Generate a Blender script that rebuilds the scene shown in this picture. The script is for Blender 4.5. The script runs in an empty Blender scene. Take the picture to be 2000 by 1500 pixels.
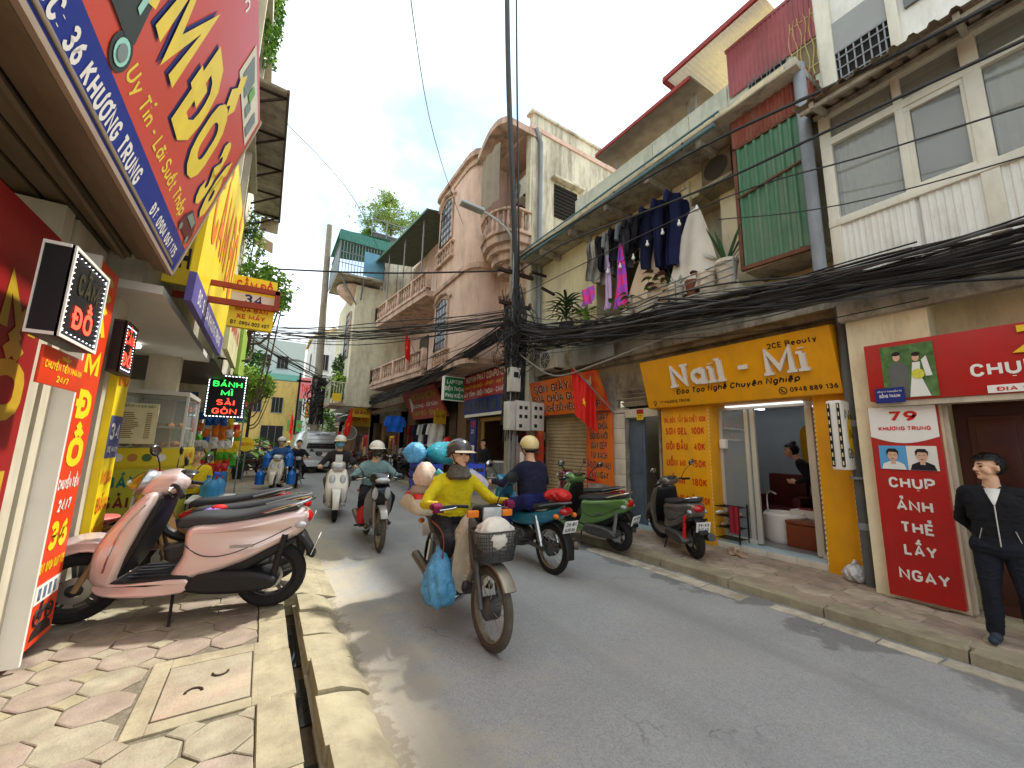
import bpy, bmesh, math, random, unicodedata
import numpy as np
from mathutils import Vector, Matrix, Euler
from mathutils.geometry import tessellate_polygon
random.seed(7)
RA = math.radians
SC = bpy.context.scene
COL = SC.collection

# ---------------------------------------------------------------- camera
cam_d = bpy.data.cameras.new('camera'); cam = bpy.data.objects.new('camera', cam_d); COL.objects.link(cam)
cam_d.sensor_fit = 'HORIZONTAL'; cam_d.sensor_width = 36; cam_d.lens = 757/2000*36
cam_d.clip_start = .05; cam_d.clip_end = 3000
_s = Vector((515-1000, 860-750, 757)).normalized(); _v = Vector((1120-1000, -4000-750, 757))
_v = (_v-_s*_v.dot(_s)).normalized(); _x = _s.cross(_v)
if _x.x < 0: _x = -_x
Rw = Matrix((_x, _s, _v))                     # rows: world axes in (right, down, forward)
_r, _d, _f = Rw.col[0], Rw.col[1], Rw.col[2]
cam.matrix_world = Matrix(((_r[0], -_d[0], -_f[0], 0), (_r[1], -_d[1], -_f[1], 0), (_r[2], -_d[2], -_f[2], 1.65), (0, 0, 0, 1)))
SC.camera = cam

# ---------------------------------------------------------------- sky, sun, exposure
SUN_EL, SUN_AZ = RA(57), RA(20)               # azimuth measured from +X towards +Y
sdir = Vector((math.cos(SUN_EL)*math.cos(SUN_AZ), math.cos(SUN_EL)*math.sin(SUN_AZ), math.sin(SUN_EL)))
world = bpy.data.worlds.new('World'); SC.world = world; world.use_nodes = True
wn = world.node_tree; wn.nodes.clear()
def wnode(t, **k):
    n = wn.nodes.new(t)
    for a, b in k.items(): setattr(n, a, b)
    return n
sky = wnode('ShaderNodeTexSky', sky_type='NISHITA', sun_disc=False)
sky.sun_elevation = SUN_EL; sky.sun_rotation = RA(90)-SUN_AZ; sky.air_density = 1.0; sky.dust_density = .7; sky.ozone_density = 1.4
tc = wnode('ShaderNodeTexCoord'); mp = wnode('ShaderNodeMapping'); mp.inputs['Scale'].default_value = (1, 1, 1.7); mp.inputs['Location'].default_value = (.35, .2, .1)
nz = wnode('ShaderNodeTexNoise'); nz.inputs['Scale'].default_value = 1.7; nz.inputs['Detail'].default_value = 6; nz.inputs['Roughness'].default_value = .5
rp = wnode('ShaderNodeMapRange'); rp.inputs[1].default_value = .40; rp.inputs[2].default_value = .56; rp.inputs[3].default_value = .26; rp.inputs[4].default_value = 1
cl = wnode('ShaderNodeMapRange'); cl.inputs[1].default_value = .45; cl.inputs[2].default_value = .72; cl.inputs[3].default_value = 1.0; cl.inputs[4].default_value = .8
nz2 = wnode('ShaderNodeTexNoise'); nz2.inputs['Scale'].default_value = 2.6; nz2.inputs['Detail'].default_value = 5
ccol = wnode('ShaderNodeMix', data_type='RGBA', blend_type='MULTIPLY'); ccol.inputs[0].default_value = 1; ccol.inputs[6].default_value = (6.3, 6.55, 6.55, 1)
mx = wnode('ShaderNodeMix', data_type='RGBA'); bg = wnode('ShaderNodeBackground'); wo = wnode('ShaderNodeOutputWorld')
bg.inputs[1].default_value = .105
L = wn.links.new
L(tc.outputs['Generated'], mp.inputs[0]); L(mp.outputs[0], nz.inputs[0]); L(mp.outputs[0], nz2.inputs[0]); L(nz.outputs[0], rp.inputs[0]); L(nz2.outputs[0], cl.inputs[0])
L(cl.outputs[0], ccol.inputs[7]); L(rp.outputs[0], mx.inputs[0]); tn = wnode('ShaderNodeMix', data_type='RGBA', blend_type='MULTIPLY'); tn.inputs[0].default_value = 1; tn.inputs[7].default_value = (.72, .92, .95, 1); L(sky.outputs[0], tn.inputs[6]); L(tn.outputs[2], mx.inputs[6]); L(ccol.outputs[2], mx.inputs[7]); L(mx.outputs[2], bg.inputs[0]); L(bg.outputs[0], wo.inputs[0])
sun_d = bpy.data.lights.new('sun', 'SUN'); sun = bpy.data.objects.new('sun', sun_d); COL.objects.link(sun)
sun_d.energy = 1.9; sun_d.angle = RA(3.5); sun_d.color = (1, .97, .91)
sun.rotation_euler = sdir.to_track_quat('Z', 'Y').to_euler(); sun.location = (20, 8, 40)
vs = SC.view_settings; vs.view_transform = 'Standard'; vs.look = 'None'; vs.gamma = 1; vs.use_curve_mapping = False; vs.exposure = 1.64
SC.cycles.max_bounces = 7; SC.cycles.diffuse_bounces = 4; SC.cycles.transparent_max_bounces = 10; SC.cycles.use_denoising = True

# ---------------------------------------------------------------- materials
MATS = {}
def s2l(c): return tuple(((x/255)/12.92 if x/255 <= .04045 else ((x/255+.055)/1.055)**2.4) for x in c)
def M(key, col=None, rough=.6, metal=0, var=.12, scale=4, bump=0, bscale=60, stain=0, stcol=(.06, .05, .04), stz=.25, coat=0, emit=0, alpha=1, trans=0, spec=.35, bd=.012, col2=None, c2s=2, c2lo=.45, c2hi=.6, sss=0):
    """procedural Principled material; col is linear rgb"""
    if key in MATS: return MATS[key]
    m = bpy.data.materials.new(key); m.use_nodes = True; nt = m.node_tree; N = nt.nodes; lk = nt.links.new
    b = N['Principled BSDF']; b.inputs['Roughness'].default_value = rough; b.inputs['Metallic'].default_value = metal
    b.inputs['Specular IOR Level'].default_value = spec
    if coat: b.inputs['Coat Weight'].default_value = coat; b.inputs['Coat Roughness'].default_value = .08
    if trans: b.inputs['Transmission Weight'].default_value = trans
    if alpha < 1: b.inputs['Alpha'].default_value = alpha
    if emit: b.inputs['Emission Color'].default_value = (*col, 1); b.inputs['Emission Strength'].default_value = emit
    geo = N.new('ShaderNodeNewGeometry')
    c = N.new('ShaderNodeRGB'); c.outputs[0].default_value = (*col, 1); cur = c.outputs[0]
    def noise(sc, det=4, vec=None, rg=.55):
        n = N.new('ShaderNodeTexNoise'); n.inputs['Scale'].default_value = sc; n.inputs['Detail'].default_value = det; n.inputs['Roughness'].default_value = rg
        lk(vec or geo.outputs['Position'], n.inputs['Vector']); return n.outputs[0]
    def mr(src, a, bb, lo, hi):
        n = N.new('ShaderNodeMapRange'); n.inputs[1].default_value = a; n.inputs[2].default_value = bb; n.inputs[3].default_value = lo; n.inputs[4].default_value = hi
        lk(src, n.inputs[0]); return n.outputs[0]
    def mix(f, a, bcol, mode='MIX'):
        n = N.new('ShaderNodeMix'); n.data_type = 'RGBA'; n.blend_type = mode
        if isinstance(f, (int, float)): n.inputs[0].default_value = f
        else: lk(f, n.inputs[0])
        lk(a, n.inputs[6])
        if isinstance(bcol, tuple): n.inputs[7].default_value = (*bcol, 1)
        else: lk(bcol, n.inputs[7])
        return n.outputs[2]
    if col2 is not None: cur = mix(mr(noise(c2s, 5), c2lo, c2hi, 0, 1), cur, tuple(col2))
    if var:
        v = mr(noise(scale, 5), .3, .7, 1-var, 1+var); cb = N.new('ShaderNodeCombineColor')
        for i in range(3): lk(v, cb.inputs[i])
        cur = mix(1.0, cur, cb.outputs[0], 'MULTIPLY')
    if stain:
        vm = N.new('ShaderNodeVectorMath'); vm.operation = 'MULTIPLY'; vm.inputs[1].default_value = (2.2, 2.2, stz*2.2); lk(geo.outputs['Position'], vm.inputs[0])
        f = mr(noise(1.3, 8, vm.outputs[0], .7), .47, .64, 0, stain); cur = mix(f, cur, tuple(stcol)); f2 = mr(noise(11, 4, vm.outputs[0], .6), .55, .75, 0, stain*.55); cur = mix(f2, cur, tuple(stcol))
    lk(cur, b.inputs['Base Color'])
    if bump:
        bn = N.new('ShaderNodeBump'); bn.inputs['Strength'].default_value = min(1, bump); bn.inputs['Distance'].default_value = bd
        lk(noise(bscale, 6), bn.inputs['Height']); lk(bn.outputs[0], b.inputs['Normal'])
    MATS[key] = m; return m
def C(k, r, g, b, **kw):
    """material from an sRGB 0-255 colour"""
    return M(k, s2l((r, g, b)), **kw)

# ---------------------------------------------------------------- mesh building
class MB:
    def __init__(s): s.v = []; s.f = []; s.mi = []; s.cur = 0
    def add(s, vs, fs):
        o = len(s.v); s.v.extend([tuple(p) for p in vs]); s.f.extend([tuple(i+o for i in f) for f in fs]); s.mi.extend([s.cur]*len(fs)); return s
    def bx(s, x0, x1, y0, y1, z0, z1):
        return s.add([(x0,y0,z0),(x1,y0,z0),(x1,y1,z0),(x0,y1,z0),(x0,y0,z1),(x1,y0,z1),(x1,y1,z1),(x0,y1,z1)],
                     [(0,3,2,1),(4,5,6,7),(0,1,5,4),(1,2,6,5),(2,3,7,6),(3,0,4,7)])
    def obx(s, c, sz, R):                       # oriented box
        c = Vector(c); R = R.to_matrix() if hasattr(R, 'to_matrix') else R
        h = [x/2 for x in sz]; vs = [c+R@Vector((a*h[0], b*h[1], d*h[2])) for d in (-1,1) for a,b in ((-1,-1),(1,-1),(1,1),(-1,1))]
        return s.add(vs, [(0,3,2,1),(4,5,6,7),(0,1,5,4),(1,2,6,5),(2,3,7,6),(3,0,4,7)])
    def bar(s, p, q, w, h=None, up=(0,0,1)):
        p = Vector(p); q = Vector(q); d = q-p; l = d.length
        if l < 1e-6: return s
        d /= l; u = Vector(up)
        if abs(d.dot(u)) > .99: u = Vector((1,0,0))
        x = d.cross(u).normalized(); z = x.cross(d)
        return s.obx((p+q)/2, (w, l, h or w), Matrix((x, d, z)).transposed())
    def tube(s, pts, r, n=8, closed=False, cap=True, sq=1.0):
        P = [Vector(p) for p in pts]; k = len(P); rr = r if isinstance(r, (list, tuple)) else [r]*k
        T = []
        for i in range(k):
            a = P[(i-1) % k] if closed or i > 0 else P[i]; b = P[(i+1) % k] if closed or i < k-1 else P[i]
            t = b-a; T.append(t.normalized() if t.length > 1e-9 else Vector((0,0,1)))
        u = Vector((0,0,1)) if abs(T[0].z) < .9 else Vector((1,0,0)); u = (u-T[0]*u.dot(T[0])).normalized()
        vs = []; 
        for i in range(k):
            u = u-T[i]*u.dot(T[i])
            u = u.normalized() if u.length > 1e-6 else T[i].orthogonal().normalized()
            w = T[i].cross(u)
            for j in range(n):
                a = 2*math.pi*j/n; vs.append(P[i]+u*(math.cos(a)*rr[i])+w*(math.sin(a)*rr[i]*sq))
        fs = []
        for i in range(k if closed else k-1):
            i2 = (i+1) % k
            for j in range(n): fs.append((i*n+j, i*n+(j+1) % n, i2*n+(j+1) % n, i2*n+j))
        if cap and not closed: fs.append(tuple(range(n-1, -1, -1))); fs.append(tuple((k-1)*n+j for j in range(n)))
        return s.add(vs, fs)
    def lathe(s, prof, c=(0,0,0), axis='z', n=16, a0=0, a1=2*math.pi, cap=True):
        full = abs(a1-a0-2*math.pi) < 1e-6; m = n if full else n+1; vs = []
        for r, h in prof:
            for j in range(m):
                a = a0+(a1-a0)*j/n; x, y = r*math.cos(a), r*math.sin(a)
                p = (x, y, h) if axis == 'z' else ((x, h, y) if axis == 'y' else (h, x, y))
                vs.append((p[0]+c[0], p[1]+c[1], p[2]+c[2]))
        fs = []
        for i in range(len(prof)-1):
            for j in range(n if full else n): j2 = (j+1) % m; fs.append((i*m+j, i*m+j2, (i+1)*m+j2, (i+1)*m+j))
        if cap and full:
            if prof[0][0] > 1e-6: fs.append(tuple(range(m-1, -1, -1)))
            if prof[-1][0] > 1e-6: fs.append(tuple((len(prof)-1)*m+j for j in range(m)))
        return s.add(vs, fs)
    def ell(s, c, r, nu=12, nv=8, R=None, p=1.0):
        r = r if isinstance(r, (tuple, list)) else (r, r, r); vs = []
        c = Vector(c)
        sg = lambda a: math.copysign(abs(a)**p, a)
        for i in range(nv+1):
            ph = -math.pi/2+math.pi*i/nv
            for j in range(nu):
                a = 2*math.pi*j/nu; q = Vector((r[0]*sg(math.cos(ph))*sg(math.cos(a)), r[1]*sg(math.cos(ph))*sg(math.sin(a)), r[2]*sg(math.sin(ph))))
                vs.append(c+(R@q if R else q))
        fs = [(i*nu+j, i*nu+(j+1) % nu, (i+1)*nu+(j+1) % nu, (i+1)*nu+j) for i in range(nv) for j in range(nu)]
        return s.add(vs, fs)
    def loft(s, rings, cap=True, closed=True):
        n = len(rings[0]); vs = [p for r in rings for p in r]; fs = []
        for i in range(len(rings)-1):
            for j in range(n if closed else n-1): fs.append((i*n+j, i*n+(j+1) % n, (i+1)*n+(j+1) % n, (i+1)*n+j))
        if cap and closed: fs.append(tuple(range(n-1, -1, -1))); fs.append(tuple((len(rings)-1)*n+j for j in range(n)))
        return s.add(vs, fs)
    def sheet(s, fn, nu, nv):                  # open grid surface fn(u,v)
        vs = [fn(i/nu, j/nv) for i in range(nu+1) for j in range(nv+1)]
        return s.add(vs, [(i*(nv+1)+j, (i+1)*(nv+1)+j, (i+1)*(nv+1)+j+1, i*(nv+1)+j+1) for i in range(nu) for j in range(nv)])
    def poly(s, pts): return s.add(pts, [tuple(range(len(pts)))])
    def prism(s, out, axis, a, b):             # 2D outline extruded along an axis
        f = {'x': lambda p, t: (t, p[0], p[1]), 'y': lambda p, t: (p[0], t, p[1]), 'z': lambda p, t: (p[0], p[1], t)}[axis]
        n = len(out); vs = [f(p, a) for p in out]+[f(p, b) for p in out]
        fs = [tuple(range(n-1, -1, -1)), tuple(range(n, 2*n))]+[(i, (i+1) % n, n+(i+1) % n, n+i) for i in range(n)]
        return s.add(vs, fs)
    def puff(s, out, w, r, wf=None, sm=3, rows=4, both=True, flat=False):
        """rounded solid from a side outline (x,z): half width w, edge radius r, wf(x,z) scales the width"""
        P = smooth_loop(out, sm); n = len(P); ar = sum(P[i][0]*P[(i+1) % n][1]-P[(i+1) % n][0]*P[i][1] for i in range(n))
        if ar < 0: P = P[::-1]
        N = []
        for i in range(n):
            a, b = P[i-1], P[(i+1) % n]; t = (b[0]-a[0], b[1]-a[1]); l = math.hypot(*t) or 1; N.append((t[1]/l, -t[0]/l))
        lay = []
        for side in (-1, 1):
            ks = range(rows+1) if side == -1 else range(rows, -1, -1)
            for k in ks:
                t = k/rows*math.pi/2; y = side*(w-r+r*math.cos(t)); ins = r*(1-math.sin(t)); lay.append((y, ins))
        vs = []
        for y, ins in lay:
            for (p, nn) in zip(P, N):
                x, z = p[0]-nn[0]*ins, p[1]-nn[1]*ins; vs.append((x, y*(wf(x, z) if wf else 1), z))
        m = len(lay); fs = [(i*n+j, (i+1)*n+j, (i+1)*n+(j+1) % n, i*n+(j+1) % n) for i in range(m-1) for j in range(n)]
        for l, fl in ((0, 1), (m-1, -1)):            # caps, triangulated in the plane of the outline
            for tr in tessellate_polygon([[Vector((vs[l*n+j][0], vs[l*n+j][2], 0)) for j in range(n)]]): fs.append(tuple(l*n+j for j in tr))
        o = s.add(vs, fs); return o
    def xf(s, mat, start=0):
        s.v[start:] = [tuple(mat @ Vector(p)) for p in s.v[start:]]; return s
    def jit(s, a, seed=0):
        rn = random.Random(seed); s.v = [tuple(c+rn.uniform(-a, a) for c in p) for p in s.v]; return s
    def build(s, name, mat, parent=None, loc=None, smooth=35, bev=0, sub=0, world=False, recalc=False):
        me = bpy.data.meshes.new(name)
        off = Vector((0, 0, 0))
        if loc is not None: off = Vector(loc)
        elif world and parent is not None: off = parent.location
        me.from_pydata([tuple(Vector(p)-off) for p in s.v] if off.length else s.v, [], s.f)
        mats = mat if isinstance(mat, (list, tuple)) else [mat]
        for m_ in mats: me.materials.append(m_)
        if len(mats) > 1: me.polygons.foreach_set('material_index', s.mi)
        if bev or recalc or sub:
            bm = bmesh.new(); bm.from_mesh(me)
            if recalc: bmesh.ops.recalc_face_normals(bm, faces=bm.faces)
            if bev:
                ed = [e for e in bm.edges if len(e.link_faces) == 2 and e.calc_face_angle(0) > .6]
                bmesh.ops.bevel(bm, geom=ed, offset=bev, segments=2, affect='EDGES', profile=.6, clamp_overlap=True)
            if sub: bmesh.ops.subdivide_edges(bm, edges=bm.edges, cuts=sub, use_grid_fill=True)
            bm.to_mesh(me); bm.free()
        if smooth:
            me.shade_smooth(); me.set_sharp_from_angle(angle=RA(smooth))
        o = bpy.data.objects.new(name, me); COL.objects.link(o)
        if parent is not None: o.parent = parent
        if loc is not None: o.location = loc
        return o
def islands(mb):
    par = list(range(len(mb.v)))
    def fd(a):
        while par[a] != a: par[a] = par[par[a]]; a = par[a]
        return a
    for f in mb.f:
        r = fd(f[0])
        for i in f[1:]: par[fd(i)] = r
    out = {}
    for f, m in zip(mb.f, mb.mi): out.setdefault(fd(f[0]), []).append((f, m))
    res = []
    for fl in out.values():
        idx = {}; q = MB()
        for f, m in fl:
            q.f.append(tuple(idx.setdefault(i, len(idx)) for i in f)); q.mi.append(m)
        q.v = [None]*len(idx)
        for i, k in idx.items(): q.v[k] = mb.v[i]
        res.append(q)
    return res
def split(mb, name, mat, parent, **k):  # noqa
    """every separate piece of mb becomes a part of its own"""
    return [q.build(name, mat, parent, **k) for q in islands(mb)]
def smooth_loop(P, k):
    """Catmull-Rom through a closed 2D loop, k points per span; a point (x,z,1) stays a corner"""
    if k <= 1: return [(p[0], p[1]) for p in P]
    out = []; n = len(P)
    for i in range(n):
        p0, p1, p2, p3 = P[i-1], P[i], P[(i+1) % n], P[(i+2) % n]
        if len(p1) > 2: p0 = p1
        if len(p2) > 2: p3 = p2
        for j in range(k):
            t = j/k; t2, t3 = t*t, t*t*t
            out.append(tuple(.5*(2*p1[a]+(p2[a]-p0[a])*t+(2*p0[a]-5*p1[a]+4*p2[a]-p3[a])*t2+(3*p1[a]-p0[a]-3*p2[a]+p3[a])*t3) for a in (0, 1)))
    return out
def spline(P, k=6):
    P = [Vector(p) for p in P]; out = []; n = len(P)
    for i in range(n-1):
        p0, p1, p2, p3 = P[max(i-1, 0)], P[i], P[i+1], P[min(i+2, n-1)]
        for j in range(k):
            t = j/k; out.append(.5*(2*p1+(p2-p0)*t+(2*p0-5*p1+4*p2-p3)*t*t+(3*p1-p0-3*p2+p3)*t**3))
    out.append(P[-1]); return out
def thing(name, label, cat, loc=(0, 0, 0), rz=0, group=None, rx=0, ry=0):
    o = bpy.data.objects.new(name, None); COL.objects.link(o); o.empty_display_size = .1
    o.location = loc; o.rotation_euler = (rx, ry, rz); o['label'] = label; o['category'] = cat
    if group: o['group'] = group
    return o
def tag(o, label, cat, group=None, kind=None):
    if label: o['label'] = label
    if cat: o['category'] = cat
    if group: o['group'] = group
    if kind: o['kind'] = kind
    return o
def struct(o, kind='structure'): o['kind'] = kind; return o
def copy_tree(o, parent=None):
    c = o.copy(); COL.objects.link(c); c.parent = parent
    for ch in list(o.children): copy_tree(ch, c)
    return c
def inst(o, loc, parent, rz=0, scale=None):        # a piece sharing mesh data
    c = o.copy(); COL.objects.link(c); c.parent = parent; c.location = loc; c.rotation_euler = (0, 0, rz)
    if scale: c.scale = scale
    return c
def one(name, mb, mat, label, cat, loc, group=None, **k):
    """a thing that is a single mesh, vertices given in world coordinates"""
    return tag(mb.build(name, mat, loc=loc, **k), label, cat, group)

# ---------------------------------------------------------------- stroke lettering (flat ribbons, Vietnamese marks)
def _arc(cx, cy, rx, ry, a0, a1, n=8): return [(cx+rx*math.cos(RA(a0+(a1-a0)*i/n)), cy+ry*math.sin(RA(a0+(a1-a0)*i/n))) for i in range(n+1)]
_O = _arc(.5, .68, .5, .32, 0, 180, 6)+_arc(.5, .32, .5, .32, 180, 360, 6)
G = {
 'A': (1, [[(0,0),(.5,1),(1,0)], [(.18,.3),(.82,.3)]]), 'B': (.9, [[(0,0),(0,1),(.6,1),(.95,.88),(.95,.64),(.6,.53),(0,.53)], [(.6,.53),(1,.4),(1,.14),(.65,0),(0,0)]]),
 'C': (.9, [_arc(.5,.68,.5,.32,10,180,6)+_arc(.5,.32,.5,.32,180,350,6)]), 'D': (.95, [[(0,0),(0,1),(.55,1),(.9,.85),(1,.6),(1,.4),(.9,.15),(.55,0),(0,0)]]),
 'E': (.8, [[(1,0),(0,0),(0,1),(1,1)], [(0,.52),(.85,.52)]]), 'F': (.75, [[(0,0),(0,1),(1,1)], [(0,.52),(.85,.52)]]),
 'G': (.95, [_arc(.5,.68,.5,.32,15,180,6)+_arc(.5,.32,.5,.32,180,350,6)+[(1,.46),(.55,.46)]]), 'H': (.95, [[(0,0),(0,1)], [(1,0),(1,1)], [(0,.5),(1,.5)]]),
 'I': (0, [[(.5,0),(.5,1)]]), 'J': (.6, [[(1,1),(1,.25),(.8,.03),(.3,0),(0,.2)]]), 'K': (.95, [[(0,0),(0,1)], [(1,1),(.05,.45)], [(.3,.62),(1,0)]]), 'L': (.75, [[(0,1),(0,0),(1,0)]]),
 'M': (1.25, [[(0,0),(0,1),(.5,.15),(1,1),(1,0)]]), 'N': (1, [[(0,0),(0,1),(1,0),(1,1)]]), 'O': (1, [_O+[_O[0]]]), 'P': (.9, [[(0,0),(0,1),(.65,1),(1,.87),(1,.6),(.65,.45),(0,.45)]]),
 'Q': (1, [_O+[_O[0]], [(.6,.25),(1.05,-.05)]]), 'R': (.95, [[(0,0),(0,1),(.65,1),(1,.87),(1,.6),(.65,.47),(0,.47)], [(.5,.47),(1,0)]]),
 'S': (.85, [_arc(.5,.75,.5,.25,20,270,7)+_arc(.5,.25,.5,.25,90,-160,7)[1:]]), 'T': (.9, [[(0,1),(1,1)], [(.5,1),(.5,0)]]), 'U': (.95, [[(0,1)]+_arc(.5,.32,.5,.32,180,360,6)+[(1,1)]]),
 'V': (1, [[(0,1),(.5,0),(1,1)]]), 'W': (1.4, [[(0,1),(.25,0),(.5,.85),(.75,0),(1,1)]]), 'X': (.95, [[(0,0),(1,1)], [(0,1),(1,0)]]), 'Y': (1, [[(0,1),(.5,.45),(1,1)], [(.5,.45),(.5,0)]]), 'Z': (.9, [[(0,1),(1,1),(0,0),(1,0)]]),
 '0': (.85, [_O+[_O[0]]]), '1': (.45, [[(0,.75),(.9,1),(.9,0)]]), '2': (.85, [_arc(.5,.7,.5,.3,170,-30,7)+[(0,0),(1,0)]]), '3': (.85, [_arc(.5,.76,.48,.24,160,-80,7)+_arc(.5,.26,.5,.26,85,-160,7)]),
 '4': (.9, [[(.75,0),(.75,1),(0,.28),(1,.28)]]), '5': (.85, [[(.95,1),(.1,1),(.05,.55)]+_arc(.45,.31,.53,.31,110,-150,7)]), '6': (.85, [[(.85,1),(.35,.8),(.05,.45)]+_arc(.5,.3,.5,.3,160,-200,9)]),
 '7': (.85, [[(0,1),(1,1),(.35,0)]]), '8': (.85, [_arc(.5,.76,.44,.24,-90,270,9), _arc(.5,.26,.5,.26,90,450,9)]), '9': (.85, [[(.15,0),(.65,.2),(.95,.55)]+_arc(.5,.7,.5,.3,-20,340,9)]),
 '-': (.5, [[(0,.45),(1,.45)]]), '.': (0, [[(.5,0),(.5,.02)]]), ':': (0, [[(.5,.12),(.5,.16)], [(.5,.6),(.5,.64)]]), '/': (.6, [[(0,0),(1,1)]]), ',': (.1, [[(.5,.02),(0,-.18)]]), '+': (.6, [[(0,.5),(1,.5)], [(.5,.2),(.5,.8)]]),
 'a': (.8, [_arc(.45,.33,.45,.33,30,330,8), [(1,.66),(1,0)]]), 'b': (.8, [[(0,1),(0,0)], _arc(.52,.33,.48,.33,-150,150,8)]), 'c': (.75, [_arc(.5,.33,.5,.33,40,320,8)]), 'd': (.8, [[(1,1),(1,0)], _arc(.48,.33,.48,.33,30,330,8)]),
 'e': (.8, [[(.03,.35),(.95,.35)]+_arc(.5,.33,.48,.33,10,310,8)]), 'g': (.8, [_arc(.48,.33,.48,.33,30,330,8), [(1,.66),(1,-.12),(.7,-.3),(.1,-.25)]]), 'h': (.75, [[(0,1),(0,0)], [(0,.45),(.4,.66),(.85,.6),(1,.4),(1,0)]]),
 'i': (0, [[(.5,.66),(.5,0)], [(.5,.88),(.5,.92)]]), 'l': (0, [[(.5,1),(.5,0)]]), 'm': (1.2, [[(0,.66),(0,0)], [(0,.5),(.25,.66),(.45,.6),(.5,.4),(.5,0)], [(.5,.5),(.75,.66),(.95,.6),(1,.4),(1,0)]]), 'n': (.75, [[(0,.66),(0,0)], [(0,.45),(.4,.66),(.85,.6),(1,.4),(1,0)]]),
 'o': (.8, [_arc(.5,.33,.5,.33,0,360,10)]), 'p': (.8, [[(0,.66),(0,-.3)], _arc(.52,.33,.48,.33,-150,150,8)]), 'r': (.45, [[(0,.66),(0,0)], [(0,.45),(.5,.66),(1,.62)]]), 's': (.65, [_arc(.5,.5,.45,.16,20,270,5)+_arc(.5,.17,.5,.17,90,-160,5)[1:]]),
 't': (.5, [[(.4,.9),(.4,.15),(.6,0),(1,.03)], [(0,.66),(1,.66)]]), 'u': (.75, [[(0,.66)]+_arc(.5,.28,.5,.28,180,330,6)], ), 'v': (.8, [[(0,.66),(.5,0),(1,.66)]]), 'y': (.8, [[(0,.66),(.5,0)], [(1,.66),(.3,-.3)]]),
}
G['u'] = (.75, [[(0,.66),(0,.2),(.35,0),(1,.2)], [(1,.66),(1,0)]])
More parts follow.
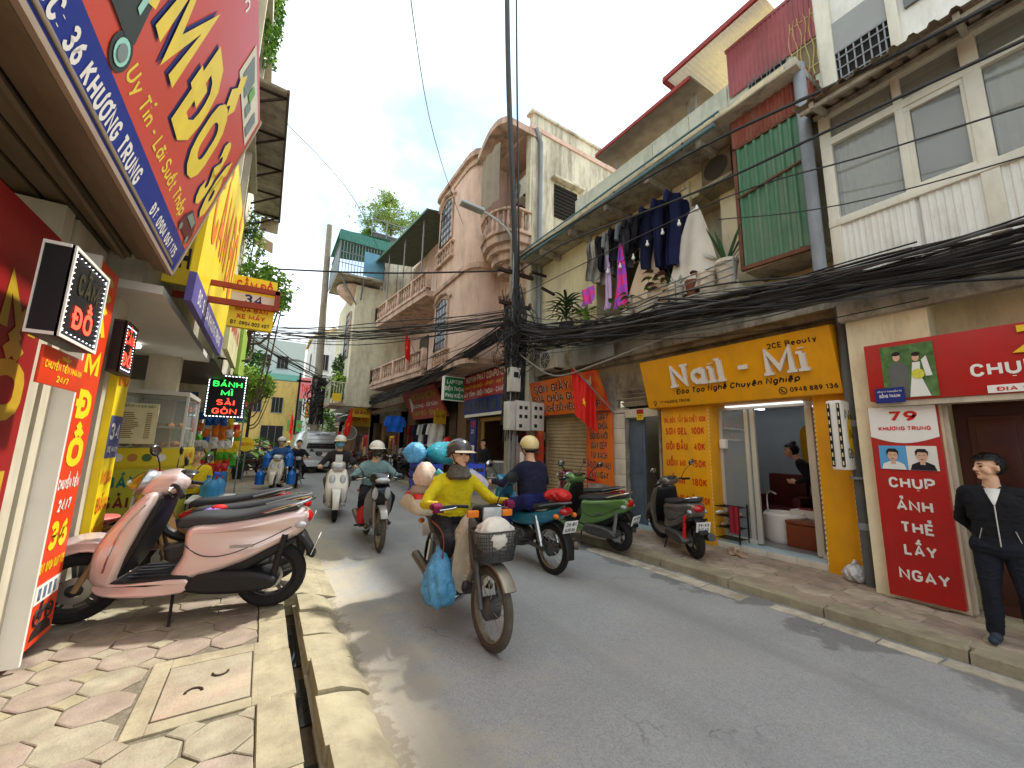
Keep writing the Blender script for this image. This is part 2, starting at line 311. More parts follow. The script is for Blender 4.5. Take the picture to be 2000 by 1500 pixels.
def text(mb, s, org, ux, uy, h, wt=.17, wd=.62, sp=.14, width=None, align='c', depth=0, shear=0, lift=.0015, out=None, serif=0):
    """letters of cap height h in the plane (ux, uy) at org; width squeezes the line to that length"""
    ux = Vector(ux).normalized(); uy = Vector(uy).normalized(); n = ux.cross(uy); org = Vector(org)
    strokes = []; cid = []; x = 0; low = 'abcdefghijklmnopqrstuvwxyz'
    for ch in s:
        if ch == ' ': x += .38; continue
        bar = ch in 'Đđ'; ch2 = {'Đ': 'D', 'đ': 'd'}.get(ch, ch); dec = unicodedata.normalize('NFD', ch2); b = dec[0]
        if b not in G: b = b.upper() if b.upper() in G else '-'
        w, ps = G[b][0], G[b][1]; w = w*wd; hw = wt/2; top = .66 if (b in low and b not in 'bdhilt') else 1.0
        for p in ps:
            S_ = [(x+hw+(q[0]*w if w else 0), hw+q[1]*(1-wt)) for q in p]; strokes.append(S_)
            if serif:
                for e, f in ((S_[0], S_[1]), (S_[-1], S_[-2])):
                    if abs(e[0]-f[0]) < .06 and abs(e[1]-f[1]) > .3: strokes.append([(e[0]-wt*.95, e[1]+(-.05 if e[1] < .3 else .05)), (e[0]+(wt*.95 if e[1] < .3 or b in 'NM' else 0), e[1]+(-.05 if e[1] < .3 else .05)), 'serif'])
        cx = x+hw+w/2; dz = top+.06; mw = .2*min(1, wd/.6)
        if bar: strokes.append([(x-hw*.9, .52), (x+hw+w*.5, .52)])
        for m in dec[1:]:
            c = ord(m)
            if c == 0x302: strokes.append([(cx-mw, dz), (cx, dz+.17), (cx+mw, dz)]); dz += .2
            elif c == 0x306: strokes.append([(cx-mw, dz+.14), (cx, dz), (cx+mw, dz+.14)]); dz += .18
            elif c == 0x31b: strokes.append([(x+hw+w-.02, top-.12), (x+hw+w+wt*.75, top+.02)])
            elif c == 0x323: strokes.append([(cx, -.17), (cx, -.12)])
            elif c == 0x301: strokes.append([(cx-.05, dz+.02), (cx+.14, dz+.2)])
            elif c == 0x300: strokes.append([(cx+.05, dz+.02), (cx-.14, dz+.2)])
            elif c == 0x303: strokes.append([(cx-mw, dz+.04), (cx-mw*.3, dz+.14), (cx+mw*.3, dz+.06), (cx+mw, dz+.15)])
            elif c == 0x309: strokes.append([(cx-.1, dz+.2), (cx+.08, dz+.2), (cx+.08, dz+.1), (cx, dz+.02)])
        cid += [x]*(len(strokes)-len(cid)); x += w+wt+sp
    tot = max(x-sp, .01); sx = h if width is None else min(h*9, width/tot)
    ox = {'c': -tot*sx/2, 'l': 0, 'r': -tot*sx}[align]
    for i, p in enumerate(strokes):
        wt_ = wt
        if p[-1] == 'serif': p = p[:-1]; wt_ = .1
        q = [p[0]]
        for a in p[1:]:
            if math.hypot(a[0]-q[-1][0], a[1]-q[-1][1]) > 1e-4: q.append(a)
        if len(q) < 2: continue
        cl_ = len(q) > 3 and math.hypot(q[0][0]-q[-1][0], q[0][1]-q[-1][1]) < 1e-3
        m = len(q); Lp = []; Rp = []
        for k in range(m):
            a = q[k-1] if k > 0 else (q[-2] if cl_ else None); c_ = q[k+1] if k < m-1 else (q[1] if cl_ else None); b_ = q[k]
            d1 = None if a is None else (b_[0]-a[0], b_[1]-a[1]); d2 = None if c_ is None else (c_[0]-b_[0], c_[1]-b_[1])
            def nm(d): l = math.hypot(*d); return (-d[1]/l, d[0]/l)
            if d1 is None: nn = nm(d2); f = 1
            elif d2 is None: nn = nm(d1); f = 1
            else:
                n1, n2 = nm(d1), nm(d2); sx_, sy_ = n1[0]+n2[0], n1[1]+n2[1]; l = math.hypot(sx_, sy_)
                if l < .2: nn = n2; f = 1
                else: nn = (sx_/l, sy_/l); f = min(1.55, 1/max(.3, nn[0]*n2[0]+nn[1]*n2[1]))
            hw = wt_/2*f; Lp.append((b_[0]+nn[0]*hw, b_[1]+nn[1]*hw)); Rp.append((b_[0]-nn[0]*hw, b_[1]-nn[1]*hw))
        z = lift+(i % 3)*.0004
        def W(p2, dz): return org+ux*(ox+(p2[0]+shear*p2[1])*sx)+uy*(p2[1]*h)+n*(z+dz)
        vs = [W(a, depth) for a in Lp]+[W(a, depth) for a in Rp]; fs = [(m+k, m+k+1, k+1, k) for k in range(m-1)]
        if depth:
            vs += [W(a, 0) for a in Lp]+[W(a, 0) for a in Rp]
            fs += [(k, k+1, 2*m+k+1, 2*m+k) for k in range(m-1)]+[(m+k+1, m+k, 3*m+k, 3*m+k+1) for k in range(m-1)]+[(0, 2*m, 3*m, m), (m-1, 2*m-1, 4*m-1, 3*m-1)]
        (out.setdefault(cid[i], MB()) if out is not None else mb).add(vs, fs)
    return mb
def letters(parent, s, org, ux, uy, h, mat, name='lettering', world=True, **k):
    if h < .11 and len(s) > 2: return text(MB(), s, org, ux, uy, h, **k).build(name, mat, parent, smooth=0, world=world)
    out = {}; text(MB(), s, org, ux, uy, h, out=out, **k)           # large letters are parts of their own
    for q in out.values(): o = q.build({'lettering': 'letter'}.get(name, name), mat, parent, smooth=0, world=world)
    return o
# ================================================================ ground, road, pavements
def road_mat():
    m = M('asphalt', (.34, .34, .325), rough=.9, var=.10, scale=1.1, bump=0)
    nt = m.node_tree; N = nt.nodes; lk = nt.links.new; b = N['Principled BSDF']; src = b.inputs['Base Color'].links[0].from_socket
    geo = N.new('ShaderNodeNewGeometry'); sep = N.new('ShaderNodeSeparateXYZ'); lk(geo.outputs['Position'], sep.inputs[0])
    def noise(sc, det=3, r=.6):
        n = N.new('ShaderNodeTexNoise'); n.inputs['Scale'].default_value = sc; n.inputs['Detail'].default_value = det; n.inputs['Roughness'].default_value = r; lk(geo.outputs['Position'], n.inputs['Vector']); return n.outputs[0]
    def mr(s, a, bb, lo, hi):
        n = N.new('ShaderNodeMapRange'); [setattr(n.inputs[i+1], 'default_value', v) for i, v in enumerate((a, bb, lo, hi))]; lk(s, n.inputs[0]); return n.outputs[0]
    def mth(op, a, bb):
        n = N.new('ShaderNodeMath'); n.operation = op
        for i, q in enumerate((a, bb)):
            if isinstance(q, (int, float)): n.inputs[i].default_value = q
            else: lk(q, n.inputs[i])
        n.use_clamp = op == 'MULTIPLY'; return n.outputs[0]
    def mix(f, a, c):
        n = N.new('ShaderNodeMix'); n.data_type = 'RGBA'; lk(f, n.inputs[0]); lk(a, n.inputs[6]); n.inputs[7].default_value = (*c, 1); return n.outputs[2]
    v = N.new('ShaderNodeTexVoronoi'); v.inputs['Scale'].default_value = 120; lk(geo.outputs['Position'], v.inputs['Vector'])
    g1 = mr(v.outputs['Color'], .15, .9, 0, 1)
    cur = mix(mr(g1, .0, .45, .42, 0), src, (.19, .188, .18)); cur = mix(mr(g1, .62, 1, 0, .4), cur, (.46, .455, .43))
    x = sep.outputs[0]; vm0 = N.new('ShaderNodeVectorMath'); vm0.operation = 'ADD'; vm0.inputs[1].default_value = (.3, .7, 0); lk(geo.outputs['Position'], vm0.inputs[0])
    sand = mth('ADD', mr(x, .75, 1.55, 1.0, 0), mr(noise(2.2, 6), .35, .65, -.35, .35)); cur = mix(mr(sand, .25, .8, 0, .8), cur, (.44, .38, .27)); grv = mth('ADD', mr(x, .74, .92, 1.0, 0), mr(noise(9, 5), .35, .65, -.6, .4)); cur = mix(mr(grv, .35, .6, 0, .75), cur, (.27, .225, .16))
    lv_ = N.new('ShaderNodeVectorMath'); lv_.operation = 'MULTIPLY'; lv_.inputs[1].default_value = (1.5, .06, 1); lk(geo.outputs['Position'], lv_.inputs[0]); ln = N.new('ShaderNodeTexNoise'); ln.inputs['Scale'].default_value = 1; ln.inputs['Detail'].default_value = 4; lk(lv_.outputs[0], ln.inputs['Vector']); cur = mix(mr(ln.outputs[0], .5, .62, 0, .35), cur, (.2, .198, .19))
    sp_ = N.new('ShaderNodeTexVoronoi'); sp_.inputs['Scale'].default_value = 1.9; lk(vm0.outputs[0], sp_.inputs['Vector']); cur = mix(mth('MULTIPLY', mr(sp_.outputs['Distance'], .03, .09, .6, 0), mr(noise(1.1, 2), .5, .6, 0, 1)), cur, (.1, .098, .092))
    dust = mr(noise(.7, 5), .5, .68, 0, .35); cur = mix(dust, cur, (.36, .325, .27))
    wet = mth('ADD', mr(x, 4.05, 4.75, 0, 1), mr(noise(1.5, 5), .3, .7, -.75, .55)); wetf = mr(wet, .55, .72, 0, .62); cur = mix(wetf, cur, (.13, .125, .115))
    crack = N.new('ShaderNodeTexVoronoi'); crack.feature = 'DISTANCE_TO_EDGE'; crack.inputs['Scale'].default_value = .42
    vm = N.new('ShaderNodeVectorMath'); vm.operation = 'ADD'; nv = N.new('ShaderNodeTexNoise'); nv.inputs['Scale'].default_value = 2.5; nv.inputs['Detail'].default_value = 5; lk(geo.outputs['Position'], nv.inputs['Vector']); lk(geo.outputs['Position'], vm.inputs[0]); lk(nv.outputs['Color'], vm.inputs[1]); lk(vm.outputs[0], crack.inputs['Vector'])
    cf = mth('MULTIPLY', mr(crack.outputs['Distance'], .002, .007, .4, 0), mr(noise(.9, 3), .56, .66, 0, 1)); cur = mix(cf, cur, (.06, .057, .052))
    lk(cur, b.inputs['Base Color']); lk(mr(wetf, 0, 1, .92, .75), b.inputs['Roughness'])
    bn = N.new('ShaderNodeBump'); bn.inputs['Strength'].default_value = .55; bn.inputs['Distance'].default_value = .004; lk(v.outputs['Distance'], bn.inputs['Height']); lk(bn.outputs[0], b.inputs['Normal'])
    return m
struct(MB().bx(-400, 400, -400, 400, -.6, -.25).build('ground', C('earth', 120, 110, 95, rough=.95, var=.2, scale=.4), smooth=0))
rd = MB()
ys = [-8+i*.5 for i in range(60)]+[22+i*3 for i in range(40)]
rd.sheet(lambda u, v: (.42+u*4.68, ys[int(round(v*(len(ys)-1)))], .012*math.sin(u*math.pi)+.004*math.sin(ys[int(round(v*(len(ys)-1)))]*1.3+u*5)-.012*(u > .95)), 12, len(ys)-1)
rd.add([(.3,-8,-.24),(5.2,-8,-.24),(5.2,140,-.24),(.3,140,-.24)], [(0,1,2,3)])
struct(rd.build('road', road_mat(), smooth=60, recalc=False))
conc = C('kerb_concrete', 160, 150, 122, rough=.92, var=.18, scale=5, bump=.5, bscale=45, stain=.45, stcol=(.17, .13, .09), stz=1)
conc2 = C('pavement_concrete', 158, 149, 126, rough=.92, var=.16, scale=3, bump=.5, bscale=60, stain=.4, stcol=(.2, .155, .11), stz=1, col2=s2l((168, 148, 126)), c2s=1.2)
joint = C('paver_joint', 118, 109, 92, rough=.95, var=.3, scale=30, bump=.6, bscale=120)
# left pavement: slab, pavers, kerb, open gutter, outer kerb stones
lp = struct(MB().bx(-1.9, .12, -6, 12.5, -.25, .107).build('left_pavement', joint, smooth=0, loc=(0, 0, 0)))
pm = [C('paver_%d' % i, *c, rough=.9, var=.22, scale=7, bump=.5, bscale=70, stain=.35, stcol=(.22, .16, .11), stz=1, col2=c2, c2s=5, c2lo=.5, c2hi=.68) for i, (c, c2) in enumerate([((152,143,120), s2l((146,132,114))), ((149,134,119), s2l((152,142,120))), ((154,146,123), s2l((148,136,117))), ((154,145,116), s2l((149,139,114)))])]
def stone(pts, h, name, mat, parent, z=0, bevel=.012):
    n = len(pts); cx = sum(p[0] for p in pts)/n; cy = sum(p[1] for p in pts)/n
    r = [(cx+(p[0]-cx)*(1-bevel/max(.03, math.hypot(p[0]-cx, p[1]-cy))), cy+(p[1]-cy)*(1-bevel/max(.03, math.hypot(p[0]-cx, p[1]-cy)))) for p in pts]
    vs = [(p[0], p[1], z-h) for p in pts]+[(p[0], p[1], z-bevel*.6) for p in pts]+[(p[0], p[1], z) for p in r]
    fs = [(i, (i+1) % n, n+(i+1) % n, n+i) for i in range(n)]+[(n+i, n+(i+1) % n, 2*n+(i+1) % n, 2*n+i) for i in range(n)]+[tuple(2*n+i for i in range(n))]
    return MB().add(vs, fs).build(name, mat, parent, smooth=20)
rn = random.Random(3)
P = .305; slab_rect = (-.42, .16, 2.98, 3.72)
def in_slab(x, y, r=.1): return slab_rect[0]-r < x < slab_rect[1]+r and slab_rect[2]-r < y < slab_rect[3]+r
for i in range(-6, 1):
    for j in range(2, 21):
        x, y = i*P-.032, j*P+.6
        if x+P/2 > .13 or y > 6.6: continue
        if in_slab(x, y, .13): continue
        c = P/2-.0035; k = .088; jt = lambda: rn.uniform(-.009, .009)
        o8 = [(c,-c+k),(c,c-k),(c-k,c),(-c+k,c),(-c,c-k),(-c,-c+k),(-c+k,-c),(c-k,-c)]
        stone([(x+a+jt(), y+b_+jt()) for a, b_ in o8], .03, 'paver', pm[rn.choice((0, 1, 1, 2))], lp, .118+rn.uniform(-.0025, .0025), .007)
        sx, sy = x+P/2, y+P/2
        if in_slab(sx, sy, .08): continue
        d = k-.004
        stone([(min(sx+d+jt(), .12), sy), (min(sx, .118), sy+d+jt()), (sx-d+jt(), sy), (min(sx, .118), sy-d+jt())], .03, 'small_paver', pm[rn.choice((0, 2, 3, 3))], lp, .1175+rn.uniform(-.0025, .0025), .007)
# cement frame and cover slab with iron handles
fr = MB()
for a in ((-.47, -.37, 2.93, 3.77), (.10, .2, 2.93, 3.77), (-.372, .102, 2.93, 3.03), (-.372, .102, 3.64, 3.77)): fr.bx(*a, .05, .121)
fr.build('cement_surround', conc, lp, smooth=0, bev=.008)
sl = thing('drain_cover', 'square concrete drain cover with two bent iron handles in the pavement', 'drain cover', (-.13, 3.33, .06))
MB().bx(-.362, .092, 3.04, 3.63, .06, .124).build('slab', conc2, sl, world=True, bev=.008)
iron = C('rust_iron', 62, 46, 38, rough=.8, metal=.3, var=.3, scale=60)
for hx, hy, a in ((-.08, 3.42, -1), (-.2, 3.24, 1)):
    MB().tube([(hx+.042*math.cos(t), hy+.045*math.sin(t)*a, .126) for t in [math.pi*k/8 for k in range(9)]], .008, 6).build('handle', iron, sl, world=True)
# inner kerb
for k in range(12):
    y0 = -2+k*.62; y1 = y0+.612
    if y0 > 4.7: break
    stone([(.125, y0), (.335+rn.uniform(-.012, .006), y0), (.335+rn.uniform(-.012, .006), min(y1, 4.76)), (.125, min(y1, 4.76))], .4, 'kerb_stone', conc, lp, .122+rn.uniform(-.006, .003), .02)
gb = MB().bx(.30, .50, -6, 4.8, -.24, -.1); struct(gb.build('gutter_bed', C('gutter_mud', 74, 62, 48, rough=.75, var=.35, scale=9, bump=.8, bscale=30), smooth=0))
gw = MB(); 
for (ya, yb) in ((1.2, 2.6), (2.95, 3.5), (3.7, 4.5)): gw.sheet(lambda u, v: (.345+.11*u+.015*math.sin(v*9), ya+(yb-ya)*v, -.088), 2, 8)
struct(gw.build('gutter_water', M('puddle', (.03, .03, .028), rough=.05, var=.1), smooth=0))
struct(MB().bx(.47, .6, -6, 4.8, -.24, .03).build('outer_kerb_base', conc, smooth=0), 'structure')
ok = struct(MB().bx(.5, .7, -6, 4.8, -.24, -.02).build('outer_kerb', conc, smooth=0))
y = -1.2
while y < 4.6:
    l = rn.uniform(.38, .56); y1 = min(y+l, 4.74); a, b_ = rn.uniform(.435, .455), rn.uniform(.74, .80); t = rn.uniform(.085, .115)
    mb = MB().add([(a, y, -.1), (b_, y, -.03), (b_, y1-.012, -.03), (a, y1-.012, -.1), (a, y, t), (a+.14, y, t-.012), (b_-.05, y, .05), (b_, y, .012), (a, y1-.012, t), (a+.14, y1-.012, t-.012), (b_-.05, y1-.012, .05), (b_, y1-.012, .012)],
                  [(4,5,9,8),(5,6,10,9),(6,7,11,10),(0,4,8,3),(7,1,2,11),(0,1,7,6,5,4),(3,8,9,10,11,2)])
    mb.build('kerb_stone', conc, ok, smooth=0, bev=.004); y = y1
# ramp slabs over the gutter further on
ramp = struct(MB().bx(.1, .72, 4.8, 12.5, -.2, .05).build('ramp_base', conc, smooth=0))
for k in range(8):
    y0 = 4.78+k*.97; y1 = y0+.955; zt = .118+rn.uniform(-.006, .004)
    MB().add([(.1,y0,0),(.84,y0,0),(.84,y1,0),(.1,y1,0),(.1,y0,zt),(.5,y0,zt-.01),(.84,y0,.012),(.1,y1,zt),(.5,y1,zt-.01),(.84,y1,.012)],
             [(4,5,8,7),(5,6,9,8),(0,1,6,5,4),(3,7,8,9,2),(1,2,9,6),(0,4,7,3)]).build('ramp_slab', conc, ramp, smooth=20, bev=.012)
struct(MB().bx(-1.95, .74, 12.5, 120, -.25, .085).build('far_left_pavement', conc2, smooth=0))
struct(MB().bx(-2.6, -1.9, -6, 12.5, -.2, .11).build('shop_floor', C('shop_tile', 150, 135, 115, rough=.5), smooth=0))
# right pavement
rp_ = struct(MB().bx(5.15, 7.2, -6, 130, -.2, .095).build('right_pavement', conc2, smooth=0))
k = 0; y = -3.0
while y < 24:
    l = .98; stone([(5.03, y), (5.32, y), (5.32, y+l-.012), (5.03, y+l-.012)], .3, 'kerb_stone', conc, rp_, .1+rn.uniform(-.006, .006), .02); y += l
pmr = [C('paver_r%d' % i, *c, rough=.9, var=.2, scale=6, bump=.4, bscale=60, stain=.5, stcol=(.15, .115, .09), stz=1) for i, c in enumerate([(172,154,134), (160,140,122), (180,164,142)])]
P2 = .36
for i in range(4):
    for j in range(-2, 17):
        x, y = 5.52+i*P2, j*P2; c = P2/2-.004; q = .1; jt = lambda: rn.uniform(-.012, .012)
        if x > 6.62: continue
        off = (j % 2)*0
        o8 = [(c,-c+q),(c,c-q),(c-q,c),(-c+q,c),(-c,c-q),(-c,-c+q),(-c+q,-c),(c-q,-c)]
        stone([(x+a+jt(), y+b_+jt()) for a, b_ in o8], .02, 'paver', pmr[rn.randrange(3)], rp_, .103+rn.uniform(-.003, .003), .006)
gs = [C('drain_block_%d' % i, *c, rough=.9, var=.2, scale=8, bump=.4, stain=.5, stcol=(.16, .12, .08), stz=1) for i, c in enumerate([(196,186,164), (182,172,152)])]
gutr = struct(MB().bx(4.6, 5.06, -6, 24, -.2, -.015).build('right_gutter', C('gutter_dark', 92, 82, 70, rough=.85, var=.3, scale=6, bump=.5), smooth=0))
for (ya, yb, xa, xb) in ((.2, 2.0, 4.78, 4.93), (2.55, 4.9, 4.66, 4.9)):
    y = ya
    while y < yb:
        l = rn.uniform(.3, .5); j = lambda: rn.uniform(-.02, .02)
        stone([(xa+j(), y), (xb+j(), y+j()), (xb+j(), y+l-.02+j()), (xa+j(), y+l-.02)], .05, 'drain_block', gs[rn.randrange(2)], gutr, .011, .005); y += l
rl = random.Random(17)
for k, (x, y) in enumerate(((.52, 3.5), (.62, 2.9), (.4, 3.05), (.5, 2.4), (-.6, 2.7), (.3, 4.1))):
    z = .125 if x < .3 else (.1 if x > .45 else -.08); a = rl.uniform(0, 6)
    tag(MB().add([(.02*math.cos(a), .02*math.sin(a), .004), (-.008*math.sin(a), .008*math.cos(a), .01), (-.02*math.cos(a), -.02*math.sin(a), .003), (.008*math.sin(a), -.008*math.cos(a), .008)], [(0, 1, 2, 3)]).build('fallen_petal', C('petal', 226, 180, 40, rough=.6), loc=(x, y, z), smooth=0), ['yellow petal on the outer kerb by the bend', 'yellow petal on the middle of the outer kerb', 'yellow petal lying down in the gutter', 'yellow petal at the kerb nearest the camera', 'yellow petal on the octagonal pavers', 'yellow petal on the inner kerb edge'][k], 'petal', 'yellow petals')
tag(MB().add([(0, 0, .004), (.06, .015, .02), (.07, .05, .006), (.02, .06, .012)], [(0, 1, 2, 3)]).build('paper_scrap', C('paper', 222, 222, 224, rough=.7), loc=(-.62, 2.62, .122), smooth=0), 'small white paper scrap on the pavers', 'paper')
# ================================================================ right-hand buildings
RX, RZ = (0, -1, 0), (0, 0, 1)           # reading direction on the right-hand facades
wht = C('white_frame', 222, 218, 200, rough=.45, var=.06, stain=.25, stcol=(.3, .26, .18))
wpanel = C('white_panel', 226, 225, 216, rough=.5, var=.05, stain=.35, stcol=(.36, .31, .22))
cream = C('cream_wall', 234, 222, 184, rough=.9, var=.1, scale=1.5, bump=.25, stain=.32, stcol=(.26, .22, .15))
dirtyconc = C('dirty_concrete', 176, 168, 150, rough=.95, var=.2, scale=2, bump=.5, bscale=30, stain=.75, stcol=(.1, .08, .06), stz=.6)
dark = M('dark_inside', (.02, .018, .016), rough=.9, var=.2)
glassd = M('window_glass', (.10, .105, .095), rough=.12, var=.15, scale=.8, spec=.8)
grey = C('grey_metal', 130, 132, 134, rough=.5, metal=.4, var=.1)
blackm = C('black_plastic', 24, 24, 25, rough=.5, var=.15)
steel = C('steel', 170, 172, 172, rough=.3, metal=.9, var=.08)
pipeg = C('grey_pvc', 140, 146, 152, rough=.5, var=.08, stain=.3)
rust = C('rust_sheet', 128, 62, 48, rough=.8, var=.25, scale=3, stain=.5, stcol=(.25, .16, .1))
greens = C('green_sheet', 74, 118, 88, rough=.5, var=.12, scale=2, stain=.35, stcol=(.25, .25, .18))
pinks = C('pink_sheet', 160, 88, 92, rough=.6, var=.1, stain=.25)
redtrim = C('red_trim', 150, 52, 46, rough=.6, var=.15)
ac_white = C('ac_casing', 212, 208, 196, rough=.5, var=.08, stain=.4, stcol=(.2, .16, .1))
def corr(mb, p0, u, v, lu, lv, pitch=.09, amp=.015, n=None, th=.0):
    """corrugated sheet: u across the ribs, v along them"""
    p0 = Vector(p0); u = Vector(u).normalized(); v = Vector(v).normalized(); w = u.cross(v); k = max(2, int(lu/pitch)); pts = []
    prof = [(0, 0), (.15, 1), (.4, 1), (.55, 0), (1, 0)]
    for i in range(k):
        for a, b in prof[:-1]: pts.append(((i+a)*lu/k, b*amp))
    pts.append((lu, 0))
    vs = []; 
    for a, b in pts:
        q = p0+u*a+w*b; vs += [q, q+v*lv]
    mb.add(vs, [(2*i, 2*i+2, 2*i+3, 2*i+1) for i in range(len(pts)-1)])
    return mb
def ac_unit(name, label, loc, rz, w=.8, h=.55, d=.3, group='air conditioner units', cat='air conditioner'):
    t = thing(name, label, cat, loc, rz, group)
    MB().bx(-w/2, w/2, -d/2, d/2, 0, h).build('casing', ac_white, t, bev=.02)
    f = MB().lathe([(.0, -d/2-.004), (h*.42, -d/2-.004)], (-w*.16, 0, h/2), 'y', 20, cap=False); f.build('fan_opening', dark, t)
    g = MB()
    for r in (.12, .24, .36, .44): g.tube([(-w*.16+h*r*math.cos(a), -d/2-.012, h/2+h*r*math.sin(a)) for a in [2*math.pi*k/20 for k in range(20)]], .006, 4, closed=True)
    for k in range(4): a = math.pi*k/4; g.bar((-w*.16-h*.44*math.cos(a), -d/2-.012, h/2-h*.44*math.sin(a)), (-w*.16+h*.44*math.cos(a), -d/2-.012, h/2+h*.44*math.sin(a)), .008)
    g.build('fan_guard', ac_white, t)
    b = MB()
    for x in (-w*.35, w*.35): b.bx(x-.02, x+.02, -d/2, d/2+.25, -.04, -.002)
    b.build('bracket', iron, t); return t

# ---------------- building 79
b79 = thing('shop_house', 'white panelled house with wide curtained windows above the red photo shop', 'building', (7.5, .2, 0))
B = lambda mb, n, m, p, **k: mb.build(n, m, p, world=True, **k)
def Bs(mb, n, m, top, part, **k):                       # sub-part: child of a part at the thing's origin
    o = mb.build(n, m, part, loc=None, **k); off = Vector(top.location); o.data.transform(Matrix.Translation(-off)); return o
w = MB().bx(6.1, 10, 1.04, 1.76, 0, 3.9).bx(6.1, 10, -4, -.9, 0, 3.9).bx(6.5, 10, -.9, 1.04, 2.35, 3.9); B(w, 'wall', cream, b79, smooth=0)
B(MB().bx(5.98, 6.1, -4, 1.8, 3.3, 3.84), 'beam', dirtyconc, b79, bev=.01)
B(MB().bx(6.1, 6.5, -.9, 1.04, 2.24, 2.35).bx(6.1, 6.16, 1.0, 1.04, .1, 2.24), 'door_frame', C('beige_trim', 196, 184, 160, rough=.7, stain=.3), b79, bev=.005)
wood = C('brown_door', 62, 30, 22, rough=.35, var=.25, scale=5, coat=.2)
d79 = B(MB().bx(6.32, 6.38, -.9, 1.0, .1, 2.24), 'door', wood, b79)
for yy in (.92, .42, -.1):
    for (z0, z1) in ((.25, .95), (1.08, 2.08)):
        Bs(MB().bx(6.295, 6.318, yy-.38, yy-.02, z0, z1).bx(6.28, 6.294, yy-.33, yy-.07, z0+.05, z1-.05), 'panel', wood, b79, d79, bev=.004)
Bs(MB().tube([(6.3, .46, 1.0), (6.24, .46, 1.0), (6.24, .46, 1.2), (6.3, .46, 1.2)], .012, 6), 'handle', C('brass', 170, 130, 60, metal=.9, rough=.3), b79, d79)
B(MB().bx(5.9, 6.5, -.9, 1.0, -.1, .13), 'step', conc, b79, bev=.01)
up = MB()
for ya, yb in ((.98, 1.72), (.4, .95), (-.25, .37), (-.95, -.28), (-1.7, -.98), (-2.6, -1.73)):
    corr(up, (6.0, yb, 3.87), (0, -1, 0), (0, 0, 1), yb-ya, .72, .055, .008)
B(up, 'cladding', wpanel, b79, smooth=0)
B(MB().bx(6.02, 6.3, -3, 1.76, 3.86, 4.6).bx(6.2, 10, -3, 1.74, 4.6, 11), 'upper_wall', wpanel, b79, smooth=0)
fm = MB()
for yy, wd in ((1.71, .12), (1.0, .075), (.43, .13), (-.3, .08), (-.95, .13), (-1.7, .08), (-2.4, .13)): fm.bx(5.97, 6.05, yy-wd/2, yy+wd/2, 3.88 if wd > .1 else 4.6, 6.22)
fm.bx(5.955, 6.06, -3, 1.77, 4.56, 4.66).bx(5.965, 6.055, -3, 1.77, 5.72, 5.82).bx(5.965, 6.055, -3, 1.77, 6.14, 6.24)
wf = B(fm, 'window_frame', wht, b79, bev=.008)
fs_ = MB()
for (ya, yb, za, zb) in ((.465, .965, 4.66, 5.72),):
    fs_.bx(5.985, 6.03, ya, yb, za, za+.06).bx(5.985, 6.03, ya, yb, zb-.06, zb).bx(5.986, 6.029, ya, ya+.06, za+.06, zb-.06).bx(5.986, 6.029, yb-.05, yb, za+.06, zb-.06)
Bs(fs_, 'sash', wht, b79, wf, bev=.006)
panes = [(1.04, 1.65, 4.66, 5.72), (.51, .91, 4.72, 5.66), (-.26, .36, 4.66, 5.72), (-.88, -.34, 4.66, 5.72), (.5, 1.65, 5.82, 6.14), (-.26, .36, 5.82, 6.14), (-.88, -.34, 5.82, 6.14), (-1.66, -1.0, 4.66, 6.1)]
paneg = M('pane_glass', (.36, .385, .35), rough=.05, var=0, alpha=.45, spec=1.0)
for q in panes: B(MB().bx(6.025, 6.03, *q), 'pane', paneg, b79, smooth=0)
B(MB().bx(6.19, 6.195, -3, 1.7, 4.6, 6.15), 'room_back', M('dim_room', (.16, .16, .13), rough=.9, var=.3, scale=1.5), b79, smooth=0)
cu = MB(); cu.sheet(lambda u, v: (6.09+.025*math.sin(u*42)+.01*math.sin(u*17), 1.62-.55*u, 4.64+1.46*v), 60, 2); cu.sheet(lambda u, v: (6.1+.02*math.sin(u*38), .35-.6*u, 4.64+1.2*v), 50, 2)
B(cu, 'curtain', C('curtain_cloth', 206, 200, 170, rough=.9, var=.12, scale=6), b79)
aw = MB(); corr(aw, (5.38, 1.84, 6.06), (0, -1, 0), (.86, 0, .3), 4.6, .92, .15, .035); B(aw, 'awning_sheet', C('rusty_awning', 176, 160, 140, rough=.6, var=.2, stain=.8, stcol=(.2, .08, .04)), b79, smooth=30)
ab = MB()
for yy in (1.66, .42, -.9): ab.bar((5.45, yy, 6.04), (6.0, yy, 6.2), .05, .07)
ab.bar((5.5, 1.8, 6.03), (5.5, -2.6, 6.03), .04, .05).bar((5.95, 1.8, 6.2), (5.95, -2.6, 6.2), .04, .05)
split(ab, 'awning_bracket', dirtyconc, b79, world=True)
g2 = B(MB().bx(6.15, 6.2, 1.0, 1.54, 6.62, 7.6), 'upper_window', dark, b79, smooth=0)
gm = MB(); [gm.bx(6.12, 6.135, yy-.008, yy+.008, 6.6, 7.15) for yy in (1.5, 1.42, 1.34, 1.26, 1.18, 1.1, 1.04)]; [gm.bx(6.115, 6.13, 1.0, 1.54, z-.008, z+.008) for z in (6.7, 6.86, 7.02, 7.12)]
Bs(gm, 'grille', grey, b79, g2, smooth=0)
B(MB().bx(6.13, 6.18, 1.0, 1.54, 7.12, 7.62), 'fabric_panel', C('grey_fabric', 150, 152, 150, var=.05), b79, smooth=0)
B(MB().bx(6.1, 6.2, 1.54, 1.7, 6.4, 9).bx(6.1, 6.2, .9, 1.0, 6.4, 9).bx(6.11, 6.2, .9, 1.6, 6.54, 6.62), 'window_surround', wht, b79, bev=.006)
B(MB().bx(6.16, 6.21, -.6, .85, 7.15, 8.2), 'upper_pane', glassd, b79, smooth=0)

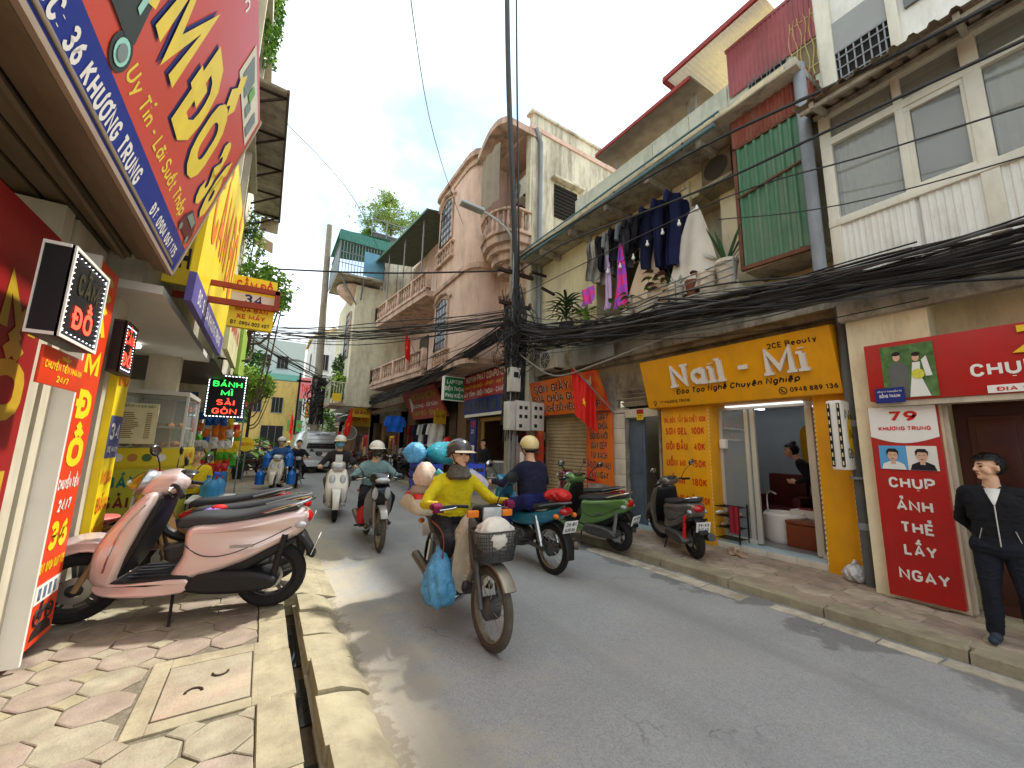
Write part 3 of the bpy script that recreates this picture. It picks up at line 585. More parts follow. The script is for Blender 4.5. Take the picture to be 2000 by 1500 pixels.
# photo shop signs
s79 = thing('shop_sign', 'long red photo shop sign with wedding couple picture and big yellow letter', 'sign', (5.9, .6, 2.25), group='shop signs')
redb = C('sign_red', 178, 32, 28, rough=.4, var=.08, stain=.14, stcol=(.2, .08, .06)); yel = C('sign_yellow', 236, 196, 40, rough=.45, var=.04); wl = C('sign_white', 232, 228, 218, rough=.5, var=.04)
navy = C('sign_navy', 28, 42, 116, rough=.45, var=.06); blk = C('sign_black', 18, 16, 15, rough=.5, var=.1); redl = C('sign_letter_red', 206, 34, 30, rough=.45, var=.05)
B(MB().bx(5.9, 6.08, -2, 1.56, 2.26, 2.92), 'board', redb, s79, bev=.006)
B(MB().bx(5.92, 6.09, -2, 1.5, 2.2, 2.258), 'trim', C('beige_trim', 196, 184, 160), s79)
PH = thing_ = None
ph = B(MB().bx(5.893, 5.899, 1.0, 1.42, 2.28, 2.87), 'photo_print', C('photo_green', 78, 112, 62, rough=.4, var=.5, scale=14), s79, smooth=0)
def flat(n, m, top, part, polys, X, d=-1):             # flat printed shapes on a plane of constant X; polys are (y,z) lists
    mb = MB(); [mb.poly([(X+d*.0006*i, p[0], p[1]) for p in (q if d < 0 else q)]) for i, q in enumerate(polys)]
    return Bs(mb, n, m, top, part, smooth=0)
def oval(cy, cz, ry, rz, n=14): return [(cy+ry*math.cos(2*math.pi*k/n), cz+rz*math.sin(2*math.pi*k/n)) for k in range(n)]
skin_p = C('print_skin', 214, 168, 140, var=.05); hair_p = C('print_hair', 30, 22, 20, var=.05)
flat('groom_suit', C('print_grey', 96, 96, 92, var=.1), s79, ph, [[(1.36,2.29),(1.22,2.29),(1.21,2.6),(1.25,2.68),(1.33,2.68),(1.37,2.6)]], 5.891)
flat('bride_dress', C('print_white', 228, 226, 214, var=.06), s79, ph, [[(1.22,2.285),(1.06,2.285),(1.12,2.52),(1.11,2.66),(1.17,2.66),(1.19,2.5)], [(1.1,2.68),(1.06,2.72),(1.03,2.5),(1.08,2.5)]], 5.889)
flat('faces', skin_p, s79, ph, [oval(1.29,2.735,.03,.045), oval(1.14,2.71,.028,.04)], 5.887)
flat('hair', hair_p, s79, ph, [oval(1.29,2.775,.034,.024), oval(1.135,2.748,.034,.024)], 5.885)
flat('bouquet', C('print_yellow', 206, 200, 70, var=.2, scale=40), s79, ph, [oval(1.135,2.53,.05,.055)], 5.884)
letters(s79, 'Z', (5.897, .33, 2.62), RX, RZ, .27, yel, wt=.24, wd=.95, depth=.02)
letters(s79, 'CHỤP', (5.897, .56, 2.44), RX, RZ, .13, wl, wt=.2, width=.42)
letters(s79, 'ẢNH', (5.897, .1, 2.44), RX, RZ, .13, wl, wt=.2, width=.34)
B(MB().bx(5.89, 5.898, -.6, .68, 2.27, 2.345), 'address_strip', wl, s79, smooth=0)
letters(s79, 'ĐỊA CHỈ: SỐ 79', (5.889, .62, 2.285), RX, RZ, .04, redl, wt=.18, width=.55, align='l')
p79 = thing('pillar_panel', 'red photo shop panel with number 79 and two portrait prints', 'sign', (6.03, 1.33, .12), group='shop signs')
B(MB().bx(6.0, 6.095, 1.06, 1.62, .15, 2.2), 'board', redb, p79, bev=.004)
def arcp(n=10): return [(1.615-.55*k/n, 1.86-.07*math.sin(math.pi*k/n)) for k in range(n+1)]
B(MB().poly([(5.996, a, b) for a, b in ([(1.065, 2.198), (1.615, 2.198)]+arcp())]), 'white_cap', wl, p79, smooth=0)
letters(p79, '79', (5.994, 1.33, 2.03), RX, RZ, .115, redl, wt=.22, width=.24)
letters(p79, 'KHƯƠNG TRUNG', (5.994, 1.33, 1.93), RX, RZ, .045, redl, wt=.22, width=.42)
po = B(MB().bx(5.99, 5.998, 1.335, 1.56, 1.5, 1.76), 'portrait_print', C('print_blue', 88, 158, 206, var=.03), p79, smooth=0)
po2 = B(MB().bx(5.99, 5.998, 1.10, 1.333, 1.5, 1.76), 'portrait_print', C('print_pale', 226, 222, 210, var=.03), p79, smooth=0)
for cy_, pp, sh in ((1.448, po, 'print_white'), (1.216, po2, 'print_navy')):
    C('print_navy', 26, 26, 40)
    flat('shoulders', MATS[sh], p79, pp, [[(cy_+.1,1.502),(cy_-.1,1.502),(cy_-.085,1.56),(cy_-.03,1.59),(cy_+.03,1.59),(cy_+.085,1.56)]], 5.988)
    flat('face', skin_p, p79, pp, [[(cy_+.02,1.56),(cy_-.02,1.56),(cy_-.02,1.61),(cy_+.02,1.61)], oval(cy_,1.65,.042,.06)], 5.986)
    flat('hair', hair_p, p79, pp, [[(cy_+.046,1.65),(cy_+.05,1.7),(cy_+.03,1.728),(cy_-.03,1.728),(cy_-.05,1.7),(cy_-.046,1.65),(cy_-.035,1.69),(cy_+.03,1.695)]], 5.983)
    flat('features', hair_p, p79, pp, [oval(cy_+.017,1.66,.008,.003,8), oval(cy_-.017,1.66,.008,.003,8), oval(cy_,1.618,.012,.003,8)], 5.982)
for s_, z_, w_ in (('CHỤP', 1.3, .36), ('ẢNH', 1.06, .28), ('THẺ', .83, .26), ('LẤY', .6, .25), ('NGAY', .34, .38)):
    letters(p79, s_, (5.997, 1.33, z_), RX, RZ, .115, wl, wt=.2, width=w_)
dt = thing('wall_plaque', 'small navy plaque with white lettering on the red sign corner', 'sign', (5.89, 1.48, 2.24)); B(MB().bx(5.872, 5.889, 1.26, 1.5, 2.235, 2.4), 'plate', navy, dt, smooth=0)
letters(dt, 'ĐỒNG THANH', (5.871, 1.38, 2.29), RX, RZ, .035, wl, wt=.2, width=.17); letters(dt, 'CÔNG TY TNHH ĐẦU TƯ', (5.871, 1.38, 2.35), RX, RZ, .018, wl, width=.2)
# drain pipe beside it
dp = thing('drain_pipe', 'dull grey drain pipe running down between yellow and red shops', 'pipe', (6.3, 1.86, .1))
B(MB().tube([(6.3, 1.86, .1), (6.3, 1.86, 3.6)], .055, 12), 'pipe', C('dark_pvc', 92, 94, 94, rough=.5, stain=.3), dp); B(MB().lathe([(.066, 0), (.066, .08)], (6.3, 1.86, .75), n=12).lathe([(.066, 0), (.066, .08)], (6.3, 1.86, 2.0), n=12).lathe([(.09,0),(.09,.03)], (6.3,1.86,1.35), n=12), 'collar', pipeg, dp)

# ---------------- yellow house (nail shop, number 77, shoe repair)
yh = thing('shop_house', 'cream yellow house with laundry balcony above nail and shoe shops', 'building', (8, 5.3, 0))
g = MB().bx(6.75, 6.95, 5.05, 5.1, 0, 3.6).bx(6.62, 7.0, 5.86, 6.22, 0, 2.55).bx(6.72, 6.9, 6.22, 8.85, 2.5, 3.6).bx(6.7, 7.0, 1.86, 2.3, 0, 3.6).bx(6.75, 6.95, 5.0, 6.22, 2.75, 3.6).bx(6.9, 7.0, 6.22, 7.0, 0, 2.5).bx(6.9, 7.0, 8.6, 8.9, 0, 2.5).bx(6.72, 6.8, 2.3, 5.05, 2.5, 3.6)
B(g, 'ground_wall', dirtyconc, yh, smooth=0)
tile = C('white_tile', 214, 206, 188, rough=.35, var=.06, stain=.3, stcol=(.3, .25, .17))
tb = B(MB().bx(6.6, 6.64, 5.84, 6.24, .1, 2.44), 'tiled_pillar', C('grout', 150, 140, 122), yh, smooth=0)
for k in range(7): Bs(MB().bx(6.594, 6.602, 5.845, 6.235, .12+k*.33, .44+k*.33), 'tile', tile, yh, tb, bev=.003)
B(MB().bx(6.6, 6.8, 5.0, 6.24, 2.32, 2.5), 'lintel', tile, yh, bev=.008)
lv = MB()
for k in range(4): lv.obx((6.68, 5.5, 2.62+k*.09), (.12, .9, .015), Euler((0, RA(40), 0)))
B(lv, 'louvre', dirtyconc, yh, smooth=0)
B(MB().bx(6.78, 6.8, 5.05, 5.98, 2.52, 3.0), 'vent_back', dark, yh, smooth=0)
d77 = B(MB().bx(6.72, 6.76, 5.42, 5.82, .12, 2.3), 'door_leaf', C('blue_grey_door', 86, 100, 116, rough=.5, stain=.2), yh, bev=.005)
for (z0, z1) in ((.3, 1.0), (1.15, 2.15)): Bs(MB().bx(6.708, 6.722, 5.48, 5.76, z0, z1), 'panel', MATS['blue_grey_door'], yh, d77, bev=.004)
B(MB().bx(8.6, 8.7, 5.05, 6.2, .1, 2.6).bx(6.9, 8.7, 6.1, 6.2, .1, 2.6).bx(6.9, 8.7, 5.05, 5.1, .1, 2.6), 'hallway_wall', C('hall_wall', 150, 140, 120, var=.1), yh, smooth=0)
B(MB().bx(6.5, 8.7, 5.02, 5.84, -.1, .14), 'threshold', C('pale_tile', 168, 186, 190, rough=.4, var=.06), yh, bev=.006)
B(MB().bx(7.6, 8.1, 5.2, 5.6, .14, .95), 'hall_cabinet', C('hall_cabinet', 150, 146, 138), yh, bev=.01)
B(MB().bx(6.55, 9, 1.8, 8.9, 3.55, 3.62).bx(6.35, 9, 1.8, 8.9, 3.62, 4.12), 'floor_band', dirtyconc, yh, smooth=0)
# upper storey
uw = MB().bx(6.55, 9, 6.6, 8.9, 4.12, 7.0).bx(6.62, 9, 3.06, 3.5, 4.12, 7.0).bx(6.62, 9, 1.8, 3.06, 4.12, 7.0).bx(6.62, 9, 3.5, 6.6, 6.55, 7.0).bx(7.35, 9, 3.5, 6.6, 4.12, 6.55).bx(6.55, 6.64, 4.05, 4.2, 4.6, 6.9)
B(uw, 'upper_wall', cream, yh, smooth=0)
B(MB().bx(7.3, 7.35, 4.4, 6.3, 4.2, 6.2), 'balcony_door', C('dim_brown', 70, 58, 44, var=.2), yh, smooth=0)
B(MB().bx(5.95, 6.62, 2.95, 6.7, 4.12, 4.24).bx(5.95, 6.0, 2.95, 6.7, 4.24, 4.3), 'ledge', dirtyconc, yh, bev=.01)
B(MB().bx(5.7, 7.6, 1.85, 8.95, 7.0, 7.13), 'eave_slab', dirtyconc, yh, bev=.008)
eb = MB(); [eb.bx(5.85, 6.6, yy-.05, yy+.05, 6.86, 7.0) for yy in (3.4, 4.5, 5.6, 6.8, 8.0)]; split(eb, 'eave_bracket', dirtyconc, yh, world=True)
B(MB().tube([(5.66, 8.6, 6.9), (5.66, 3.0, 6.9)], .035, 8).tube([(5.62, 2.9, 7.05), (5.62, 8.95, 7.1)], .02, 6), 'gutter_pipe', C('teal_pipe', 88, 120, 124, rough=.5), yh)
ec = MB(); [ec.bar((5.66, yy, 6.86), (5.72, yy, 7.06), .03) for yy in (7.4, 5.2, 3.6, 8.5)]; B(ec, 'pipe_clip', iron, yh)
par = C('parapet_paint', 192, 196, 180, rough=.85, var=.08, stain=.45, stcol=(.24, .22, .17))
B(MB().bx(6.75, 7.0, 1.86, 7.6, 7.13, 8.55).bx(6.75, 7.0, 1.86, 3.2, 8.55, 8.9), 'parapet', par, yh, smooth=0)
pj = MB(); [pj.bx(6.742, 6.75, yy-.006, yy+.006, 7.2, 8.5) for yy in (3.3, 4.1, 5.0)]; B(pj, 'parapet_joint', dirtyconc, yh, smooth=0)
pe = MB(); rnp = random.Random(5)
for k in range(34):                                   # flaking paint along the eave front
    yy = 2.0+k*.2; pe.poly([(5.695, yy, 7.02), (5.695, yy+.2, 7.02), (5.695, yy+.2, 7.06+rnp.random()*.06), (5.695, yy, 7.06+rnp.random()*.06)])
B(pe, 'flaking_paint', C('old_paint', 210, 196, 160, stain=.3), yh, smooth=0)
for (yc, wd_, z0, z1, ml) in ((2.62, .6, 7.5, 8.3, 'grey'), (2.05, .36, 7.55, 8.75, 'yellow')):
    lw = B(MB().bx(6.735, 6.75, yc-wd_/2, yc+wd_/2, z0, z1), 'lattice_window', C('lattice_back', 128, 112, 84, var=.1) if ml == 'yellow' else dark, yh, smooth=0)
    gm = MB(); n = int(wd_/.07)
    for k in range(n+1): yy = yc-wd_/2+wd_*k/n; gm.tube([(6.71, yy+.02*math.sin(z*9+k*1.6), z) for z in [z0+(z1-z0)*i/10 for i in range(11)]], .008, 4)
    for z in (z0+.15, (z0+z1)/2, z1-.12): gm.bx(6.705, 6.715, yc-wd_/2, yc+wd_/2, z-.006, z+.006)
    Bs(gm, 'lattice', C('lattice_'+ml, *((196, 180, 120) if ml == 'yellow' else (120, 122, 120)), rough=.6), yh, lw)
# roof terrace
rt = thing('roof_canopy', 'dark sheet canopy with red fascia over the cream house roof', 'roof', (7.5, 4.8, 8.5))
cs = C('canopy_sheet', 120, 108, 96, rough=.8, var=.2, stain=.4)
B(MB().obx((7.2, 5.1, 9.02), (1.6, 2.6, .05), Euler((RA(-1), RA(-3), 0))), 'sheet', cs, rt); B(MB().bar((6.4, 6.42, 9.02), (6.4, 3.82, 8.98), .05, .08).bar((6.4, 6.42, 9.02), (8, 6.42, 9.05), .05, .08), 'fascia', redtrim, rt)
split(MB().tube([(6.87, 6.1, 8.54), (6.87, 6.1, 9.0)], .03, 6).tube([(6.87, 4.0, 8.54), (6.87, 4.0, 9.0)], .03, 6).tube([(7.6, 6.1, 8.5), (7.6, 6.1, 9.0)], .03, 6), 'post', pipeg, rt, world=True)
rt2 = thing('roof_canopy', 'translucent yellow canopy with red fascia above the pink sheet fence', 'roof', (7.5, 3.3, 8.5))
ycs = MB(); corr(ycs, (6.35, 4.35, 9.42), (0, -1, 0), (1, 0, .05), 1.9, 1.7, .08, .02); B(ycs, 'sheet', C('yellow_plastic', 232, 214, 130, rough=.5, var=.1, alpha=.9), rt2)
B(MB().bar((6.35, 4.37, 9.38), (6.35, 2.4, 9.36), .05, .1).bar((6.35, 4.37, 9.38), (8, 4.37, 9.42), .05, .1), 'fascia', redtrim, rt2); split(MB().tube([(6.92, 4.2, 8.54), (6.92, 4.2, 9.4)], .03, 6).tube([(6.92, 3.2, 8.54), (6.92, 3.2, 9.4)], .03, 6).tube([(6.92, 2.6, 8.54), (6.92, 2.6, 9.4)], .03, 6), 'post', pipeg, rt2, world=True)
pf = MB(); corr(pf, (6.72, 3.25, 8.2), (0, -1, 0), (0, 0, 1), 1.5, 1.0, .07, .015)
one('sheet_fence', pf.bx(6.70, 6.76, 1.7, 3.27, 9.2, 9.26), pinks, 'dull pink corrugated sheet fence on the cream house roof', 'fence', (6.72, 2.5, 8.2), smooth=0)
# green and rust sheet box
gb_ = thing('sheet_box', 'balcony boxed in with green and rust red corrugated sheets', 'enclosure', (6.3, 2.38, 4.4))
q = MB(); corr(q, (6.0, 2.86, 4.46), (0, -1, 0), (0, 0, 1), .97, 2.08, .115, .03); corr(q, (6.6, 2.87, 4.46), (-1, 0, 0), (0, 0, 1), .6, 2.08, .115, .03); B(q, 'green_sheet', greens, gb_, smooth=20)
q = MB(); corr(q, (5.97, 2.9, 6.5), (0, -1, 0), (0, 0, 1), 1.05, .52, .1, .02); corr(q, (6.6, 2.91, 6.5), (-1, 0, 0), (0, 0, 1), .63, .52, .1, .02); corr(q, (5.97, 1.87, 6.5), (1, 0, 0), (0, 0, 1), .6, .7, .1, .02); B(q, 'rust_sheet', rust, gb_, smooth=20)
B(MB().bar((5.985, 2.88, 4.44), (5.985, 2.88, 7.0), .05).bar((5.985, 2.9, 6.5), (5.985, 1.85, 6.5), .05).bar((5.98, 2.9, 4.44), (5.98, 1.85, 4.4), .06).bar((5.965, 2.88, 5.62), (5.965, 1.88, 5.72), .03), 'frame', C('rust_frame', 104, 66, 48, rough=.85, var=.25), gb_)
B(MB().bx(6.0, 6.6, 1.88, 2.86, 4.38, 4.44), 'base', dirtyconc, gb_)
pg = thing('drain_pipe', 'pale grey drain pipe beside the green sheet box', 'pipe', (5.92, 1.9, 4.0)); B(MB().tube([(5.92, 1.9, 4.0), (5.92, 1.9, 7.15)], .075, 14), 'pipe', pipeg, pg)
# rusty air conditioner in a cage on the balcony wall
ac0 = thing('air_conditioner', 'old brown boxed air conditioner under the eave beside green sheets', 'air conditioner', (6.4, 3.36, 6.35)); brn = C('old_brown', 112, 92, 66, rough=.7, var=.2, stain=.4)
B(MB().bx(6.3, 6.6, 3.1, 3.64, 6.38, 6.93), 'casing', brn, ac0, bev=.015); B(MB().bx(6.22, 6.64, 3.06, 3.68, 6.3, 6.36), 'tray', C('tray', 156, 144, 116, stain=.4), ac0, bev=.005)
B(MB().lathe([(0, 6.296), (.22, 6.296)], (0, 0, 0), 'x', 20, cap=False).xf(Matrix.Translation((0, 3.37, 6.65))), 'fan_opening', C('dark_brown', 52, 42, 30), ac0)
# ---------------- nail shop front
ylw = C('nail_yellow', 236, 164, 6, rough=.5, var=.05, stain=.2, stcol=(.3, .2, .06)); brnl = C('nail_dark', 52, 34, 18, rough=.5)
ns = thing('shop_sign', 'large yellow nail shop sign with raised white letters leaning outwards', 'sign', (6.3, 3.45, 2.45), group='shop signs')
NU = Vector((-.25, 0, .88)).normalized()
def on_nail(y, t): return Vector((6.35, y, 2.45))+NU*t           # t: metres up the board
B(MB().add([(6.35,1.93,2.45),(6.35,5.0,2.45),(6.1,5.0,3.33),(6.1,1.93,3.33),(6.75,1.93,2.42),(6.75,5.0,2.42),(6.5,5.0,3.4),(6.5,1.93,3.4)], [(0,1,2,3),(1,5,6,2),(4,0,3,7),(3,2,6,7),(1,0,4,5),(5,4,7,6)]), 'board', ylw, ns, bev=.008, recalc=True)
letters(ns, 'Nail - Mi', on_nail(3.3, .36), RX, NU, .38, wl, wt=.17, wd=.62, width=2.1, depth=.06, sp=.2, serif=1)
letters(ns, '2CE Beauty', on_nail(2.4, .73), RX, NU, .085, brnl, wt=.2, width=.62)
letters(ns, 'Đào Tạo Nghề Chuyên Nghiệp', on_nail(3.36, .215), RX, NU, .1, blk, wt=.2, shear=.25, width=1.95)
letters(ns, '77 KHƯƠNG TRUNG', on_nail(4.72, .07), RX, NU, .055, blk, wt=.2, width=.62, align='l')
letters(ns, '0948 889 136', on_nail(2.25, .07), RX, NU, .07, blk, wt=.22, width=.56)
ic = MB()
ic.tube([on_nail(4.83+.03*math.cos(a), .1+.035*math.sin(a))-Vector((.004, 0, 0)) for a in [2*math.pi*k/12 for k in range(12)]], .006, 4, closed=True); ic.bar(on_nail(4.83, .03)-Vector((.004,0,0)), on_nail(4.83, .07)-Vector((.004,0,0)), .012, .012)
ic.tube([on_nail(2.62+.05*math.cos(a), .1+.05*math.sin(a))-Vector((.004, 0, 0)) for a in [2*math.pi*k/16 for k in range(16)]], .006, 4, closed=True); ic.tube([on_nail(2.64, .125)-Vector((.004,0,0)), on_nail(2.63, .09)-Vector((.004,0,0)), on_nail(2.6, .075)-Vector((.004,0,0))], .009, 5)
B(ic, 'pictogram', blk, ns)
nsh = thing('nail_salon', 'yellow pillars and sliding glass front of the nail shop', 'shop front', (6.7, 3.4, .12))
B(MB().bx(6.5, 6.86, 3.88, 4.84, .1, 2.44), 'pillar', ylw, nsh, bev=.008); B(MB().bx(6.5, 6.86, 1.97, 2.34, .1, 2.44), 'pillar', ylw, nsh, bev=.008)
dots = MB()
for k in range(34):
    z = .2+k*.065
    for yy in (3.885, 1.975, 2.335): dots.bx(6.494, 6.5, yy-.008, yy+.008, z, z+.03)
B(dots, 'light_strip', C('strip_lights', 226, 206, 150, rough=.4), nsh, smooth=0)
NT = [('TRẢ GÓT, TẨY DA CHẾT 100K', 2.16, .1, .86), ('SƠN GEL  100K', 1.94, .13, .78), ('GỘI ĐẦU   40K', 1.66, .13, .78), ('UỐN MI   150K', 1.36, .13, .78), ('NỐI MI   180K', 1.04, .13, .78), ('MASSAGE CHÂN 120K', .74, .12, .86)]
for s_, z_, h_, w_ in NT: letters(nsh, s_, (6.497, 4.36, z_), RX, RZ, h_, C('nail_red', 206, 52, 20, rough=.5), wt=.2, wd=.5, width=w_)
alu = C('aluminium_frame', 206, 202, 188, rough=.4, metal=.2, var=.05)
fr = MB()
for yy, wd_ in ((3.86, .05), (3.42, .06), (3.32, .07), (2.52, .09), (2.36, .05)): fr.bx(6.8, 6.85, yy-wd_/2, yy+wd_/2, .22, 2.42)
fr.bx(6.795, 6.855, 2.34, 3.88, 2.36, 2.44).bx(6.795, 6.855, 2.34, 2.5, .2, .26).bx(6.795, 6.855, 3.36, 3.88, .2, .27)
B(fr, 'glass_frame', alu, nsh, bev=.004)
clear = M('clear_glass', (.4, .45, .45), rough=.02, var=0, alpha=.34, spec=1.0)
for (ya, yb) in ((3.45, 3.84), (3.35, 3.42), (2.385, 2.475)): B(MB().bx(6.82, 6.826, ya, yb, .27, 2.36), 'glass_pane', clear, nsh, smooth=0)
B(MB().bx(6.55, 6.95, 2.34, 3.9, -.1, .2), 'sill_step', C('pale_tile', 168, 186, 190), nsh, bev=.006)
for k in range(4): B(MB().bx(6.542, 6.55, 2.35+k*.385, 2.725+k*.385, .1, .19), 'step_tile', tile, nsh, bev=.003)
B(MB().bx(6.7, 6.76, 2.55, 3.7, 2.4, 2.43), 'tube_light', M('tube_lit', (.9, .95, 1), emit=.4), nsh)
B(MB().bx(6.72, 6.82, 3.74, 3.85, 1.7, 1.86), 'card_box', wl, nsh, bev=.02)
# room behind the glass
room = C('room_paint', 150, 156, 160, rough=.8, var=.05)
B(MB().bx(9.6, 9.7, 1.9, 5, .1, 2.7).bx(6.9, 9.7, 4.95, 5.0, .1, 2.7).bx(6.95, 9.7, 1.86, 1.9, .1, 2.7), 'room_wall', room, nsh, smooth=0)
B(MB().bx(6.86, 9.7, 1.9, 5, .1, .21), 'room_floor', C('room_floor', 130, 128, 124, rough=.3), nsh, smooth=0); B(MB().bx(6.86, 9.7, 1.9, 5, 2.62, 2.7), 'room_ceiling', wl, nsh, smooth=0)
B(MB().bx(7.4, 9.2, 3.2, 3.3, 2.57, 2.61).bx(7.4, 9.2, 4.2, 4.3, 2.57, 2.61), 'ceiling_lamp', M('lamp_lit', (.85, .93, 1), emit=1.3), nsh)
B(MB().bx(7.3, 9.5, 4.8, 4.95, 1.9, 1.93).bx(7.3, 9.5, 4.8, 4.95, 2.15, 2.18), 'wall_shelf', wl, nsh)
bt = MB(); rnb = random.Random(2)
for k in range(22): x = 7.4+k*.09; bt.lathe([(.022, 0), (.022, .08), (.01, .1), (.01, .13)], (x, 4.87, 1.93+(k % 2)*.25), n=6)
B(bt, 'bottle', C('polish_bottles', 190, 120, 110, rough=.3, var=.5, scale=20), nsh)
sofa = C('oxblood_leather', 74, 22, 24, rough=.4, var=.15)
for k, (x, y) in enumerate(((8.3, 3.6), (8.6, 3.0))):
    ch = thing('armchair', ['oxblood leather armchair by the sink inside nail shop', 'oxblood leather armchair beside the bending woman inside nail shop'][k], 'chair', (x, y, .21), group='nail shop armchairs')
    MB().bx(-.32, .32, -.3, .3, .12, .45).build('seat', sofa, ch, bev=.04); MB().bx(.2, .38, -.32, .32, .3, 1.05).build('backrest', sofa, ch, bev=.05); 
    for s_ in (-1, 1): MB().bx(-.32, .32, s_*.34-.07, s_*.34+.07, .1, .66).build('armrest', sofa, ch, bev=.04)
st = thing('padded_stool', 'square brown padded stool just inside the glass door', 'stool', (7.35, 2.78, .21)); MB().bx(-.24, .24, -.3, .3, 0, .34).build('box', C('tan_leather', 122, 60, 34, rough=.45, var=.12), st, bev=.02); MB().bx(-.25, .25, -.31, .31, .34, .4).build('cushion', MATS['tan_leather'], st, bev=.03)
cb = thing('foot_basin', 'white rounded foot basin with chrome tap inside the nail shop', 'basin', (7.5, 3.25, .21)); MB().lathe([(.28, 0), (.31, .05), (.31, .42), (.27, .46), (.24, .38), (.0, .3)], n=18).build('bowl', wl, cb); MB().tube(spline([(.0, .25, .44), (0, .25, .7), (0, .2, .78), (0, .1, .74)], 4), .014, 6).build('tap', steel, cb)
tw = thing('washing_bench', 'low white bench with a red towel inside the nail shop', 'bench', (7.9, 2.75, .21)); MB().bx(-.2, .2, -.55, .5, .1, .5).build('bench_top', wl, tw, bev=.02); MB().sheet(lambda u, v: (-.21+.3*u, -.1+.5*v, .51-(.0 if u > .3 else (.3-u)*.9)+.01*math.sin(v*20)), 8, 12).build('towel', C('red_towel', 150, 34, 44, rough=.9, var=.1), tw)
lan = thing('hanging_ornament', 'red paper ornament hanging on the nail shop wall', 'ornament', (7.9, 4.7, 1.2)); MB().bx(-.06, .06, -.02, .02, 0, .7).build('tassel_strip', redl, lan, bev=.01); MB().ell((0, 0, .78), (.1, .06, .1)).build('knot', redl, lan)
mir = thing('wall_mirror', 'tall arched mirror on the nail shop back wall', 'mirror', (9.58, 3.5, 1.3)); MB().prism([(-.22, 0), (.22, 0), (.22, .75)]+[(.22*math.cos(a), .75+.22*math.sin(a)) for a in [math.pi*k/8 for k in range(1, 8)]]+[(-.22, .75)], 'x', -.03, 0).build('glass', M('mirror', (.7, .72, .74), rough=.05, metal=1, var=0), mir)
# shoe rack and slippers by the door
rk = thing('shoe_rack', 'black wire shoe rack with shoes and a dark red cloth', 'rack', (6.66, 3.72, .2))
q = MB(); 
for z in (.05, .22, .4, .55): [q.bar((-.12+k*.08, -.22, z), (-.12+k*.08, .22, z), .012) for k in range(4)]
for x in (-.14, .14):
    for y in (-.23, .23): q.bar((x, y, 0), (x, y, .6), .018)
q.build('frame', blackm, rk)
shoe = C('tan_shoe', 176, 146, 116, rough=.7, var=.2)
for k in range(5): MB().ell((0, -.16+k*.08, .26 if k % 2 else .44), (.11, .035, .03), 8, 6).build('shoe', [shoe, wl, brn][k % 3], rk)
MB().sheet(lambda u, v: (-.16+.02*math.sin(v*14), -.26+.18*v, .58-.42*u), 6, 10).build('cloth', MATS['red_towel'], rk)
for k, (x, y, r) in enumerate(((6.28, 3.5, .5), (6.22, 3.36, 1.0))):
    sp_ = thing('slipper', ['beige slipper lying before the nail shop step', 'beige slipper tipped against its pair by the step'][k], 'slipper', (x, y, .105), r, 'beige slippers')
    MB().puff([(-.12, 0), (.12, 0), (.13, .03), (0, .04), (-.12, .03)], .045, .015, None, 3).build('sole', shoe, sp_); MB().tube([(.03+.02*math.sin(a), .045*math.cos(a), .03+.05*math.sin(a)) for a in [math.pi*k/8 for k in range(9)]], .018, 6).build('strap', shoe, sp_)
pb = thing('plastic_bag', 'tied white plastic bag left at the yellow pillar foot', 'bag', (6.38, 2.02, .1)); 
def bag(seed, rx, ry, rz_, crumple=.13, nu=30, nv=18, drop=False):
    r_ = random.Random(seed); mb = MB(); ph = [r_.uniform(0, 6.28) for _ in range(8)]
    for i in range(nv+1):
        t = i/nv
        for j in range(nu):
            a = 2*math.pi*j/nu; pr = (math.sin(math.pi*min(1, (t**.75*.87+.11 if drop else t*.8+.13)))**.7 if t < .99 else .3)*(1 if t > .05 else .8)
            k = 1+crumple*((math.sin(3*a+ph[0]+t*4)+.7*math.sin(5*a+ph[1]-t*7)+.6*math.sin(8*a+ph[2]+t*11))*.45+1.1*(abs(math.sin(4.5*a+ph[4]+t*5))-.6)+.7*(abs(math.sin(7*a-ph[5]-t*13))-.6))
            mb.v.append((rx*pr*k*math.cos(a), ry*pr*k*math.sin(a), rz_*(t+.03*math.sin(4*a+ph[3]))))
    mb.f = [(i*nu+j, i*nu+(j+1) % nu, (i+1)*nu+(j+1) % nu, (i+1)*nu+j) for i in range(nv) for j in range(nu)]+[tuple(range(nu-1, -1, -1)), tuple(nv*nu+j for j in range(nu))]
    mb.mi = [0]*len(mb.f); return mb
wbag = M('white_bag', (.72, .72, .7), rough=.35, var=.1, scale=20, bump=1, bscale=26, bd=.04)
bag(4, .15, .12, .2).build('sack', wbag, pb, smooth=50); MB().tube(spline([(0, 0, .17), (.05, .02, .24), (.09, .0, .2)], 4), .012, 5).tube(spline([(0, 0, .17), (-.05, -.02, .25), (-.09, 0, .22)], 4), .012, 5).build('knot', wbag, pb)
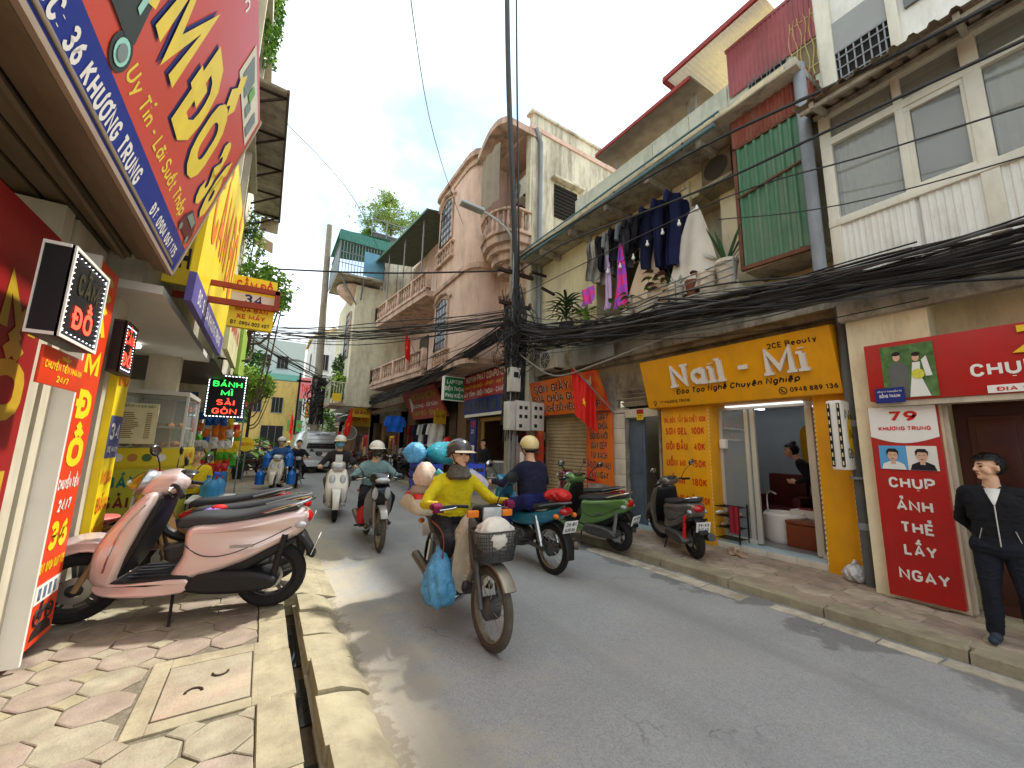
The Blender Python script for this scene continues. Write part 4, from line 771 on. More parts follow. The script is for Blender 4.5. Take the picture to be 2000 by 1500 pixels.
# hanging light box
hb = thing('light_box_sign', 'upright white light box sign with black nail shop lettering', 'sign', (6.25, 1.98, 1.46))
B(MB().bx(5.98, 6.5, 1.86, 2.02, 1.46, 2.32), 'box', wl, hb, bev=.03)
q = MB().bx(5.965, 5.98, 1.875, 1.905, 1.5, 2.28).bx(5.965, 5.98, 1.975, 2.005, 1.5, 2.28); B(q, 'edge_band', blk, hb, smooth=0)
q = MB(); [q.bx(5.962, 5.966, yy-.006, yy+.006, 1.52+k*.1, 1.57+k*.1) for k in range(8) for yy in (1.89, 1.99)]; B(q, 'edge_lamp', C('strip_lights', 226, 206, 150), hb, smooth=0)
B(MB().poly([(6.24+.15*math.cos(a), 1.8585, 1.9+.26*math.sin(a)) for a in [2*math.pi*k/18 for k in range(18)]]), 'yellow_print', yel, hb, smooth=0)
for s_, z_ in (('Nail', 2.08), ('Mi', 1.84), ('Gội Sấy', 1.6)): letters(hb, s_, (6.24, 1.858, z_), (1, 0, 0), RZ, .13, blk, wt=.15, width=.38 if len(s_) > 2 else .2, shear=.1)
n77 = thing('house_number', 'yellow and red house number plate 77 over the door', 'sign', (6.59, 5.42, 2.3)); B(MB().bx(6.58, 6.595, 5.34, 5.5, 2.26, 2.38), 'number_plate', yel, n77); B(MB().bx(6.58, 6.595, 5.34, 5.5, 2.385, 2.48), 'emblem_plate', redb, n77); letters(n77, '77', (6.579, 5.42, 2.275), RX, RZ, .08, blk, wt=.2, width=.1)

# ---------------- shoe repair shop
shut = thing('roller_shutter', 'closed beige roller shutter of the shoe repair shop', 'shutter', (6.75, 7.85, .1))
sm = C('shutter_beige', 178, 158, 122, rough=.55, var=.1, stain=.35, stcol=(.2, .15, .1), stz=.4); q = MB(); nsl = 26
for k in range(nsl):
    z0 = .1+k*2.35/nsl; z1 = z0+2.35/nsl; q.add([(6.735, 6.95, z0), (6.735, 8.75, z0), (6.715, 8.75, z0+.03), (6.715, 6.95, z0+.03), (6.715, 8.75, z1-.02), (6.715, 6.95, z1-.02), (6.735, 8.75, z1-.004), (6.735, 6.95, z1-.004)], [(0,1,2,3),(3,2,4,5),(5,4,6,7)])
B(q, 'slats', sm, shut, smooth=0)['kind'] = 'stuff'; B(MB().bx(6.7, 6.76, 6.9, 6.96, .1, 2.5).bx(6.7, 6.76, 8.74, 8.8, .1, 2.5).bx(6.68, 6.78, 6.9, 8.8, 2.45, 2.56), 'guide_frame', C('shutter_frame', 160, 142, 112, stain=.3), shut)
org = C('sign_orange', 222, 112, 30, rough=.45, var=.03, col2=s2l((206, 58, 26)), c2s=.9, c2lo=.46, c2hi=.56)
def outl(p, s_, o, u, v, h, mat, **k):                     # lettering with a pale outline behind
    letters(p, s_, o, u, v, h, wl, name='letter_outline', wt=.25, lift=.0006, **{a: b for a, b in k.items() if a != 'wt'}); letters(p, s_, o, u, v, h, mat, lift=.0035, **k)
so = thing('shop_sign', 'orange shoe repair sign with black lettering tilted above the shutter', 'sign', (6.4, 7.5, 2.5), group='shop signs'); OU = Vector((-.22, 0, .9)).normalized()
B(MB().add([(6.42,6.12,2.5),(6.42,9.0,2.5),(6.2,9.0,3.42),(6.2,6.32,3.42),(6.5,6.12,2.5),(6.5,9.0,2.5),(6.28,9.0,3.42),(6.28,6.32,3.42)], [(0,1,2,3),(1,5,6,2),(4,0,3,7),(3,2,6,7),(1,0,4,5),(5,4,7,6)]), 'board', org, so, recalc=True)
oo = lambda y, t: Vector((6.42, y, 2.5))+OU*t
for s_, y_, t_, h_, w_ in (('SƠN GIÀY DA', 7.75, .62, .2, 2.0), ('SỬA CHỮA GIÀY DA', 7.65, .35, .19, 2.4), ('PHỤC CHẾ ĐỒ HIỆU CAO CẤP', 7.6, .1, .16, 2.5)): outl(so, s_, oo(y_, t_), RX, OU, h_, blk, wt=.17, wd=.5, width=w_)
q = MB(); [q.poly([oo(6.55+dy, t)-Vector((.006, 0, 0)) for dy, t in (((-.04, .62), (.06, .62), (.13, .8), (.02, .72), (-.07, .86)))])]; B(q, 'hand_print', C('print_skin2', 222, 190, 160), so, smooth=0)
sr_ = thing('shop_sign', 'tall orange panel listing shoe repair services beside the shutter', 'sign', (6.55, 6.52, .5), group='shop signs'); B(MB().bx(6.52, 6.56, 6.14, 6.96, .52, 2.48), 'board', org, sr_)
for s_, z_, w_, c in (('SƠN GIÀY', 2.3, .6, blk), ('SỬA CHỮA', 2.08, .56, blk), ('ĐÓNG MỚI', 1.86, .56, blk), ('GIÀY DÉP', 1.64, .5, blk), ('TÚI XÁCH', 1.42, .52, blk), ('ÁO DA - VALI', 1.2, .72, blk), ('LẤY NGAY', .98, .58, blk)): outl(sr_, s_, (6.519, 6.55, z_), RX, RZ, .155, c, wt=.19, wd=.5, width=w_)
B(MB().bx(6.513, 6.519, 6.24, 6.9, .62, .86), 'worn_print', C('grey_print', 150, 146, 138, var=.6, scale=7), sr_)
sl_ = thing('shop_sign', 'narrow orange shoe repair panel behind the meter boxes', 'sign', (6.55, 8.95, .5), group='shop signs'); B(MB().bx(6.52, 6.56, 8.7, 9.25, .45, 2.15), 'board', org, sl_)
for s_, z_ in (('CUNG CẤP', 1.7), ('BUÔN', 1.45), ('SƠN GIÀY', 1.2), ('XI MĂNG', .95)): outl(sl_, s_, (6.519, 8.98, z_), RX, RZ, .1, blk, wt=.18, wd=.5, width=.42)
# flags
def flag(label, foot, tip, drop, w, seed, parent=None):
    f = thing('national_flag', label, 'flag', foot, group='red flags with a yellow star'); d = (Vector(tip)-Vector(foot)); MB().tube([(0, 0, 0), d], .014, 6).build('pole', grey, f)
    rs = random.Random(seed); ph = rs.uniform(0, 6); top = Vector(tip)-Vector(foot); dn = d.normalized()
    def fn(u, v):                                     # cloth hangs from the pole, pinched at the tip
        a = top-dn*(w*(u*.85)); fold = .07*math.sin(u*9+ph)*(.3+v)+.05*math.sin(u*17+v*3)
        return a+Vector((fold*.8-.03, -.12*v*w+fold*.7+(u-.2)*.05*v, -drop*v*(1-.18*u)))
    MB().sheet(fn, 26, 16).build('cloth', C('flag_red', 214, 34, 24, rough=.7, var=.08), f, smooth=80)
    st = []
    for k in range(10): a = math.pi/2+k*math.pi/5; r = (.11 if k % 2 == 0 else .045)*w*1.1; st.append((.5+r*math.cos(a)/w*.9, .52-r*math.sin(a)/drop))
    cpt = fn(.5, .52)+Vector((-.004, -.03, 0)); n_ = Vector((-.72, -.69, 0)).normalized()
    vs_ = [fn(*p)+n_*.012 for p in st]; mb = MB().add(vs_+[fn(.5, .52)+n_*.014], [(i, (i+1) % 10, 10) for i in range(10)]); mb.build('star', C('flag_star', 240, 206, 40, rough=.6), f); return f
flag('red flag with yellow star hanging over the orange shutter sign', (6.5, 6.0, 2.4), (5.82, 6.68, 3.5), 1.12, .95, 1)

# ---------------- clutter on the floor band: air conditioners, tarpaulin, pots
ac_unit('air_conditioner', 'grimy air conditioner on the wall right of the cable pole', (6.2, 8.2, 4.35), RA(-90), .85, .6, .32)
ac_unit('air_conditioner', 'small air conditioner under the larger one beside the cable pole', (6.25, 7.95, 3.68), RA(-90), .75, .5, .3)
one('tarpaulin', MB().sheet(lambda u, v: (6.22+.05*math.sin(u*6)*v, 7.15-1.4*u, 4.45-.8*v-.05*math.sin(u*3)), 10, 6), C('grey_tarp', 150, 150, 146, rough=.7, var=.12, stain=.4), 'grey tarpaulin sheet covering the wall over the shutter sign', 'tarpaulin', (6.2, 6.5, 3.7), smooth=60)
# ---------------- laundry and plants on the balcony
def shirt(mb, y, x, ztop, w, l, sway=.02, sl=.16, seed=0):
    """hanging garment seen edge-on to the street: body sheet with two sleeves, thickness from folds"""
    r_ = random.Random(seed); p1 = r_.uniform(0, 6)
    def body(u, v): return (x+(u-.5)*w*(1-.12*(v < .08)), y+.035*math.sin(u*11+p1+v*3)+.02*math.sin(v*9), ztop-l*v-.06*abs(u-.5)*(1-v))
    mb.sheet(body, 14, 8); mb.sheet(lambda u, v: tuple(Vector(body(u, v))+Vector((0, .06, 0))), 14, 8)
    if sl:
        for s_ in (-1, 1): mb.tube([(x+s_*w*.46, y+.03, ztop-.06), (x+s_*(w*.56), y+.03, ztop-.06-sl*.6), (x+s_*(w*.6), y+.04, ztop-.06-sl*1.2)], [.07, .065, .055], 8, sq=.5)
    return mb
rod = one('laundry_rod', MB().tube([(6.25, 3.9, 6.55), (6.25, 6.6, 6.5)], .014, 6).tube([(6.25, 3.95, 6.55), (6.25, 3.95, 7.0)], .008, 4).tube([(6.25, 6.5, 6.5), (6.25, 6.5, 7.0)], .008, 4), steel, 'thin steel rod carrying the laundry under the eave', 'rod', (6.25, 5.2, 6.5))
LAUN = [(4.05,.62,1.5,.2,(24,28,66),'navy coat at the near end of the laundry rod'),(4.35,.6,1.45,.2,(22,26,60),'navy coat second along the laundry rod'),(4.66,.55,1.35,.16,(26,28,58),'navy jacket third along the laundry rod'),(4.95,.45,.7,.16,(36,34,40),'short black top beside the navy coats'),(5.15,.45,.85,.14,(44,42,46),'charcoal shirt mid laundry rod'),(5.35,.42,.95,.3,(116,120,124),'grey shirt with long sleeves on the rod'),(5.55,.42,.8,.14,(30,30,36),'black shirt beside the grey shirt'),(5.75,.4,1.0,.3,(132,132,130),'pale grey sweater on the laundry rod'),(5.95,.42,.85,.14,(34,32,36),'black tee near the far end of rod'),(6.15,.4,1.05,0,(190,184,166),'beige cloth hanging near the far rod end'),(6.33,.4,.95,0,(160,156,148),'grey cloth at the far end of the laundry rod')]
for k, (y, w_, l_, sl2, c, lab) in enumerate(LAUN):
    one('hanging_garment', shirt(MB(), y, 6.2, 6.5, w_, l_, sl=sl2, seed=k), C('cloth_%d_%d_%d' % c, *c, rough=.95, var=.15, scale=8), lab, 'laundry', (6.2, y, 5.5), 'laundry on the balcony rod', smooth=70)
tie = M('tie_dye', s2l((150, 80, 200)), rough=.9, var=.1, col2=s2l((226, 60, 140)), c2s=5, c2lo=.47, c2hi=.55)
def drape(mb, y, x, z0, z1, wt_, wb): return mb.sheet(lambda u, v: (x+.04*math.sin(u*12+v*4)*(.3+v), y+(u-.5)*(wt_+(wb-wt_)*v), z0+(z1-z0)*v), 14, 8)
for y, z0, z1, a, b_, m_, lab in ((5.35, 6.0, 4.6, .08, .42, tie, 'pink and purple tie dye cloth draped over balcony'), (5.72, 5.9, 4.65, .06, .24, C('lilac', 190, 160, 200, var=.1), 'lilac cloth hanging beside the tie dye'), (6.35, 5.35, 4.95, .4, .42, tie, 'small folded tie dye cloth on a hanger')):
    one('hanging_cloth', drape(MB(), y, 6.02, z0, z1, a, b_), m_, lab, 'laundry', (6.02, y, z1), 'coloured cloths on the balcony', smooth=70)
sheetm = C('bed_sheet', 214, 206, 192, rough=.9, var=.06)
for y, za, wb, m_, lab in ((4.78, 5.85, 1.0, C('beige_sheet', 206, 184, 156, rough=.9, var=.06), 'beige sheet draped to a peak over balcony things'), (3.78, 6.1, .95, sheetm, 'white sheet draped to a peak beside the big pot')):
    one('draped_sheet', MB().sheet(lambda u, v: (6.25-.18*v+.05*math.sin(u*10)*v, y+(u-.5)*(.12+wb*v**.8), za-(za-4.4)*v), 18, 10), m_, lab, 'sheet', (6.2, y, 4.3), 'draped sheets', smooth=70)
bulbs = thing('string_lights', 'string of clear bulbs strung along the balcony front', 'lights', (5.95, 4.8, 5.9)); qs = [(5.95, 3.2+.35*k, 6.05-.12*abs(math.sin(k*.9))-.12*k*.6) for k in range(9)]
B(MB().tube(qs, .008, 5), 'cable', blackm, bulbs)
for p in qs[1:-1]: B(MB().lathe([(.0, -.13), (.03, -.11), (.034, -.08), (.015, -.04), (.015, 0)], p, n=8), 'bulb', wl, bulbs)
potm = {'white_pot': C('white_pot', 208, 198, 178, rough=.6, var=.1, stain=.3), 'rust_pot': C('rust_pot', 126, 72, 46, rough=.8, var=.2), 'dark_pot': C('dark_pot', 60, 58, 54, rough=.6)}
leafm = {n: C('leaf_'+n, *c, rough=.5, var=.35, scale=9) for n, c in dict(green=(84, 124, 56), dark=(56, 90, 48), light=(138, 176, 72), red=(92, 44, 44), aloe=(70, 104, 70)).items()}
def blade(mb, o, d, l, w, droop=.4, n=5, fold=.3):
    """one strap leaf from o along d"""
    o = Vector(o); d = Vector(d).normalized(); s_ = d.cross(Vector((0, 0, 1))); s_ = s_.normalized() if s_.length > .05 else Vector((1, 0, 0)); vs = []
    for i in range(n+1):
        t = i/n; p = o+d*(l*t)+Vector((0, 0, -droop*l*t*t)); ww = w*math.sin(math.pi*min(.98, t*.85+.15))**.7*(1-.2*t); vs += [p-s_*ww+Vector((0, 0, ww*fold)), p, p+s_*ww+Vector((0, 0, ww*fold))]
    mb.add(vs, [f for i in range(n) for f in ((3*i, 3*i+3, 3*i+4, 3*i+1), (3*i+1, 3*i+4, 3*i+5, 3*i+2))])
def pot_plant(label, loc, kind, pot='white_pot', pr=.13, ph=.2, h=.4, n=14, w=.03, seed=0, leaf='green', square=False, group='potted plants on the balcony'):
    r_ = random.Random(seed); t = thing('potted_plant', label, 'plant', loc, group=group)
    if square: MB().bx(-pr, pr, -pr*1.9, pr*1.9, 0, ph).bx(-pr*1.1, pr*1.1, -pr*2, pr*2, ph*.86, ph).build('pot', potm[pot], t, bev=.01)
    else: MB().lathe([(pr*.72, 0), (pr*.98, ph*.85), (pr*1.07, ph*.86), (pr*1.07, ph), (pr*.9, ph), (pr*.88, ph*.9), (0, ph*.88)], n=16).build('pot', potm[pot], t)
    mb = MB(); stems = MB()
    for k in range(n):
        a = r_.uniform(0, 6.28); e = {'strap': r_.uniform(.3, 1.1), 'aloe': r_.uniform(.7, 1.35), 'bush': r_.uniform(.2, 1.2), 'broad': r_.uniform(.3, 1.2)}[kind]; d = Vector((math.cos(a)*math.cos(e), math.sin(a)*math.cos(e), math.sin(e)))
        if kind == 'strap': blade(mb, (0, 0, ph+h*r_.uniform(.1, .6)), d, h*r_.uniform(.5, .8), w, .5)
        elif kind == 'aloe': blade(mb, (d.x*.03, d.y*.03, ph*.9), d, h*r_.uniform(.8, 1.2), w, .08)
        else:
            s0 = Vector((0, 0, ph*.9)); tip = s0+d*h*r_.uniform(.5, .9); stems.tube([s0, (s0+tip)/2+Vector((0, 0, .04)), tip], .005, 4); blade(mb, tip, (d.x, d.y, .25), h*.4*r_.uniform(.7, 1.2), w*r_.uniform(.8, 1.4), .5)
    if kind == 'strap': stems.tube([(0, 0, ph*.9), (0, 0, ph+h*.6)], .015, 5)
    mb.build('leaves', leafm[leaf], t, smooth=60)
    if stems.v: stems.build('stem', leafm['dark'], t)
    return t
pot_plant('spiky aloe in a large white pot by the green sheets', (6.08, 3.18, 4.3), 'aloe', pr=.17, ph=.42, h=.75, n=12, w=.03, seed=1, leaf='aloe')
pot_plant('short stubby plant in a plain white pot by the aloe', (6.05, 3.5, 4.3), 'bush', pr=.16, ph=.34, h=.1, n=4, w=.02, seed=2, leaf='dark')
pot_plant('small weed in a rusty tin pot on the balcony', (6.08, 3.8, 4.3), 'aloe', 'rust_pot', .11, .3, .3, 3, .02, 3, 'green')
pot_plant('dark red broad leaved plant in a white pot', (6.05, 4.1, 4.3), 'broad', pr=.14, ph=.3, h=.62, n=18, w=.075, seed=4, leaf='red')
pot_plant('leafy green seedling in a long cream planter', (6.06, 4.72, 4.3), 'broad', pr=.11, ph=.22, h=.5, n=12, w=.06, seed=5, square=True)
pot_plant('low green herb in a small white bowl', (6.03, 5.2, 4.3), 'bush', pr=.13, ph=.14, h=.25, n=24, w=.035, seed=6, leaf='light')
pot_plant('single stem plant before the tie dye cloth', (5.98, 5.62, 4.3), 'broad', pr=.1, ph=.12, h=.6, n=4, w=.06, seed=7)
pot_plant('bright green bushy plant at the far ledge end', (6.0, 6.4, 4.28), 'strap', 'dark_pot', .12, .15, .6, 26, .035, 8, 'light')
pot_plant('large spreading dracaena with long drooping leaves on the ledge', (6.0, 7.1, 4.45), 'strap', 'dark_pot', .16, .2, 1.1, 46, .04, 9, 'dark')
one('wall_post', MB().bx(6.5, 6.54, 6.9, 6.96, 4.4, 5.6), dirtyconc, 'short weathered timber post fixed to the cream wall', 'post', (6.5, 6.9, 4.4)); one('support_bracket', MB().bar((6.5, 8.2, 5.9), (6.05, 8.2, 6.0), .06).bar((6.5, 8.6, 6.6), (6.0, 8.6, 6.6), .06), iron, 'rusty iron bracket on the cream wall near the cable pole', 'bracket', (6.5, 8.4, 6))
ri = MB(); [ri.tube([(5.9, 2.95, z), (5.9, 5.0, z)], .012, 5) for z in (4.38, 4.5, 4.62)]; one('balcony_rail', ri.bar((5.9, 2.97, 4.25), (5.9, 2.97, 4.65), .02).bar((5.9, 4.0, 4.25), (5.9, 4.0, 4.65), .02).bar((5.9, 4.98, 4.25), (5.9, 4.98, 4.65), .02), grey, 'thin grey balcony rail in front of the pots', 'railing', (5.9, 4, 4.3))
# ================================================================ pink house with balconies
pink = C('pink_plaster', 220, 188, 170, rough=.9, var=.12, scale=1.2, bump=.3, stain=.36, stcol=(.26, .19, .14), stz=.25)
oldw = C('aged_side_wall', 214, 207, 184, rough=.95, var=.16, scale=1.4, bump=.4, stain=.7, stcol=(.19, .15, .1), stz=.14)
stonep = C('pink_stone', 204, 172, 152, rough=.9, var=.2, scale=3, bump=.4, stain=.72, stcol=(.13, .105, .085))
ph_ = thing('pink_house', 'pink stuccoed house with rounded bay and stone balustrade balconies', 'building', (7.5, 14, 0))
B(MB().bx(6.2, 12, 8.95, 9.15, 2.9, 12.2), 'side_wall', oldw, ph_, smooth=0)
B(MB().bx(6.25, 12, 9.15, 21, 4.2, 7.55).bx(6.9, 12, 9.15, 11, 7.55, 11.5).bx(6.25, 12, 11, 21, 7.55, 11.6).bx(6.1, 12, 8.9, 14.5, 11.6, 11.75), 'main_wall', pink, ph_, smooth=0)
B(MB().bx(6.1, 12, 8.88, 9.2, 12.2, 12.28), 'coping', oldw, ph_)
# side window with louvres
sw = B(MB().bx(7.05, 8.02, 8.93, 8.949, 8.9, 10.05), 'side_window', dark, ph_, smooth=0)
for k in range(9): Bs(MB().obx((7.535, 8.92, 8.98+k*.125), (.97, .07, .012), Euler((RA(35), 0, 0))), 'slat', C('dark_slat', 70, 64, 58), ph_, sw, smooth=0)
B(MB().bx(6.9, 8.2, 8.72, 8.95, 10.14, 10.22), 'window_hood', oldw, ph_, bev=.01)
B(MB().tube([(6.45, 8.88, 3), (6.45, 8.88, 11.2), (6.25, 8.86, 11.6)], .07, 10), 'drain_pipe', pipeg, ph_)
# rounded bay
bay = [(6.4,10.85),(5.75,10.85),(5.5,10.95),(5.32,11.15),(5.22,11.45),(5.2,11.8),(5.2,14.0),(5.25,14.3),(5.4,14.5),(6.4,14.5)]
B(MB().prism(bay, 'z', 4.3, 11.7), 'bay', pink, ph_, recalc=True, smooth=40)
def mould(z, h, e, name='moulding'):
    pts = [(6.4,10.85-e),(5.73-e*.3,10.85-e),(5.48-e*.6,10.93-e*.8),(5.28-e*.8,11.12-e*.5),(5.2-e,11.43),(5.2-e,14.05),(5.22-e*.8,14.35+e*.4),(5.4,14.5+e),(6.4,14.5+e)]
    B(MB().prism(pts, 'z', z, z+h), name, stonep, ph_, recalc=True, smooth=40)
mould(11.7, .16, .12, 'bay_cornice'); mould(11.86, .14, .04, 'bay_parapet'); mould(7.5, .14, .09); mould(7.64, .08, .04); mould(4.25, .16, .1); mould(11.4, .06, .04)
def grid_window(ya, yb, z0, z1, X, name='window', arch=.18, bars=(3, 5), par=ph_):
    n = 8; top = [(ya+(yb-ya)*k/n, z1-arch+arch*math.sin(math.pi*k/n)) for k in range(n+1)]; out = [(yb, z0), (ya, z0)]+top
    wn_ = B(MB().prism([(p[0], p[1]) for p in out], 'x', X-.02, X+.02), name, M('old_pane', (.08, .09, .1), rough=.2, var=.5, scale=5, spec=.7), par, smooth=0)
    fr_ = MB().tube([(X-.03, p[0], p[1]) for p in out], .04, 6, closed=True, sq=1); Bs(fr_, 'window_trim', stonep, par, wn_)
    gr = MB()
    for k in range(1, bars[0]+1): yy = ya+(yb-ya)*k/(bars[0]+1); gr.bx(X-.05, X-.035, yy-.012, yy+.012, z0, z1-arch*.35)
    for k in range(1, bars[1]+1): zz = z0+(z1-z0)*k/(bars[1]+1); gr.bx(X-.055, X-.034, ya+.02, yb-.02, zz-.012, zz+.012)
    Bs(gr, 'iron_bars', C('iron_bars', 62, 66, 70, rough=.6), par, wn_, smooth=0); return wn_
grid_window(12.75, 13.9, 9.4, 11.2, 5.19); grid_window(12.75, 13.9, 5.12, 7.1, 5.19)
hood = lambda z: B(MB().tube([(5.16, 12.55, z), (5.14, 12.7, z+.2), (5.12, 13.3, z+.34), (5.14, 13.95, z+.2), (5.16, 14.1, z)], .07, 6), 'window_hood', stonep, ph_); hood(11.05); hood(6.95)
balp = [(.045,0),(.045,.06),(.03,.08),(.055,.2),(.06,.26),(.03,.42),(.026,.5),(.045,.56),(.045,.62)]
bal_mesh = MB().lathe(balp, n=8).build('baluster', stonep, ph_); bal_mesh.location = (6.3-7.5, 11-14, 8.2)
bal_small = MB().lathe([(r*.9, h*.75) for r, h in balp], n=8).build('baluster', stonep, ph_); bal_small.location = (-2.33, -1.2, 8.62)
for z in (8.62, 4.5):
    B(MB().bx(5.06, 5.2, 12.5, 14.1, z-.1, z).bx(5.06, 5.2, 12.5, 14.1, z+.47, z+.55), 'window_apron', stonep, ph_, bev=.01)
    for k in range(6): inst(bal_small, (5.13-7.5, 12.65+k*.26-14, z), ph_)
def rail_path(pts, z, h=.62, pitch=.24, post=1.5, cap=.07, wall=None):
    """stone balustrade along a plan path"""
    P3 = [Vector((p[0], p[1], 0)) for p in pts]; mb = MB(); acc = 0; cnt = 0
    for a, b in zip(P3[:-1], P3[1:]):
        mb.bar(a+Vector((0,0,z+.05)), b+Vector((0,0,z+.05)), .16, .1); mb.bar(a+Vector((0,0,z+.1+h+cap/2)), b+Vector((0,0,z+.1+h+cap/2)), .19, cap); d = (b-a); l = d.length; t = pitch/2-acc % pitch if False else pitch/2
        while t < l:
            p = a+d*(t/l)
            inst(bal_mesh, (p.x-7.5, p.y-14, z+.1), ph_); t += pitch
    B(mb, 'handrail', stonep, ph_, bev=.012)
    pm_ = MB(); L_ = 0
    for a, b in zip(P3[:-1], P3[1:]):
        n = max(1, round((b-a).length/post))
        if (b-a).length > 1.2:
            for k in range(n+1): p = a+(b-a)*k/n; pm_.bx(p.x-.1, p.x+.1, p.y-.1, p.y+.1, z+.02, z+h+.2)
    if pm_.v: split(pm_, 'post', stonep, ph_, world=True, bev=.01)
# third floor loggia balcony, curved
cb_ = [(6.2,9.0),(5.75,9.02),(5.45,9.2),(5.25,9.55),(5.2,9.95),(5.3,10.4),(5.55,10.75),(5.8,10.86)]
B(MB().prism(cb_+[(6.4,10.86),(6.4,9.0)], 'z', 7.7, 7.95), 'curved_slab', stonep, ph_, recalc=True, smooth=40, bev=.02)
for k, (z0, z1, s_) in enumerate(((7.5, 7.7, .86), (7.25, 7.5, .7), (6.95, 7.25, .5))):
    c0 = Vector((6.2, 9.95)); B(MB().prism([(c0.x+(p[0]-c0.x)*s_, c0.y+(p[1]-c0.y)*s_) for p in cb_]+[(6.3, 10.2), (6.3, 9.6)], 'z', z0, z1), 'corbel', stonep, ph_, recalc=True, smooth=40, bev=.03)
rail_path(cb_, 7.95, pitch=.2, post=9)
B(MB().bx(6.12, 6.25, 8.97, 9.2, 7.95, 11.5), 'corner_pier', oldw, ph_)
# arched canopy over the loggia
arch = [(5.25, 9.0-.1+k*2.05/12, 11.35+.45*math.sin(math.pi*(k/12))) for k in range(13)]
q = MB(); n = 13
vs_ = [(x, y, z) for x, y, z in arch]+[(x, y, z+.22) for x, y, z in arch]+[(6.5, y, z+.0) for x, y, z in arch]+[(6.5, y, z+.22) for x, y, z in arch]
q.add(vs_, [(i, i+1, n+i+1, n+i) for i in range(n-1)]+[(i+1, i, 2*n+i, 2*n+i+1) for i in range(n-1)]+[(n+i, n+i+1, 3*n+i+1, 3*n+i) for i in range(n-1)]+[(0, n, 3*n, 2*n), (n-1, 2*n+n-1, 4*n-1, 2*n-1)])
B(q, 'arched_canopy', stonep, ph_, recalc=True, smooth=35)
B(MB().sheet(lambda u, v: (5.38+.03*math.sin(u*14), 10.8-1.15*u, 11.3-2.1*v+.12*math.sin(u*3)*v), 18, 6), 'shade_net', C('shade_net', 150, 140, 124, rough=.95, var=.1, alpha=.88), ph_)
ac_unit('air_conditioner', 'white air conditioner high on the pink house loggia', (6.3, 9.62, 9.55), RA(-90), .8, .62, .34)
grid_window(9.5, 10.3, 8.3, 10.6, 6.88)
# first floor right of the bay: arched window
grid_window(9.35, 10.4, 4.9, 6.6, 6.24); B(MB().bx(6.0, 6.3, 9.1, 10.9, 4.35, 4.7), 'shop_band', stonep, ph_, bev=.02)
# long balconies following the bend of the street
E0, E1 = (4.9, 14.45), (4.3, 20.4)
for z0, ztop in ((4.3, 4.52), (7.57, 7.82)):
    B(MB().prism([E0, E1, (6.4, 20.6), (6.4, 14.45)], 'z', z0, ztop), 'balcony_slab', stonep, ph_, recalc=True, smooth=0, bev=.02)
    B(MB().prism([(E0[0]-.06, E0[1]), (E1[0]-.06, E1[1]+.06), (6.4, 20.66), (6.4, 20.4), (E1[0]+.1, E1[1]-.1), (E0[0]+.1, E0[1])], 'z', ztop-.02, ztop+.06), 'balcony_edge', stonep, ph_, recalc=True, smooth=0)
    rail_path([(E0[0]+.06, E0[1]), (E1[0]+.06, E1[1])], ztop+.05, pitch=.26, post=1.5); rail_path([(E1[0]+.06, E1[1]), (6.2, 20.55)], ztop+.05, pitch=.3, post=9)
for (ya, yb, z0, z1) in ((15.2, 16.3, 4.6, 6.9), (17.6, 18.8, 4.6, 6.9), (15.3, 16.4, 7.9, 10.2), (17.8, 19.0, 7.9, 10.2)): B(MB().bx(6.2, 6.26, ya, yb, z0, z1), 'balcony_door', C('dim_brown', 70, 58, 44), ph_, smooth=0)
B(MB().bx(6.15, 6.24, 14.6, 15.1, 8.0, 10.9), 'orange_door', C('orange_door', 190, 92, 50, var=.1), ph_)
ac_unit('air_conditioner', 'white air conditioner under the upper pink balcony', (5.9, 14.8, 6.5), RA(-90), .8, .6, .32)
# sheet roof above upper balcony
rs_ = MB(); corr(rs_, (4.75, 14.4, 11.3), (-.1, 1, 0), (.95, 0, .12), 6.2, 2.0, .2, .03); B(rs_, 'sheet_roof', C('roof_sheet_green', 92, 104, 92, rough=.7, var=.15), ph_, smooth=20)
B(MB().bar((4.72, 14.4, 11.26), (4.1, 20.5, 11.26), .05, .1), 'roof_edge', C('green_trim', 70, 110, 86), ph_)
rp2 = MB(); [rp2.tube([(4.95-.1*(y-14.5)*1.0, y, 8.6), (4.95-.1*(y-14.5), y, 11.3)], .035, 6) for y in (15.2, 17.2, 19.2)]; split(rp2, 'roof_post', grey, ph_, world=True)
flag('red flag drooping from the lower pink balcony rail', (4.85, 15.0, 5.1), (4.4, 15.2, 6.3), 1.1, .8, 3)
# ground floor shops under the pink house
g0 = thing('street_shop', 'brown shop front wall under the pink house balconies', 'shop front', (6.9, 15, 0))
bshop = C('brown_shopwall', 120, 92, 66, rough=.7, var=.15, stain=.3)
B(MB().bx(6.45, 6.6, 12.45, 13.0, 0, 3.0).bx(6.45, 6.6, 9.0, 9.4, 0, 4.2).bx(6.5, 6.7, 13.6, 14.5, 0, 4.2).bx(8.5, 8.6, 9, 21, 0, 4.22).bx(6.5, 8.6, 20.9, 21, 0, 4.2).bx(6.5, 6.7, 19.6, 21, 0, 4.2).bx(6.5, 8.5, 14.4, 14.5, 0, 4.2).bx(6.45, 6.6, 13.0, 13.6, 2.6, 4.2), 'wall', bshop, g0, smooth=0)
B(MB().bx(6.5, 8.6, 8.95, 21, 4.2, 4.27), 'ceiling', dirtyconc, g0, smooth=0); B(MB().bx(6.2, 8.6, 9.4, 21, .04, .14), 'shop_floor', C('red_step', 150, 82, 56, rough=.6), g0, bev=.01)
gs2 = MB(); [gs2.bx(6.55, 6.6, 14.6+k*.12, 14.68+k*.12, .1, 3.0) for k in range(6)]; B(gs2, 'folding_gate', C('gate_brown', 104, 84, 66), g0, smooth=0)
sh_w = MB()
